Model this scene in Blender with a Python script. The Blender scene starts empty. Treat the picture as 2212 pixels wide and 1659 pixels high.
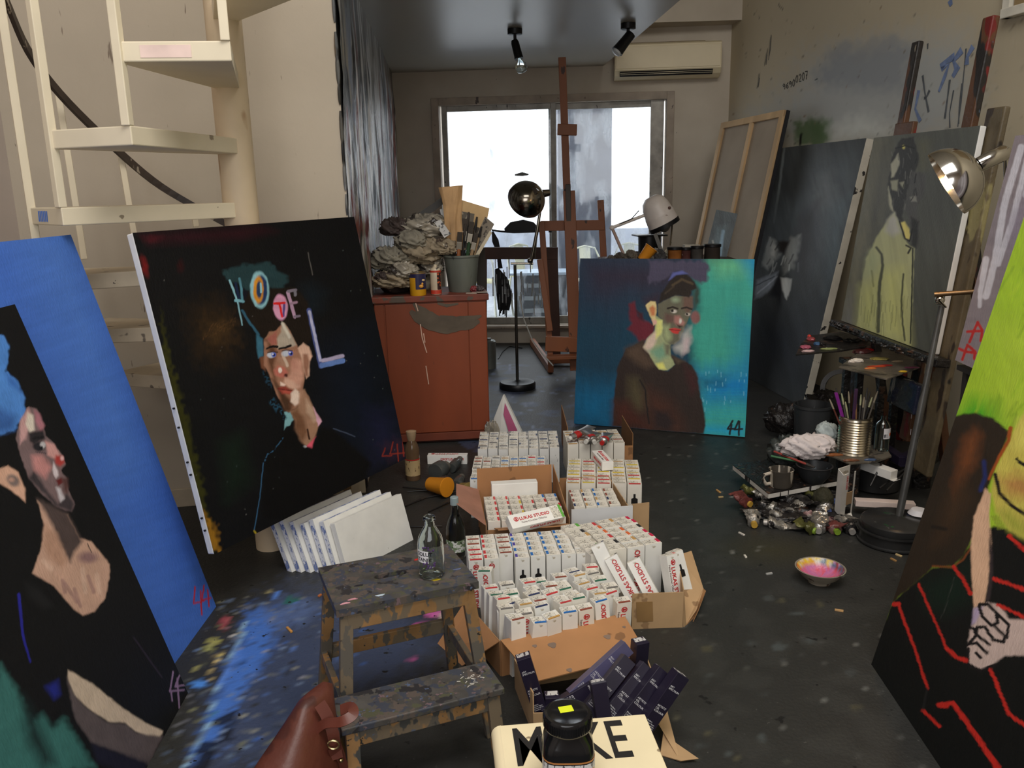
import bpy, math, random
import numpy as np
from mathutils import Vector, Matrix
S = bpy.context.scene
COL = S.collection
rnd = random.Random(7)
# ------------------------------------------------------------------ camera
FPX, CX, CY, CAMZ = 1790.0, 1106.0, 829.5, 1.6
TH, RO = math.radians(13.2), math.radians(1.2)
Fw = Vector((0, math.cos(TH), -math.sin(TH)))
U0 = Vector((0, math.sin(TH), math.cos(TH)))
R0 = Vector((1, 0, 0))
Rv = R0*math.cos(RO) - U0*math.sin(RO)
Uv = U0*math.cos(RO) + R0*math.sin(RO)
CAM = Vector((0, 0, CAMZ))
cd = bpy.data.cameras.new('camera')
cd.sensor_width = 36.0
cd.lens = 36.0*FPX/2212.0
cd.clip_start = 0.05
cam = bpy.data.objects.new('camera', cd)
COL.objects.link(cam)
cam.matrix_world = Matrix((( Rv.x, Uv.x, -Fw.x, 0), (Rv.y, Uv.y, -Fw.y, 0), (Rv.z, Uv.z, -Fw.z, CAMZ), (0, 0, 0, 1)))
S.camera = cam
# ------------------------------------------------------------------ world, lights, exposure
wd = bpy.data.worlds.new('sky'); S.world = wd; wd.use_nodes = True
bg = wd.node_tree.nodes['Background']
bg.inputs[0].default_value = (0.93, 0.96, 1.0, 1)
bg.inputs[1].default_value = 3.0
def area(name, loc, look, sx, sy, power, col):
    l = bpy.data.lights.new(name, 'AREA'); l.shape = 'RECTANGLE'; l.size = sx; l.size_y = sy
    l.energy = power; l.color = col
    o = bpy.data.objects.new(name, l); COL.objects.link(o)
    d = (Vector(look)-Vector(loc)).normalized()
    o.matrix_world = Matrix.Translation(loc) @ d.to_track_quat('-Z', 'Y').to_matrix().to_4x4()
    return o
area('skylight_daylight', (0.5, 0.9, 4.9), (0.1, 2.6, 0.0), 3.2, 2.4, 170, (1.0, 0.97, 0.925))
area('front_window_daylight', (-0.2, -1.35, 2.2), (0.1, 4.0, 1.0), 3.0, 2.0, 62, (0.96, 0.975, 1.0))
S.view_settings.view_transform = 'Standard'
S.view_settings.look = 'None'
S.view_settings.gamma = 1.0
S.view_settings.use_curve_mapping = False
S.view_settings.exposure = 0.0
# ------------------------------------------------------------------ pixel <-> space helpers
def ray(x, y): return Fw + Rv*((x-CX)/FPX) - Uv*((y-CY)/FPX)
def atz(x, y, z=0.0):
    d = ray(x, y); return CAM + d*((z-CAMZ)/d.z)
def aty(x, y, Y):
    d = ray(x, y); return CAM + d*(Y/d.y)
def atp(x, y, P, n):
    d = ray(x, y); return CAM + d*((Vector(P)-CAM).dot(n)/d.dot(n))
def upright(p0, p1, bd):
    d = ray(*p0).cross(ray(*p1)).cross(bd).normalized()
    return d if d.z > 0 else -d
def V(*a): return Vector(a)
# ------------------------------------------------------------------ colours / materials
def lin(c):
    out = []
    for v in c[:3]:
        v = v/255.0
        out.append(v/12.92 if v <= .04045 else ((v+.055)/1.055)**2.4)
    return tuple(out)
MATS = {}
def M(name, col, rough=.6, metal=0.0, var=.18, vs=6.0, col2=None, bump=0.0, bs=80.0, spl=(), stretch=(1, 1, 1), emit=None, coat=0.0, alpha=1.0):
    """procedural material: base colour with noise, optional splats [(colour, scale, threshold, (sx,sy,sz))], bump"""
    if name in MATS: return MATS[name]
    m = bpy.data.materials.new(name); MATS[name] = m; m.use_nodes = True
    nt = m.node_tree; N = nt.nodes; K = nt.links
    b = N['Principled BSDF']
    tc = N.new('ShaderNodeTexCoord')
    mp = N.new('ShaderNodeMapping'); mp.inputs['Scale'].default_value = stretch
    K.new(tc.outputs['Object'], mp.inputs[0])
    no = N.new('ShaderNodeTexNoise'); no.inputs['Scale'].default_value = vs; no.inputs['Detail'].default_value = 4
    K.new(mp.outputs[0], no.inputs['Vector'])
    a = lin(col)
    lo = [x*(1-var) for x in a]; hi = list(lin(col2)) if col2 else [min(1, x*(1+var)) for x in a]
    rp = N.new('ShaderNodeValToRGB'); rp.color_ramp.elements[0].position = .32; rp.color_ramp.elements[1].position = .68
    rp.color_ramp.elements[0].color = (*lo, 1); rp.color_ramp.elements[1].color = (*hi, 1)
    K.new(no.outputs[0], rp.inputs[0]); cur = rp.outputs[0]
    for i, sp in enumerate(spl):
        c, sc, th, st = sp
        m2 = N.new('ShaderNodeMapping'); m2.inputs['Scale'].default_value = st; m2.inputs['Location'].default_value = (3.1*i+1, 1.7*i, 5.3*i)
        K.new(tc.outputs['Object'], m2.inputs[0])
        n2 = N.new('ShaderNodeTexNoise'); n2.inputs['Scale'].default_value = sc; n2.inputs['Detail'].default_value = 3; n2.inputs['Roughness'].default_value = .55
        K.new(m2.outputs[0], n2.inputs['Vector'])
        r2 = N.new('ShaderNodeValToRGB'); r2.color_ramp.elements[0].position = th; r2.color_ramp.elements[1].position = min(.99, th+.02)
        r2.color_ramp.elements[0].color = (0, 0, 0, 1); r2.color_ramp.elements[1].color = (1, 1, 1, 1)
        K.new(n2.outputs[0], r2.inputs[0])
        mx = N.new('ShaderNodeMix'); mx.data_type = 'RGBA'
        K.new(r2.outputs[0], mx.inputs[0]); K.new(cur, mx.inputs[6]); mx.inputs[7].default_value = (*lin(c), 1)
        cur = mx.outputs[2]
    K.new(cur, b.inputs['Base Color'])
    b.inputs['Roughness'].default_value = rough; b.inputs['Metallic'].default_value = metal
    if coat: b.inputs['Coat Weight'].default_value = coat; b.inputs['Coat Roughness'].default_value = .15
    if bump:
        bn = N.new('ShaderNodeTexNoise'); bn.inputs['Scale'].default_value = bs; bn.inputs['Detail'].default_value = 4
        K.new(mp.outputs[0], bn.inputs['Vector'])
        bp = N.new('ShaderNodeBump'); bp.inputs['Strength'].default_value = bump; bp.inputs['Distance'].default_value = .01
        K.new(bn.outputs[0], bp.inputs['Height']); K.new(bp.outputs[0], b.inputs['Normal'])
    if emit: b.inputs['Emission Color'].default_value = (*lin(emit[0]), 1); b.inputs['Emission Strength'].default_value = emit[1]
    return m
def paintmat(name, rough=.5, bump=.15, bs=(60, 60, 60), speck=None, spec=.5):
    """vertex-painted surface (brushwork stored in colour attribute) plus fine relief"""
    if name in MATS: return MATS[name]
    m = bpy.data.materials.new(name); MATS[name] = m; m.use_nodes = True
    nt = m.node_tree; N = nt.nodes; K = nt.links; b = N['Principled BSDF']
    at = N.new('ShaderNodeAttribute'); at.attribute_name = 'Col'; cur = at.outputs['Color']
    tc = N.new('ShaderNodeTexCoord')
    for i, (c, sc, th, st) in enumerate(speck or ()):
        m2 = N.new('ShaderNodeMapping'); m2.inputs['Scale'].default_value = st; m2.inputs['Location'].default_value = (2.3*i, 4.7*i, 1.1*i)
        K.new(tc.outputs['Object'], m2.inputs[0])
        n2 = N.new('ShaderNodeTexNoise'); n2.inputs['Scale'].default_value = sc; n2.inputs['Detail'].default_value = 3
        K.new(m2.outputs[0], n2.inputs['Vector'])
        r2 = N.new('ShaderNodeValToRGB'); r2.color_ramp.elements[0].position = th; r2.color_ramp.elements[1].position = min(.99, th+.03)
        r2.color_ramp.elements[0].color = (0, 0, 0, 1); r2.color_ramp.elements[1].color = (1, 1, 1, 1)
        K.new(n2.outputs[0], r2.inputs[0])
        mx = N.new('ShaderNodeMix'); mx.data_type = 'RGBA'
        K.new(r2.outputs[0], mx.inputs[0]); K.new(cur, mx.inputs[6]); mx.inputs[7].default_value = (*lin(c), 1)
        cur = mx.outputs[2]
    K.new(cur, b.inputs['Base Color'])
    b.inputs['Roughness'].default_value = rough; b.inputs['Specular IOR Level'].default_value = spec
    mp = N.new('ShaderNodeMapping'); mp.inputs['Scale'].default_value = bs
    K.new(tc.outputs['Object'], mp.inputs[0])
    bn = N.new('ShaderNodeTexNoise'); bn.inputs['Scale'].default_value = 1; bn.inputs['Detail'].default_value = 4
    K.new(mp.outputs[0], bn.inputs['Vector'])
    bp = N.new('ShaderNodeBump'); bp.inputs['Strength'].default_value = bump; bp.inputs['Distance'].default_value = .01
    K.new(bn.outputs[0], bp.inputs['Height']); K.new(bp.outputs[0], b.inputs['Normal'])
    return m
def glassmat(name, col=(235, 245, 240), rough=.02):
    if name in MATS: return MATS[name]
    m = bpy.data.materials.new(name); MATS[name] = m; m.use_nodes = True
    b = m.node_tree.nodes['Principled BSDF']
    b.inputs['Base Color'].default_value = (*lin(col), 1); b.inputs['Roughness'].default_value = rough
    b.inputs['Transmission Weight'].default_value = 1.0; b.inputs['IOR'].default_value = 1.45
    return m
# ------------------------------------------------------------------ mesh builder
class G:
    def __init__(s): s.v = []; s.f = []
    def add(s, v, f):
        o = len(s.v); s.v += [tuple(p) for p in v]; s.f += [[i+o for i in q] for q in f]; return s
    def ob(s, P, a, b, c):
        P, a, b, c = Vector(P), Vector(a), Vector(b), Vector(c)
        v = [P, P+a, P+a+b, P+b, P+c, P+a+c, P+a+b+c, P+b+c]
        f = [[0, 3, 2, 1], [4, 5, 6, 7], [0, 1, 5, 4], [1, 2, 6, 5], [2, 3, 7, 6], [3, 0, 4, 7]]
        if a.cross(b).dot(c) < 0: f = [q[::-1] for q in f]
        return s.add(v, f)
    def box(s, c, sz, R=None):
        R = R or Matrix.Identity(3); c = Vector(c)
        a, b, d = R @ V(sz[0], 0, 0), R @ V(0, sz[1], 0), R @ V(0, 0, sz[2])
        return s.ob(c-(a+b+d)/2, a, b, d)
    def bar(s, p, q, w, d, up=(0, 0, 1)):
        p, q = Vector(p), Vector(q); t = (q-p); n = t.normalized(); u = Vector(up)
        x = n.cross(u)
        if x.length < 1e-4: x = n.cross(V(1, 0, 0))
        x.normalize(); y = x.cross(n).normalized()
        return s.ob(p-x*w/2-y*d/2, x*w, y*d, t)
    def prism(s, poly, vec):
        n = len(poly); vec = Vector(vec); p = [Vector(q) for q in poly]
        nn = Vector((0, 0, 0))
        for i in range(n): nn += p[i].cross(p[(i+1) % n])
        f = [list(range(n))[::-1], list(range(n, 2*n))]+[[i, (i+1) % n, n+(i+1) % n, n+i] for i in range(n)]
        if nn.dot(vec) < 0: f = [q[::-1] for q in f]
        return s.add(p+[q+vec for q in p], f)
    def loft(s, rings, cap=True, closed=True):
        n = len(rings[0]); v = [p for r in rings for p in r]; f = []
        for k in range(len(rings)-1):
            for i in range(n if closed else n-1):
                j = (i+1) % n
                f.append([k*n+i, k*n+j, (k+1)*n+j, (k+1)*n+i])
        if cap: f.append(list(range(n))[::-1]); f.append(list(range((len(rings)-1)*n, len(rings)*n)))
        return s.add(v, f)
    def lathe(s, prof, n=24, T=None, cap=True):
        T = T or Matrix.Identity(4)
        rings = [[T @ V(r*math.cos(2*math.pi*i/n), r*math.sin(2*math.pi*i/n), z) for i in range(n)] for r, z in prof]
        return s.loft(rings, cap)
    def tube(s, pts, r, n=8, sq=False):
        pts = [Vector(p) for p in pts]; rings = []
        up = V(0, 0, 1)
        for k, p in enumerate(pts):
            t = (pts[min(k+1, len(pts)-1)]-pts[max(k-1, 0)]).normalized()
            x = t.cross(up)
            if x.length < .05: x = t.cross(V(0.3, 1, 0))
            x.normalize(); y = x.cross(t)
            rr = r[k] if isinstance(r, (list, tuple)) else r
            rings.append([p+x*rr*math.cos(2*math.pi*i/n)+y*rr*math.sin(2*math.pi*i/n) for i in range(n)])
        return s.loft([q[::-1] for q in rings])
    def ribbon(s, pts, w, nrm, th=.0012):
        """flat stroke of width w lying on a plane with normal nrm"""
        pts = [Vector(p) for p in pts]; nrm = Vector(nrm).normalized(); rings = []
        for k, p in enumerate(pts):
            t = (pts[min(k+1, len(pts)-1)]-pts[max(k-1, 0)]).normalized(); x = nrm.cross(t).normalized()
            ww = w[k] if isinstance(w, (list, tuple)) else w
            rings.append([p-x*ww/2, p+x*ww/2, p+x*ww/2+nrm*th, p-x*ww/2+nrm*th])
        return s.loft(rings)
    def ball(s, c, r, n=12, T=None):
        c = Vector(c); rr = r if isinstance(r, (tuple, list)) else (r, r, r); rings = []
        for k in range(1, n):
            a = math.pi*k/n
            q = [V(math.sin(a)*math.cos(2*math.pi*i/(2*n))*rr[0], math.sin(a)*math.sin(2*math.pi*i/(2*n))*rr[1], -math.cos(a)*rr[2]) for i in range(2*n)]
            rings.append([c+((T @ p) if T else p) for p in q])
        return s.loft(rings)
    def mesh(s, name, Winv=None, smooth=False):
        v = s.v if Winv is None else [tuple(Winv @ Vector(p)) for p in s.v]
        me = bpy.data.meshes.new(name); me.from_pydata(v, [], s.f); me.update()
        if smooth:
            me.polygons.foreach_set('use_smooth', [True]*len(me.polygons))
            if smooth != 2: me.set_sharp_from_angle(angle=math.radians(40))
        return me
WM = {}
def _link(name, data, mat, parent, bev):
    o = bpy.data.objects.new(name, data); COL.objects.link(o)
    if mat is not None: data.materials.append(mat)
    if parent is not None: o.parent = parent
    if bev:
        b = o.modifiers.new('bevel', 'BEVEL'); b.width = bev; b.segments = 2; b.limit_method = 'ANGLE'; b.angle_limit = math.radians(50)
    return o
def tag(o, label, cat, group=None):
    o['label'] = label; o['category'] = cat
    if group: o['group'] = group
    return o
def thing(name, label, cat, loc=(0, 0, 0), rot=None, group=None):
    o = bpy.data.objects.new(name, None); COL.objects.link(o); o.empty_display_size = .1
    m = Matrix.Translation(loc)
    if rot is not None: m = m @ rot.to_4x4()
    o.matrix_world = m; WM[o.name] = m
    tag(o, label, cat, group); return o
def part(parent, name, g, mat, smooth=False, bev=0, label=None, local=False, kind=None):
    """g in world coordinates (or parent-local if local) -> child mesh"""
    W = WM[parent.name]
    o = _link(name, g.mesh(name, None if local else W.inverted(), smooth), mat, parent, bev)
    WM[o.name] = W
    if label: o['label'] = label
    if kind: o['kind'] = kind
    return o
def solo(name, g, mat, label, cat, group=None, smooth=False, bev=0, kind=None):
    v = np.array(g.v); c = (v.min(0)+v.max(0))/2; c[2] = v[:, 2].min()
    m = Matrix.Translation(c); o = _link(name, g.mesh(name, m.inverted(), smooth), mat, None, bev)
    o.matrix_world = m; WM[o.name] = m
    if label: tag(o, label, cat, group)
    if kind: o['kind'] = kind
    return o
def struct(name, g, mat, smooth=False, bev=0, parent=None):
    o = _link(name, g.mesh(name, None, smooth), mat, parent, bev); WM[o.name] = Matrix.Identity(4)
    o['kind'] = 'structure'; return o
def textmesh(body, size, bold=0.0, align='LEFT', depth=.0004, font_shear=0.0):
    c = bpy.data.curves.new('lettering', 'FONT'); c.body = body; c.size = size; c.offset = bold; c.extrude = depth
    c.align_x = align; c.shear = font_shear; c.resolution_u = 3
    o = bpy.data.objects.new('lettering_tmp', c); COL.objects.link(o)
    dg = bpy.context.evaluated_depsgraph_get(); me = bpy.data.meshes.new_from_object(o.evaluated_get(dg))
    bpy.data.objects.remove(o); bpy.data.curves.remove(c); return me
def textpart(parent, name, me, mat, P, xd, yd, label=None, wx=1.0):
    """lettering mesh placed at world point P with reading direction xd and up yd"""
    xd, yd = Vector(xd).normalized(), Vector(yd).normalized(); zd = xd.cross(yd).normalized(); yd = zd.cross(xd)
    T = Matrix(((xd.x*wx, yd.x, zd.x, P[0]), (xd.y*wx, yd.y, zd.y, P[1]), (xd.z*wx, yd.z, zd.z, P[2]), (0, 0, 0, 1)))
    me = me.copy(); me.transform(WM[parent.name].inverted() @ T)
    o = _link(name, me, mat, parent, 0); WM[o.name] = WM[parent.name]
    if label: o['label'] = label
    return o
def clone(o, parent=None, loc=None, M4=None):
    c = o.copy(); COL.objects.link(c); c.parent = parent
    if M4 is not None: c.matrix_world = M4; WM[c.name] = M4
    for ch in o.children: clone(ch, c)
    return c
# ------------------------------------------------------------------ numpy painting engine
def vnoise(x, y, seed=0):
    r = np.random.RandomState(seed).rand(64, 64)
    xi = np.floor(x).astype(int); yi = np.floor(y).astype(int); fx = x-xi; fy = y-yi
    fx = fx*fx*(3-2*fx); fy = fy*fy*(3-2*fy)
    g = lambda i, j: r[i % 64, j % 64]
    return (g(xi, yi)*(1-fx)+g(xi+1, yi)*fx)*(1-fy)+(g(xi, yi+1)*(1-fx)+g(xi+1, yi+1)*fx)*fy
def fbm(x, y, seed=0, o=3):
    t = 0; a = .5; s = 0
    for k in range(o): t = t+a*vnoise(x*2**k, y*2**k, seed+k); s += a; a *= .5
    return t/s
class Canvas:
    def __init__(s, X, Y, col, gain=1.0):
        s.X, s.Y = X, Y; s.gain = gain; s.C = np.empty(X.shape+(3,)); s.C[:] = s.c(col); s.sd = 1
        s.px = max(.5, float(np.nanmedian(np.abs(np.diff(X, axis=0)))+np.nanmedian(np.abs(np.diff(Y, axis=0)))))
    def c(s, col): return np.minimum(np.array(lin(col))*s.gain, .95)
    def _mix(s, sl, a, col):
        a = np.clip(a, 0, 1)[..., None]; s.C[sl] = s.C[sl]*(1-a)+s.c(col)*a
    def _sl(s, x0, x1, y0, y1):
        m = (s.X >= x0) & (s.X <= x1) & (s.Y >= y0) & (s.Y <= y1)
        if not m.any(): return None
        r = np.where(m.any(1))[0]; c = np.where(m.any(0))[0]
        return (slice(r[0], r[-1]+1), slice(c[0], c[-1]+1))
    def _jit(s, X, Y, j, sc=.12):
        s.sd += 3
        if j: return X+(vnoise(X*sc, Y*sc, s.sd)-.5)*2*j, Y+(vnoise(X*sc+9, Y*sc, s.sd+1)-.5)*2*j
        return X, Y
    def poly(s, pts, col, soft=1.5, a=1.0, jit=1.2):
        p = np.array(pts, float); e = soft+jit+1
        sl = s._sl(p[:, 0].min()-e, p[:, 0].max()+e, p[:, 1].min()-e, p[:, 1].max()+e)
        if sl is None: return s
        X, Y = s._jit(s.X[sl], s.Y[sl], jit)
        ins = np.zeros(X.shape, bool); d2 = np.full(X.shape, 1e9); n = len(p)
        for i in range(n):
            x0, y0 = p[i]; x1, y1 = p[(i+1) % n]
            if y0 != y1:
                cr = ((y0 > Y) != (y1 > Y)) & (X < (x1-x0)*(Y-y0)/(y1-y0)+x0); ins ^= cr
            dx, dy = x1-x0, y1-y0; L = dx*dx+dy*dy+1e-9
            t = np.clip(((X-x0)*dx+(Y-y0)*dy)/L, 0, 1)
            d2 = np.minimum(d2, (X-x0-t*dx)**2+(Y-y0-t*dy)**2)
        d = np.sqrt(d2)*np.where(ins, 1, -1)
        s._mix(sl, (d/max(soft, .8)+1)/2*a, col); return s
    def line(s, pts, w, col, soft=1.0, a=1.0, jit=.6, dry=0):
        p = np.array(pts, float); ws = w if isinstance(w, (list, tuple)) else (w, w); e = max(ws)+soft+jit+1
        sl = s._sl(p[:, 0].min()-e, p[:, 0].max()+e, p[:, 1].min()-e, p[:, 1].max()+e)
        if sl is None: return s
        X, Y = s._jit(s.X[sl], s.Y[sl], jit); A = np.zeros(X.shape); n = len(p)-1
        for i in range(n):
            x0, y0 = p[i]; dx, dy = p[i+1]-p[i]; L = dx*dx+dy*dy+1e-9
            t = np.clip(((X-x0)*dx+(Y-y0)*dy)/L, 0, 1)
            d = np.sqrt((X-x0-t*dx)**2+(Y-y0-t*dy)**2); ww = ws[0]+(ws[1]-ws[0])*(i+t)/n
            A = np.maximum(A, np.clip((ww/2-d)/max(soft, .8)+.5, 0, 1))
        if dry: A = A*np.clip((vnoise(X*.35, Y*.35, s.sd+5)-dry)*4, 0, 1)
        s._mix(sl, A*a, col); return s
    def ell(s, cx, cy, rx, ry, col, soft=1.5, a=1.0, rot=0.0, jit=.8):
        e = max(rx, ry)*1.1+soft+2; sl = s._sl(cx-e, cx+e, cy-e, cy+e)
        if sl is None: return s
        X, Y = s._jit(s.X[sl], s.Y[sl], jit); c, sn = math.cos(rot), math.sin(rot)
        u = ((X-cx)*c+(Y-cy)*sn)/rx; v = (-(X-cx)*sn+(Y-cy)*c)/ry
        d = (1-np.sqrt(u*u+v*v))*min(rx, ry)
        s._mix(sl, (d/max(soft, .8)+1)/2*a, col); return s
    def tex(s, ang=0.0, lx=.02, ly=.2, amp=.25, seed=3):
        c, sn = math.cos(ang), math.sin(ang); u = s.X*c+s.Y*sn; v = -s.X*sn+s.Y*c
        n = fbm(u*lx, v*ly, seed)
        s.C = np.clip(s.C*(1+(n[..., None]-.5)*2*amp), 0, .97); return s
    def spots(s, n, box, col, r=(1, 3), seed=1, asp=1.0):
        q = random.Random(seed)
        for _ in range(n):
            s.ell(q.uniform(box[0], box[2]), q.uniform(box[1], box[3]), q.uniform(*r)*asp, q.uniform(*r), col if not isinstance(col, list) else q.choice(col), soft=1, a=q.uniform(.4, 1))
        return s
def grid_paint(name, P, U, Vv, nu, nv, painter, mat, parent=None, basecol=(128, 128, 128), gain=1.0, kind=None, hgt=None):
    """rectangular surface from corner P along U (u) and V (v); painter works in traced coordinates"""
    P, U, Vv = np.array(P), np.array(U), np.array(Vv)
    u = np.linspace(0, 1, nu+1); v = np.linspace(0, 1, nv+1)
    W = P+u[:, None, None]*U+v[None, :, None]*Vv
    d = W-np.array(CAM); z = d@np.array(Fw); zz = np.where(z > .15, z, np.nan)
    X = CX+FPX*(d@np.array(Rv))/zz; Y = CY-FPX*(d@np.array(Uv))/zz
    X = np.nan_to_num(X, nan=-9e5); Y = np.nan_to_num(Y, nan=-9e5)
    cv = Canvas(X, Y, basecol, gain); cv.W = W
    painter(cv)
    if hgt is not None: W = W+hgt(W)[..., None]*np.cross(U, Vv)/np.linalg.norm(np.cross(U, Vv))
    co = W.reshape(-1, 3)
    if parent is not None:
        Wi = np.array(WM[parent.name].inverted()); co = co@Wi[:3, :3].T+Wi[:3, 3]
    i = np.arange(nu*(nv+1)).reshape(nu, nv+1)[:, :-1].ravel()
    f = np.stack([i, i+nv+1, i+nv+2, i+1], 1)
    me = bpy.data.meshes.new(name); nf = len(f)
    me.vertices.add(len(co)); me.vertices.foreach_set('co', co.ravel())
    me.loops.add(nf*4); me.loops.foreach_set('vertex_index', f.ravel().astype(np.int32))
    me.polygons.add(nf); me.polygons.foreach_set('loop_start', np.arange(0, nf*4, 4, dtype=np.int32))
    me.update(calc_edges=True)
    at = me.color_attributes.new('Col', 'FLOAT_COLOR', 'POINT')
    rgba = np.ones((len(co), 4)); rgba[:, :3] = cv.C.reshape(-1, 3); at.data.foreach_set('color', rgba.ravel())
    me.polygons.foreach_set('use_smooth', [True]*nf)
    o = _link(name, me, mat, parent, 0)
    WM[o.name] = WM[parent.name] if parent is not None else Matrix.Identity(4)
    if kind: o['kind'] = kind
    return o
def tr(pts, ox, oy, k): return [(ox+k*a, oy+k*b) for a, b in pts]
# ================================================================== THE SETTING
BWL, BWR = V(-1.15, 8.87, 0), V(2.19, 8.55, 0)            # back wall line
BWd = (BWR-BWL).normalized(); BWn = V(BWd.y, -BWd.x, 0)    # normal towards the room
def onback(x, y, off=0.0): return atp(x, y, BWL+BWn*off, BWn)
RWd = (V(3.72, -1.5, 0)-BWR).normalized(); RWn = V(RWd.y, -RWd.x, 0)
if RWn.x > 0: RWn = -RWn
def onright(x, y, off=0.0): return atp(x, y, BWR+RWn*off, RWn)
EDG = V(-.815, 4.3, 0)                                      # free edge of the paint-crusted partition
ENd = (BWL-EDG).normalized(); ENn = V(ENd.y, -ENd.x, 0)
if ENn.x < 0: ENn = -ENn
SWL = V(-2.35, 4.05, 0); SWd = (EDG-SWL).normalized(); SWn = V(SWd.y, -SWd.x, 0)
if SWn.y > 0: SWn = -SWn
TOPZ = 5.2
m_beige = M('plaster_beige', (184, 172, 154), .75, var=.07, vs=1.6, bump=.08, bs=30,
            spl=[((128, 114, 100), 17, .705, (1.6, 1.6, .22)), ((112, 100, 88), 34, .725, (1.6, 1.6, .2))])
m_backw = M('plaster_back', (196, 184, 166), .75, var=.12, vs=1.5, bump=.08, bs=30,
            col2=(206, 196, 180), spl=[((80, 70, 62), 34, .745, (1, 1, .6))])
m_left = M('plaster_left', (190, 178, 170), .75, var=.06, vs=1.5, bump=.06, bs=30)
# ---- floor with its old paint stains
def floor_paint(c):
    W = c.W; x, y = W[..., 0], W[..., 1]
    n = fbm(x*2.2+20, y*2.2+20, 5, 4); c.C *= (.88+.26*n)[..., None]
    n2 = fbm(x*9+3, y*9+7, 11, 3)
    def mixw(a, col):
        a = np.clip(a, 0, 1)[..., None]; c.C[:] = c.C*(1-a)+np.array(lin(col))*a
    # blue paint trodden into the floor in patches between cabinet and window
    mixw(np.clip((fbm(x*7+2, y*7+5, 91, 3)-.47)*7, 0, 1)*(np.hypot((x-.05)/.55, (y-6.2)/1.5) < 1)*.6, (72, 84, 116))
    mixw(np.clip((n2-.56)*9, 0, 1)*.10, (92, 92, 88))
    # olive stain by the rubbish heap
    mixw(np.clip(1-np.hypot((x-1.15)/.3, (y-3.45)/.22), 0, 1)*.7, (62, 58, 38))
    # blue spill left of the stool
    bl = [(560, 1300), (640, 1262), (740, 1270), (860, 1290), (940, 1340), (960, 1400), (880, 1480), (760, 1520), (700, 1580), (640, 1659), (400, 1680), (440, 1560), (480, 1450), (510, 1380)]
    c.poly(bl, (62, 72, 98), 34, .75, 26)
    c.poly([(538, 1310), (600, 1320), (590, 1400), (540, 1480), (490, 1560), (460, 1620), (405, 1659), (470, 1490), (510, 1400)], (72, 116, 196), 10, .8, 14)
    c.poly([(560, 1320), (640, 1290), (700, 1310), (640, 1350), (580, 1360)], (90, 112, 160), 16, .7, 14)
    for p, w, col in [([(530, 1345), (470, 1490), (440, 1590), (402, 1659)], 7, (140, 175, 205)), ([(520, 1400), (480, 1480)], 16, (85, 130, 215)),
                      ([(470, 1560), (500, 1545), (490, 1590)], 22, (24, 26, 34)), ([(440, 1620), (462, 1612), (430, 1659)], 26, (20, 22, 30)), ([(500, 1440), (525, 1432)], 8, (25, 28, 40)),
                      ([(450, 1560), (460, 1540)], 8, (70, 130, 140)), ([(590, 1290), (600, 1284)], 10, (90, 135, 215)), ([(620, 1298), (640, 1296)], 14, (38, 104, 96))]:
        c.line(p, w, col, 4, .9, 4)
    c.ell(430, 1478, 17, 9, (80, 140, 220), 2)
    for (px, py, rx, ry, col) in [(463, 1385, 14, 7, (165, 160, 90)), (450, 1400, 12, 6, (160, 160, 95)), (478, 1355, 6, 5, (170, 165, 110)), (455, 1460, 5, 12, (215, 190, 120)), (468, 1425, 4, 9, (215, 190, 130)),
                                  (475, 1412, 4, 7, (200, 180, 110)), (484, 1345, 9, 14, (150, 70, 78)), (492, 1340, 7, 9, (170, 88, 92)), (503, 1375, 6, 5, (190, 185, 180)), (425, 1445, 6, 5, (150, 145, 90)),
                                  (580, 1278, 9, 5, (150, 140, 100)), (526, 1312, 5, 3, (190, 180, 150)), (935, 1325, 18, 10, (205, 100, 170)), (918, 1350, 22, 9, (190, 80, 150)), (888, 1424, 9, 5, (200, 95, 160)),
                                  (775, 1330, 40, 16, (70, 98, 160)), (955, 1330, 10, 8, (200, 180, 170))]:
        c.ell(px, py, rx, ry, col, 2, .9, 0, 3)
    c.spots(520, (330, 1290, 700, 1659), [(120, 122, 116), (140, 140, 130), (100, 120, 150), (130, 130, 96), (50, 50, 48), (150, 150, 158)], (.8, 2.6), 4, 1.5)
    c.spots(260, (480, 1290, 800, 1659), [(86, 116, 176), (64, 96, 160), (56, 64, 82), (116, 134, 164), (44, 46, 52)], (1.2, 4.5), 5, 1.5)
    c.spots(330, (1380, 900, 2000, 1659), [(110, 110, 105), (136, 136, 130), (84, 84, 82), (76, 78, 70)], (.8, 2.2), 6, 1.6)
    c.spots(24, (1450, 1250, 2000, 1640), [(72, 77, 77), (76, 73, 58), (66, 69, 68)], (3, 9), 8, 1.9)
    c.spots(60, (1060, 780, 1250, 930), [(110, 120, 145), (50, 52, 60)], (1, 4), 9, 1.7)
m_floor = paintmat('floor_paint', .5, .25, (70, 70, 70), speck=[((84, 84, 80), 60, .70, (1, 1, 1)), ((26, 26, 26), 26, .69, (1, 1, 1)), ((150, 150, 145), 130, .77, (1, 1, 1))], spec=.35)
floor = grid_paint('floor', (-2.4, -1.55, 0), (6.2, 0, 0), (0, 10.6, 0), 320, 560, floor_paint, m_floor, None, (47, 47, 45), kind='structure')
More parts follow.
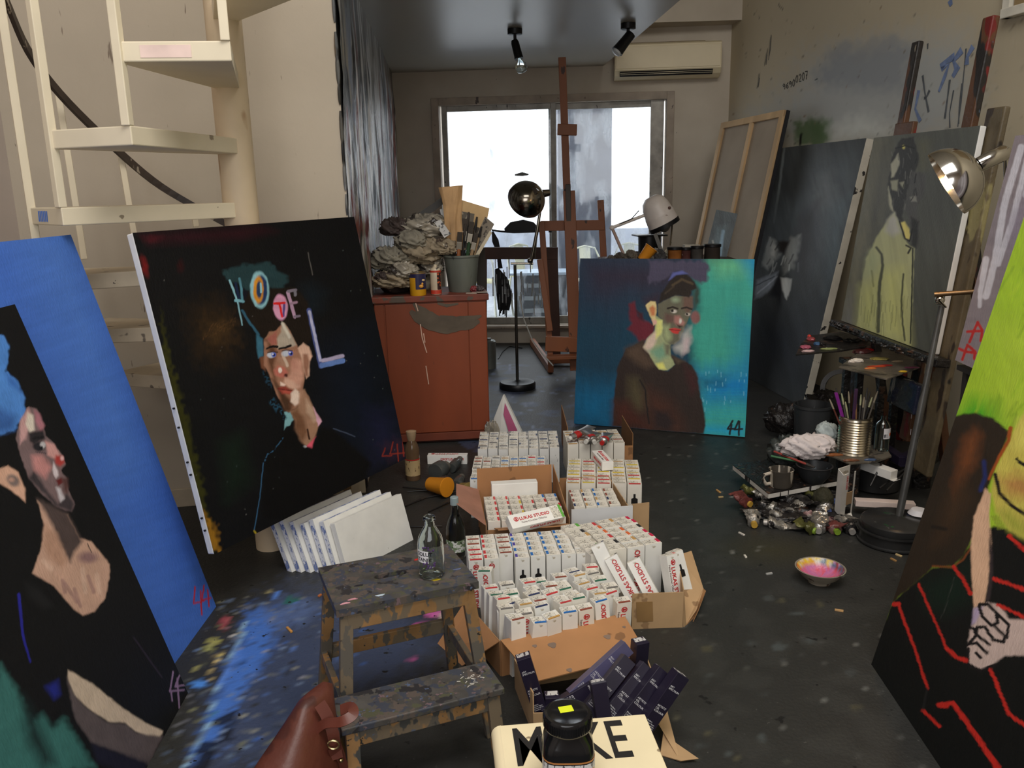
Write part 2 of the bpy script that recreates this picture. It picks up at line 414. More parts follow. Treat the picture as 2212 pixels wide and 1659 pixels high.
# ---- walls
g = G()
w0, w1 = onback(948, 230), onback(1440, 214)                 # sliding door opening
wz0, wz1 = .20, (w0.z+w1.z)/2
a0 = (w0-BWL).dot(BWd); a1 = (w1-BWL).dot(BWd); LB = (BWR-BWL).length
th = -BWn*.2
for (s0, s1, z0, z1) in [(-.2, a0, 0, TOPZ), (a1, LB+.2, 0, TOPZ), (a0, a1, 0, wz0), (a0, a1, wz1, TOPZ)]:
    g.ob(BWL+BWd*s0+V(0, 0, z0), BWd*(s1-s0), th, V(0, 0, z1-z0))
wall_back = struct('wall_back', g, m_backw)
g = G().ob(EDG, ENd*((BWL-EDG).length+.1), -ENn*.12, V(0, 0, TOPZ))
# crusted partition: colour streaks and thick drips
m = bpy.data.materials.new('paint_crusted_plaster'); m.use_nodes = True; MATS['crust'] = m
nt = m.node_tree; N = nt.nodes; K = nt.links; b = N['Principled BSDF']
tc = N.new('ShaderNodeTexCoord')
def nz(scale, st, detail=4, loc=(0, 0, 0)):
    mp = N.new('ShaderNodeMapping'); mp.inputs['Scale'].default_value = st; mp.inputs['Location'].default_value = loc
    K.new(tc.outputs['Object'], mp.inputs[0]); n = N.new('ShaderNodeTexNoise'); n.inputs['Scale'].default_value = scale; n.inputs['Detail'].default_value = detail
    K.new(mp.outputs[0], n.inputs['Vector']); return n.outputs[0]
def ramp(inp, els):
    r = N.new('ShaderNodeValToRGB'); cr = r.color_ramp
    while len(cr.elements) < len(els): cr.elements.new(.5)
    for e, (p, c) in zip(cr.elements, els): e.position = p; e.color = (*lin(c), 1)
    K.new(inp, r.inputs[0]); return r.outputs[0]
base = ramp(nz(5, (.5, .5, .34), 9), [(.34, (26, 26, 28)), (.42, (78, 75, 70)), (.50, (124, 119, 108)), (.58, (184, 182, 178)), (.68, (84, 88, 98))])
tint = ramp(nz(2.2, (1, 1, .6), 3, (4, 2, 1)), [(.35, (150, 140, 120)), (.5, (200, 196, 186)), (.66, (150, 165, 190))])
mx = N.new('ShaderNodeMix'); mx.data_type = 'RGBA'; mx.blend_type = 'MULTIPLY'; mx.inputs[0].default_value = .8; K.new(base, mx.inputs[6]); K.new(tint, mx.inputs[7]); cur = mx.outputs[2]
for (c, sc, st, t0, loc) in [((20, 20, 22), 7, (.5, .5, .3), .56, (7, 1, 3)), ((92, 36, 28), 4.5, (.5, .5, .34), .60, (1, 9, 2)), ((235, 236, 240), 9, (.6, .6, .2), .60, (3, 3, 8)), ((150, 128, 98), 2.2, (1, 1, .5), .60, (9, 3, 4)), ((34, 36, 38), 14, (1, 1, .2), .64, (2, 2, 2))]:
    k = nz(sc, st, 4, loc); r = N.new('ShaderNodeValToRGB'); r.color_ramp.elements[0].position = t0; r.color_ramp.elements[1].position = t0+.04
    K.new(k, r.inputs[0]); mx = N.new('ShaderNodeMix'); mx.data_type = 'RGBA'; K.new(r.outputs[0], mx.inputs[0]); K.new(cur, mx.inputs[6]); mx.inputs[7].default_value = (*lin(c), 1); cur = mx.outputs[2]
K.new(cur, b.inputs['Base Color']); b.inputs['Roughness'].default_value = .36; b.inputs['Specular IOR Level'].default_value = .35
bp = N.new('ShaderNodeBump'); bp.inputs['Strength'].default_value = .9; bp.inputs['Distance'].default_value = .02
K.new(nz(8, (.6, .6, .25), 8), bp.inputs['Height']); K.new(bp.outputs[0], b.inputs['Normal'])
wall_part = struct('wall_partition', g, m)
g = G().ob(SWL-SWd*.2, SWd*((EDG-SWL).length+.2-.001), -SWn*.12, V(0, 0, TOPZ))
wall_stair = struct('wall_stair', g, m_beige)
# thick crust of dried paint on the room face of the partition, modelled in relief
CL = (BWL-EDG).length
def crust_h(W):
    s_ = (W[..., 0]-EDG.x)*ENd.x+(W[..., 1]-EDG.y)*ENd.y; z = W[..., 2]
    h = .55*fbm(s_*6, z*2.2, 41, 4)+.35*fbm(s_*22, z*3.0, 47, 3)+.25*np.clip(fbm(s_*14+5, z*1.3, 53, 3)-.52, 0, 1)*3
    return np.clip(h-.28, 0, 1)*.045*np.clip((2.75-z)*3, .2, 1)
def crust_p(c):
    W = c.W; s_ = (W[..., 0]-EDG.x)*ENd.x+(W[..., 1]-EDG.y)*ENd.y; z = W[..., 2]
    def lay(n, t0, t1, col, a=1.0):
        k = np.clip((n-t0)/(t1-t0), 0, 1)[..., None]*a; c.C[:] = c.C*(1-k)+np.array(lin(col))*k
    lay(fbm(s_*1.5, z*1.2, 61, 4), .45, .58, (150, 140, 118)); lay(fbm(s_*2.2+3, z*1.6, 64, 4), .50, .60, (84, 86, 88)); lay(fbm(s_*3+7, z*1.5, 67, 4), .52, .60, (176, 174, 168))
    lay(fbm(s_*5+1, z*1.4, 70, 4), .56, .62, (210, 210, 212)); lay(fbm(s_*4+2, z*2.0, 73, 3), .60, .66, (96, 112, 140), .8); lay(fbm(s_*8+4, z*1.8, 76, 4), .55, .60, (30, 30, 32)); lay(fbm(s_*6+9, z*1.7, 79, 4), .60, .65, (104, 44, 34)); lay(fbm(s_*16, z*2.6, 83, 3), .62, .68, (22, 22, 24)); lay(fbm(s_*13+3, z*1.1, 86, 3), .60, .66, (228, 228, 230))
    lay(np.clip((z-1.95)*1.2, 0, 1)*fbm(s_*2+9, z*1.5, 89, 3)*1.4, .3, .8, (112, 104, 88), .75)
P_ = EDG+ENn*.001+V(0, 0, .02)
grid_paint('paint_relief', tuple(P_), tuple(ENd*CL), (0, 0, 2.75), 300, 190, crust_p, paintmat('crust_relief', .4, .5, (60, 60, 30), spec=.45), wall_part, (120, 118, 112), hgt=crust_h)
# crust edge of the partition running round onto the stair wall
g = G()
for k in range(26):
    z = .5+k*.13+rnd.uniform(-.03, .03)
    g.ball(EDG+V(-.004, -.004, z), (rnd.uniform(.006, .013), rnd.uniform(.006, .012), rnd.uniform(.05, .1)), 6)
part(wall_part, 'paint_crust', g, MATS['crust'], True)
g = G().ob(V(-2.35, -1.55, 0), V(-.12, 0, 0), V(0, 5.7, 0), V(0, 0, TOPZ))
wall_left = struct('wall_left', g, m_left)
# skirting along the stair wall
g = G().ob(SWL+V(0, 0, 0)+SWn*.001, SWd*((EDG-SWL).length), SWn*.014, V(0, 0, .10))
struct('baseboard_stair', g, M('skirting', (186, 172, 150), .6), bev=.003)
g = G().ob(V(-2.5, -1.55, 0), V(6.4, 0, 0), V(0, -.15, 0), V(0, 0, TOPZ)); struct('wall_front', g, m_left)
g = G().ob(V(-2.5, -1.7, TOPZ), V(6.4, 0, 0), V(0, 10.9, 0), V(0, 0, .15)); struct('ceiling_high', g, M('ceiling_white', (225, 220, 210), .8))
# right wall, vertex painted: grey-blue wash, green patch, drips
def rwall(c):
    W = c.W; y, z = W[..., 1], W[..., 2]
    c.C *= (.86+.28*fbm(y*1.3+5, z*1.3+9, 21, 4))[..., None]
    c.poly([(1600, 260), (1700, 190), (1760, 120), (1830, 92), (1900, 78), (1990, 70), (2080, 60), (2120, 180), (2090, 300), (1980, 330), (1700, 330)], (176, 178, 174), 40, .75, 20)
    c.poly([(1762, 150), (1800, 105), (1850, 95), (1880, 108), (1920, 85), (1985, 95), (1965, 160), (1950, 205), (1860, 200), (1790, 190), (1755, 180)], (150, 154, 156), 14, .75, 10)
    for p in [[(1800, 120), (1830, 98)], [(1850, 130), (1890, 88)], [(1895, 112), (1930, 84)]]: c.line(p, 22, (150, 152, 152), 8, .6)
    c.poly([(1715, 262), (1728, 258), (1735, 268), (1750, 252), (1765, 262), (1778, 256), (1795, 258), (1795, 300), (1780, 316), (1720, 312)], (104, 124, 92), 6, .95, 5)
    c.poly([(1745, 258), (1793, 262), (1790, 300), (1760, 310)], (92, 116, 80), 8, .7, 6)
    c.poly([(1790, 270), (1860, 240), (1900, 260), (1930, 270), (1920, 300), (1800, 305)], (206, 208, 200), 14, .7, 10)
    c.line([(1731, 288), (1728, 312)], 5, (20, 22, 18), 1.5)
    for p in [(1665, 80, 1662, 120), (1658, 108, 1652, 140), (1690, 20, 1682, 10), (1640, 160, 1636, 190)]: c.line([(p[0], p[1]), (p[2], p[3])], 2.5, (100, 95, 84), 1)
    c.spots(150, (1580, 0, 2212, 320), [(120, 112, 96), (105, 98, 88), (140, 120, 96), (84, 80, 74)], (.7, 2.6), 31)
m_rw = paintmat('wall_wash', .7, .12, (30, 30, 12))
P = BWR+RWd*0
wall_right = grid_paint('wall_right', tuple(P), tuple(RWd*10.1), (0, 0, TOPZ), 520, 300, rwall, m_rw, None, (190, 178, 152), kind='structure')
g = G().ob(P-RWn*.02, RWd*10.1, -RWn*.12, V(0, 0, TOPZ)); part(wall_right, 'wall_core', g, m_left)
# number written on the right wall
GLY = {'9': [[(.8, .7), (.4, .95), (.15, .7), (.4, .45), (.8, .65), (.75, .3), (.6, 0)]], '6': [[(.75, .95), (.3, .55), (.2, .2), (.5, 0), (.8, .2), (.6, .45), (.3, .35)]],
       '0': [[(.5, 1), (.2, .6), (.25, .1), (.55, 0), (.8, .4), (.75, .85), (.5, 1)]], '2': [[(.2, .75), (.5, 1), (.8, .75), (.5, .35), (.2, 0), (.85, .05)]], '7': [[(.15, .95), (.8, 1), (.55, .5), (.45, 0)], [(.4, .5), (.75, .55)]],
       '4': [[(.45, 1), (.1, .38), (.9, .42)], [(.62, .72), (.55, 0)]]}
g = G()
tx = '96900207'
for i, ch in enumerate(tx):
    bx, by = 1690+i*6.9, 193-i*2.2-(i > 3)*6; s = 12.5+i*.75
    for st in GLY[ch]: g.ribbon([onright(bx+q[0]*7.6, by-q[1]*s, .002) for q in st], .0075, RWn)
part(wall_right, 'painted_number', g, M('black_marker', (28, 26, 24), .6), label='handwritten black number 96900207')
bl_m = M('wall_blue', (112, 130, 168), .6, var=.2, vs=30); gr_m = M('wall_charcoal', (84, 88, 92), .6, var=.2, vs=30)
for p, w, m_ in [([(2062, 122), (2045, 132), (2032, 146)], .05, bl_m), ([(2034, 150), (2050, 138), (2041, 165), (2028, 198)], .03, bl_m), ([(2078, 108), (2060, 132), (2068, 148), (2058, 166)], .05, bl_m), ([(2102, 100), (2090, 122), (2088, 140)], .04, bl_m),
                 ([(2087, 105), (2083, 150), (2076, 220), (2069, 274)], .012, gr_m), ([(2052, 172), (2047, 210), (2041, 256)], .018, gr_m), ([(2060, 195), (2051, 245), (2052, 276)], .012, gr_m), ([(2078, 180), (2072, 230), (2071, 268)], .010, gr_m), ([(1993, 163), (1998, 200), (2006, 242)], .018, gr_m), ([(2008, 195), (2001, 210), (1996, 212)], .02, gr_m), ([(1985, 195), (1977, 235), (1988, 262)], .03, bl_m), ([(2004, 94), (2004, 106)], .015, gr_m), ([(1766, 170), (1760, 173)], .01, gr_m), ([(1666, 75), (1664, 105), (1660, 130)], .008, gr_m), ([(1657, 118), (1655, 140)], .01, gr_m), ([(1641, 168), (1638, 188)], .012, gr_m), ([(2052, 0), (2055, 12)], .04, bl_m)]:
    n_ = len(p); part(wall_right, 'brush_mark', G().ribbon([onright(x, y, .002) for x, y in p], [w*(.6+.4*((k+1) % 2)) for k in range(n_)], RWn), m_)
# upper beam over the air conditioner and high window on the right wall
q0, q1 = onback(1415, 47, .3), onback(1580, 46, .3)
g = G().ob(V(q0.x-.6, q0.y+.06, q0.z), V(q1.x-q0.x+.95, -.07, 0), V(0, .6, 0), V(0, 0, TOPZ-q0.z)); struct('trim_1', g, m_backw)
wp = [onright(2176, 42, .01), onright(2260, 22, .01)]
win2 = struct('window_2', G().ob(wp[0], RWd*1.3, RWn*.05, V(0, 0, .05)), M('frame_white', (220, 215, 200), .6), bev=.004)
part(win2, 'frame_post', G().ob(wp[0]+RWd*.0, RWd*.05, RWn*.04, V(0, 0, 1.2)), MATS['frame_white'])
for k in range(8): part(win2, 'blind_slat', G().ob(wp[0]+RWd*(.07+.15*k)+V(0, 0, .05)+RWn*.005, RWd*.10, RWn*.02, V(0, 0, 1.15)), M('blind', (150, 128, 92), .7))
# ---- loft slab = ceiling over the rear of the studio
LZ = 2.77
m_ceil = M('ceiling_grey', (168, 162, 150), .36, var=.06, vs=1.2, bump=.03, bs=6, stretch=(1, .3, 1))
g = G().prism([(-.815, 4.3, LZ), (1.225, 4.3, LZ), (.962, 8.75, LZ), (-1.15, 8.87, LZ)], (0, 0, .25))
ceiling = struct('ceiling', g, m_ceil)
# ---- sliding door window_1: wooden lining, aluminium frame, two panes
m_lin = M('lining_paint', (168, 154, 138), .6, var=.2, vs=5, spl=[((90, 80, 74), 18, .68, (1, 1, .5))])
m_alu = M('dirty_aluminium', (150, 146, 138), .45, .3, var=.25, vs=9, spl=[((60, 56, 54), 22, .66, (1, 1, .4))])
g = G()
for (s0, s1, z0, z1) in [(a0-.075, a0, wz0, wz1+.075), (a1, a1+.075, wz0, wz1+.075), (a0, a1, wz1, wz1+.075)]:
    g.ob(BWL+BWd*s0+V(0, 0, z0)+BWn*-.001, BWd*(s1-s0), BWn*.035, V(0, 0, z1-z0))
win = struct('window_1', g, m_lin, bev=.004)
sp = lambda x: (onback(x, 450)-BWL).dot(BWd)
fd = -BWn*.05
def frame(nm, s0, s1, off, w=.05):
    g = G(); o = BWL-BWn*off
    for (p0, p1, z0, z1) in [(s0, s0+w, wz0, wz1), (s1-w, s1, wz0, wz1), (s0+w, s1-w, wz1-w, wz1), (s0+w, s1-w, wz0, wz0+w*1.3)]:
        g.ob(o+BWd*p0+V(0, 0, z0), BWd*(p1-p0), -BWn*.04, V(0, 0, z1-z0))
    return part(win, nm, g, m_alu, bev=.003)
sm = sp(1194); f1 = frame('sash_frame', a0+.02, sm+.04, .02, .055); f2 = frame('sash_frame', sm-.04, a1-.02, .07, .06)
part(win, 'jamb_post', G().ob(BWL-BWn*.02+BWd*(a1-.15)+V(0, 0, wz0), BWd*.13, -BWn*.05, V(0, 0, wz1-wz0)), m_alu)
part(win, 'sill_track', G().ob(BWL+BWn*.10+BWd*(a0-.05)+V(0, 0, wz0-.03), BWd*(a1-a0+.1), -BWn*.28, V(0, 0, .028)), m_lin, bev=.004)
# dirty glass
m = bpy.data.materials.new('dirty_glass'); m.use_nodes = True; nt = m.node_tree; N = nt.nodes; K = nt.links
for n in list(N):
    if n.type == 'BSDF_PRINCIPLED': N.remove(n)
out = [n for n in N if n.type == 'OUTPUT_MATERIAL'][0]
tc = N.new('ShaderNodeTexCoord')
trn = N.new('ShaderNodeBsdfTransparent'); trn.inputs[0].default_value = (.94, .96, .97, 1)
gl = N.new('ShaderNodeBsdfGlossy'); gl.inputs['Roughness'].default_value = .05
df = N.new('ShaderNodeBsdfDiffuse'); df.inputs[0].default_value = (.62, .66, .7, 1)
tl = N.new('ShaderNodeBsdfTranslucent'); tl.inputs[0].default_value = (.62, .66, .7, 1)
ad = N.new('ShaderNodeMixShader'); K.new(df.outputs[0], ad.inputs[1]); K.new(tl.outputs[0], ad.inputs[2])
fm = N.new('ShaderNodeMixShader'); fm.inputs[0].default_value = .05; K.new(trn.outputs[0], fm.inputs[1]); K.new(gl.outputs[0], fm.inputs[2])
dirt = nz(7, (1, 1, .35), 5); r = N.new('ShaderNodeValToRGB'); r.color_ramp.elements[0].position = .5; r.color_ramp.elements[1].position = .74
r.color_ramp.elements[0].color = (.03, .03, .03, 1); r.color_ramp.elements[1].color = (.55, .55, .55, 1); K.new(dirt, r.inputs[0])
mx = N.new('ShaderNodeMixShader'); K.new(r.outputs[0], mx.inputs[0]); K.new(fm.outputs[0], mx.inputs[1]); K.new(ad.outputs[0], mx.inputs[2]); K.new(mx.outputs[0], out.inputs[0])
m_dg = m
for s0, s1, off, fr in [(a0+.07, sm-.005, .04, f1), (sm+.015, a1-.07, .09, f2)]:
    part(win, 'pane', G().ob(BWL-BWn*off+BWd*s0+V(0, 0, wz0+.055), BWd*(s1-s0), -BWn*.004, V(0, 0, wz1-wz0-.1)), m_dg)
# black brush marks and drips on the glass
bkm = M('black_paint', (14, 14, 16), .4)
g = G(); of = -.034
bz = lambda pts, w: g.ribbon([onback(x, y, of) for x, y in pts], w, BWn, .002)
bz([(1062, 497), (1085, 500), (1110, 502), (1160, 500), (1175, 499)], .02)
bz([(1090, 497), (1105, 490), (1130, 487), (1150, 490), (1165, 498)], [.03, .10, .12, .10, .03])
bz([(1064, 500), (1070, 520), (1076, 540), (1078, 560), (1081, 580)], [.02, .07, .05, .04, .05])
bz([(1073, 580), (1083, 605), (1090, 640), (1088, 670)], [.04, .14, .17, .12])
for k in range(7): bz([(1080+k*2.6, 655), (1079+k*2.4, 678+rnd.uniform(-6, 12))], .012)
bz([(1185, 500), (1200, 500)], .02)
part(win, 'paint_smear', g, bkm, label='black paint smeared on the glass')
g = G(); of = -.034
for k in range(36):
    x = rnd.choice([rnd.uniform(1120, 1185), rnd.uniform(1060, 1110)]); y = rnd.uniform(545, 640)
    g.ribbon([onback(x, y, of), onback(x+.5, y+rnd.uniform(12, 50), of)], rnd.uniform(.006, .014), BWn, .002)
part(win, 'pale_drips', g, M('pale_drip', (205, 210, 212), .5))
g = G(); g.ribbon([onback(1112, 378, of), onback(1128, 376, of), onback(1142, 377, of)], [.015, .04, .015], BWn, .002); part(win, 'grey_smudge', g, M('grey_smudge', (120, 122, 120), .6))
# ---- outside: terrace slab, sunlit low wall, concrete column
g = G().ob(V(-5, 9.15, -.1), V(10, 0, 0), V(0, 7, 0), V(0, 0, .15)); struct('floor_terrace', g, M('terrace', (168, 172, 178), .7))
g = G().ob(V(-5, 12.6, 0), V(10, 0, 0), V(0, .15, 0), V(0, 0, 1.0)); struct('wall_terrace', g, M('terrace_wall', (172, 178, 190), .8))
cl = aty(1205, 300, 10.6); cr = aty(1322, 300, 10.6)
g = G().ob(V(cl.x, 10.6, 0), V(cr.x-cl.x, 0, 0), V(0, .45, 0), V(0, 0, 4.5)); solo('concrete_column', g, M('concrete', (78, 84, 98), .8, var=.2, vs=3), 'grey concrete column standing outside the right glass pane', 'column', bev=.01)
# ================================================================== THE PAINTINGS
m_cv = M('primed_canvas', (232, 230, 224), .7, var=.05, vs=10, spl=[((160, 154, 146), 30, .76, (1, 1, 1))])
m_cvd = M('canvas_stained', (196, 190, 176), .7, var=.1, vs=10, spl=[((40, 38, 38), 14, .62, (1, 1, 1))])
m_cvk = M('canvas_black_edge', (30, 30, 34), .6)
m_pnt = paintmat('brushwork', .36, .22, (120, 120, 45), spec=.4)
m_pntm = paintmat('brushwork_matt', .6, .2, (120, 120, 45), spec=.3)
m_pntd = paintmat('brushwork_dark', .48, .2, (120, 120, 45), spec=.2)
def painting(label, BL, bd, ud, w, h, th, painter, base, gain=1.0, cell=.0036, edge=None, pm=None, name='canvas_painting'):
    """BL bottom-left of the face (seen from the front), bd to the right, ud upwards"""
    bd, ud = Vector(bd).normalized(), Vector(ud).normalized(); n = bd.cross(ud).normalized(); BL = Vector(BL)
    t = thing(name, label, 'painting', BL+bd*w/2)
    e = .001
    part(t, 'stretched_canvas', G().ob(BL-n*th, bd*w, ud*h, n*(th-e)), edge or m_cv, bev=.005)
    grid_paint('painted_face', tuple(BL), tuple(bd*w), tuple(ud*h), int(w/cell), int(h/cell), painter, pm or m_pnt, t, base, gain)
    return t
def fit4(c4, z0, which=None):
    """pose of a rectangle seen at four traced corners TL TR BR BL; lowest corner height z0"""
    r = [np.array(ray(*p)) for p in c4]
    A = np.array([r[0], -r[1], r[2], -r[3]]).T; l = np.linalg.svd(A)[2][-1]; l = l/l[0]
    P = [np.array(CAM)+r[i]*l[i] for i in range(4)]
    lo = min(p[2] for p in P); s = (CAMZ-z0)/(CAMZ-lo)
    P = [Vector(np.array(CAM)+(p-np.array(CAM))*s) for p in P]
    BL = P[3]; b = (P[2]-P[3]+P[1]-P[0])/2; u = (P[0]-P[3]+P[1]-P[2])/2
    w, h = b.length, u.length; b.normalize(); u = (u-b*u.dot(b)).normalized()
    return BL, b, u, w, h
# ---- blue ground canvas (left, behind)
def p_blue(c):
    c.poly([(40, 500), (170, 480), (330, 1000), (250, 1050)], (84, 128, 205), 60, .5)
    c.poly([(330, 800), (420, 1100), (470, 1300), (400, 1300)], (52, 92, 172), 40, .7)
    c.tex(-.35, .02, .06, .10, 4); c.tex(-.35, .005, .35, .06, 8)
    for st in [[(421, 1268), (418, 1304), (441, 1298)], [(433, 1276), (436, 1328)], [(441, 1264), (436, 1297), (455, 1291)], [(449, 1275), (452, 1310)]]: c.line(st, 3.2, (178, 38, 50), 1.2)
B0 = atz(467, 1310); B1 = atz(380, 1430); bd = (B0-B1).normalized(); ud = upright((467, 1310), (153, 507), bd)
def edge_len(P0, d, px, py):
    """length along d from P0 at which the pixel row py is reached"""
    lo, hi = 0, 4
    for _ in range(50):
        m_ = (lo+hi)/2; q = P0+d*m_-CAM; yy = CY-FPX*q.dot(Uv)/q.dot(Fw)
        if yy > py: lo = m_
        else: hi = m_
    return lo
hB = edge_len(B0, ud, 153, 507)
painting('tall plain blue canvas signed with red 44, behind the beret portrait', B0-bd*1.22, bd, ud, 1.22, hB, .035, p_blue, (66, 108, 196), 1.15, .005, m_cvk, m_pntm)
# ---- black portrait with blue beret (left front)
def p_beret(c):
    T = lambda p: tr(p, 0, 640, .6142)
    bk = (13, 13, 15)
    c.poly(T([(0, 1290), (60, 1380), (110, 1500), (150, 1465), (185, 1520), (225, 1480), (335, 1660), (-80, 1700)]), (58, 112, 108), 9, 1, 4)
    c.poly(T([(80, 1400), (130, 1480), (200, 1640), (150, 1659), (90, 1560)]), (24, 44, 44), 14, .8)
    c.poly(T([(-60, 130), (10, 138), (30, 165), (30, 215), (20, 265), (60, 300), (88, 360), (90, 415), (50, 472), (-60, 500)]), (84, 142, 222), 2, 1, 3)
    c.poly(T([(-20, 380), (60, 420), (50, 470), (-40, 495)]), (60, 104, 176), 8, .8)
    c.poly(T([(20, 268), (60, 300), (75, 340), (30, 310)]), (58, 108, 190), 5, .7)
    c.poly(T([(98, 388), (128, 396), (150, 440), (160, 490), (188, 515), (215, 555), (232, 590), (214, 612), (234, 640), (240, 682), (264, 732), (252, 757), (226, 752), (196, 738), (150, 700), (102, 640), (76, 572), (56, 500), (70, 440)]), (128, 106, 108))
    c.poly(T([(102, 640), (196, 738), (252, 757), (262, 730), (236, 690), (205, 730), (170, 690), (120, 610)]), (66, 58, 62), 4)
    c.poly(T([(70, 440), (100, 392), (110, 420), (90, 500), (70, 520)]), (205, 160, 160), 3)
    c.poly(T([(96, 410), (118, 418), (122, 470), (104, 480), (90, 450)]), (226, 214, 200), 3)
    c.poly(T([(122, 400), (140, 412), (156, 455), (146, 482), (128, 450)]), (178, 118, 130), 3)
    c.poly(T([(100, 480), (150, 470), (160, 500), (120, 520), (105, 510)]), (46, 42, 46), 3)
    c.poly(T([(112, 560), (150, 560), (180, 600), (160, 640), (120, 610)]), (204, 142, 140), 6)
    c.poly(T([(160, 510), (190, 520), (212, 560), (200, 575), (168, 560)]), (220, 164, 160), 3)
    c.ell(*T([(138, 528)])[0], 14, 10, (40, 38, 44), 2); c.ell(*T([(150, 524)])[0], 6, 7, (200, 196, 200), 1.5); c.ell(*T([(144, 532)])[0], 4, 4, (22, 22, 28), 1)
    c.line(T([(118, 500), (152, 496)]), 5, (26, 24, 28)); c.line(T([(128, 548), (160, 552)]), 2.5, (80, 66, 72))
    c.poly(T([(195, 560), (222, 562), (228, 586), (212, 598), (194, 588)]), (186, 66, 62), 3); c.ell(*T([(218, 570)])[0], 4, 5, (240, 190, 190), 1.5)
    c.poly(T([(188, 582), (208, 628), (196, 640), (184, 612)]), (222, 208, 214), 2)
    c.poly(T([(196, 648), (218, 636), (224, 652), (206, 668)]), (104, 32, 34), 2)
    c.poly(T([(196, 672), (214, 676), (226, 712), (212, 724)]), (214, 206, 214), 3)
    c.poly(T([(214, 640), (238, 640), (240, 690), (228, 690)]), (92, 62, 60), 4)
    c.poly(T([(-10, 608), (28, 595), (64, 618), (88, 676), (90, 726), (62, 700), (22, 672), (-10, 650)]), (222, 176, 152), 2)
    c.ell(*T([(46, 648)])[0], 15, 11, (128, 112, 108), 3, 1, .6); c.ell(*T([(40, 645)])[0], 7, 5, (190, 150, 134), 2)
    c.poly(T([(130, 716), (176, 752), (238, 768), (280, 850), (322, 862), (386, 942), (386, 985), (370, 1060), (332, 1110), (292, 1122), (258, 1098), (190, 1020), (114, 974), (146, 880), (156, 808)]), (206, 166, 146), 2)
    c.poly(T([(130, 710), (240, 766), (290, 862), (262, 900), (246, 938), (214, 880), (182, 800)]), (84, 70, 68), 5)
    c.poly(T([(156, 800), (200, 830), (240, 930), (220, 960), (170, 920), (150, 880)]), (192, 150, 128), 5, .8)
    c.ell(*T([(310, 918)])[0], 22, 12, (150, 116, 116), 4, .8)
    for p in [[(228, 1010), (270, 1075)], [(262, 1030), (282, 1090)], [(220, 1000), (228, 1040)], [(310, 985), (330, 1040)]]: c.line(T(p), 8, (160, 124, 118), 3, .7)
    for p in [[(150, 930), (180, 960)], [(290, 960), (300, 1040)], [(340, 980), (350, 1040)]]: c.line(T(p), 10, (224, 188, 168), 4, .7)
    c.line(T([(308, 870), (322, 900)]), 2, (60, 48, 46), 1)
    c.poly(T([(85, 1000), (140, 1030), (190, 1090), (150, 1100), (100, 1060)]), (28, 28, 30), 6, .8)
    c.poly(T([(240, 1314), (332, 1368), (430, 1448), (512, 1500), (572, 1528), (560, 1562), (480, 1532), (440, 1500), (380, 1496), (300, 1442), (260, 1402), (238, 1346)]), (206, 186, 166), 2)
    c.poly(T([(234, 1340), (262, 1402), (302, 1446), (380, 1500), (442, 1506), (480, 1536), (574, 1548), (520, 1650), (400, 1600), (322, 1572), (262, 1482)]), (92, 82, 84), 3)
    c.poly(T([(322, 1572), (400, 1600), (520, 1640), (500, 1690), (340, 1640)]), (26, 26, 44), 6)
    c.line(T([(66, 1050), (80, 1190), (106, 1284)]), (7, 4), (40, 40, 150), 2); c.poly(T([(156, 1372), (206, 1348), (214, 1400), (190, 1420)]), (32, 40, 128), 5, .8)
    c.line(T([(470, 1200), (570, 1340)]), 3, (58, 48, 66), 2, .6)
    k = lambda p: tr(p, 0, 1000, .398)
    for st in [[(940, 1132), (922, 1240), (1000, 1232)], [(962, 1170), (974, 1330)], [(975, 1150), (950, 1215), (1008, 1205)], [(930, 1240), (935, 1290)]]: c.line(k(st), 3.6, (138, 112, 146), 1.2)
    c.tex(-.3, .05, .05, .16, 6)
B0 = atz(406, 1497); B1 = atz(318, 1657); bd = (B0-B1).normalized(); ud = upright((406, 1497), (32, 657), bd)
hB = edge_len(B0, ud, 32, 657)
painting('black portrait of a figure in a blue beret leaning at the left', B0-bd*1.2, bd, ud, 1.2, hB, .035, p_beret, (14, 14, 16), 1.0, .0036, m_cv, m_pntm)
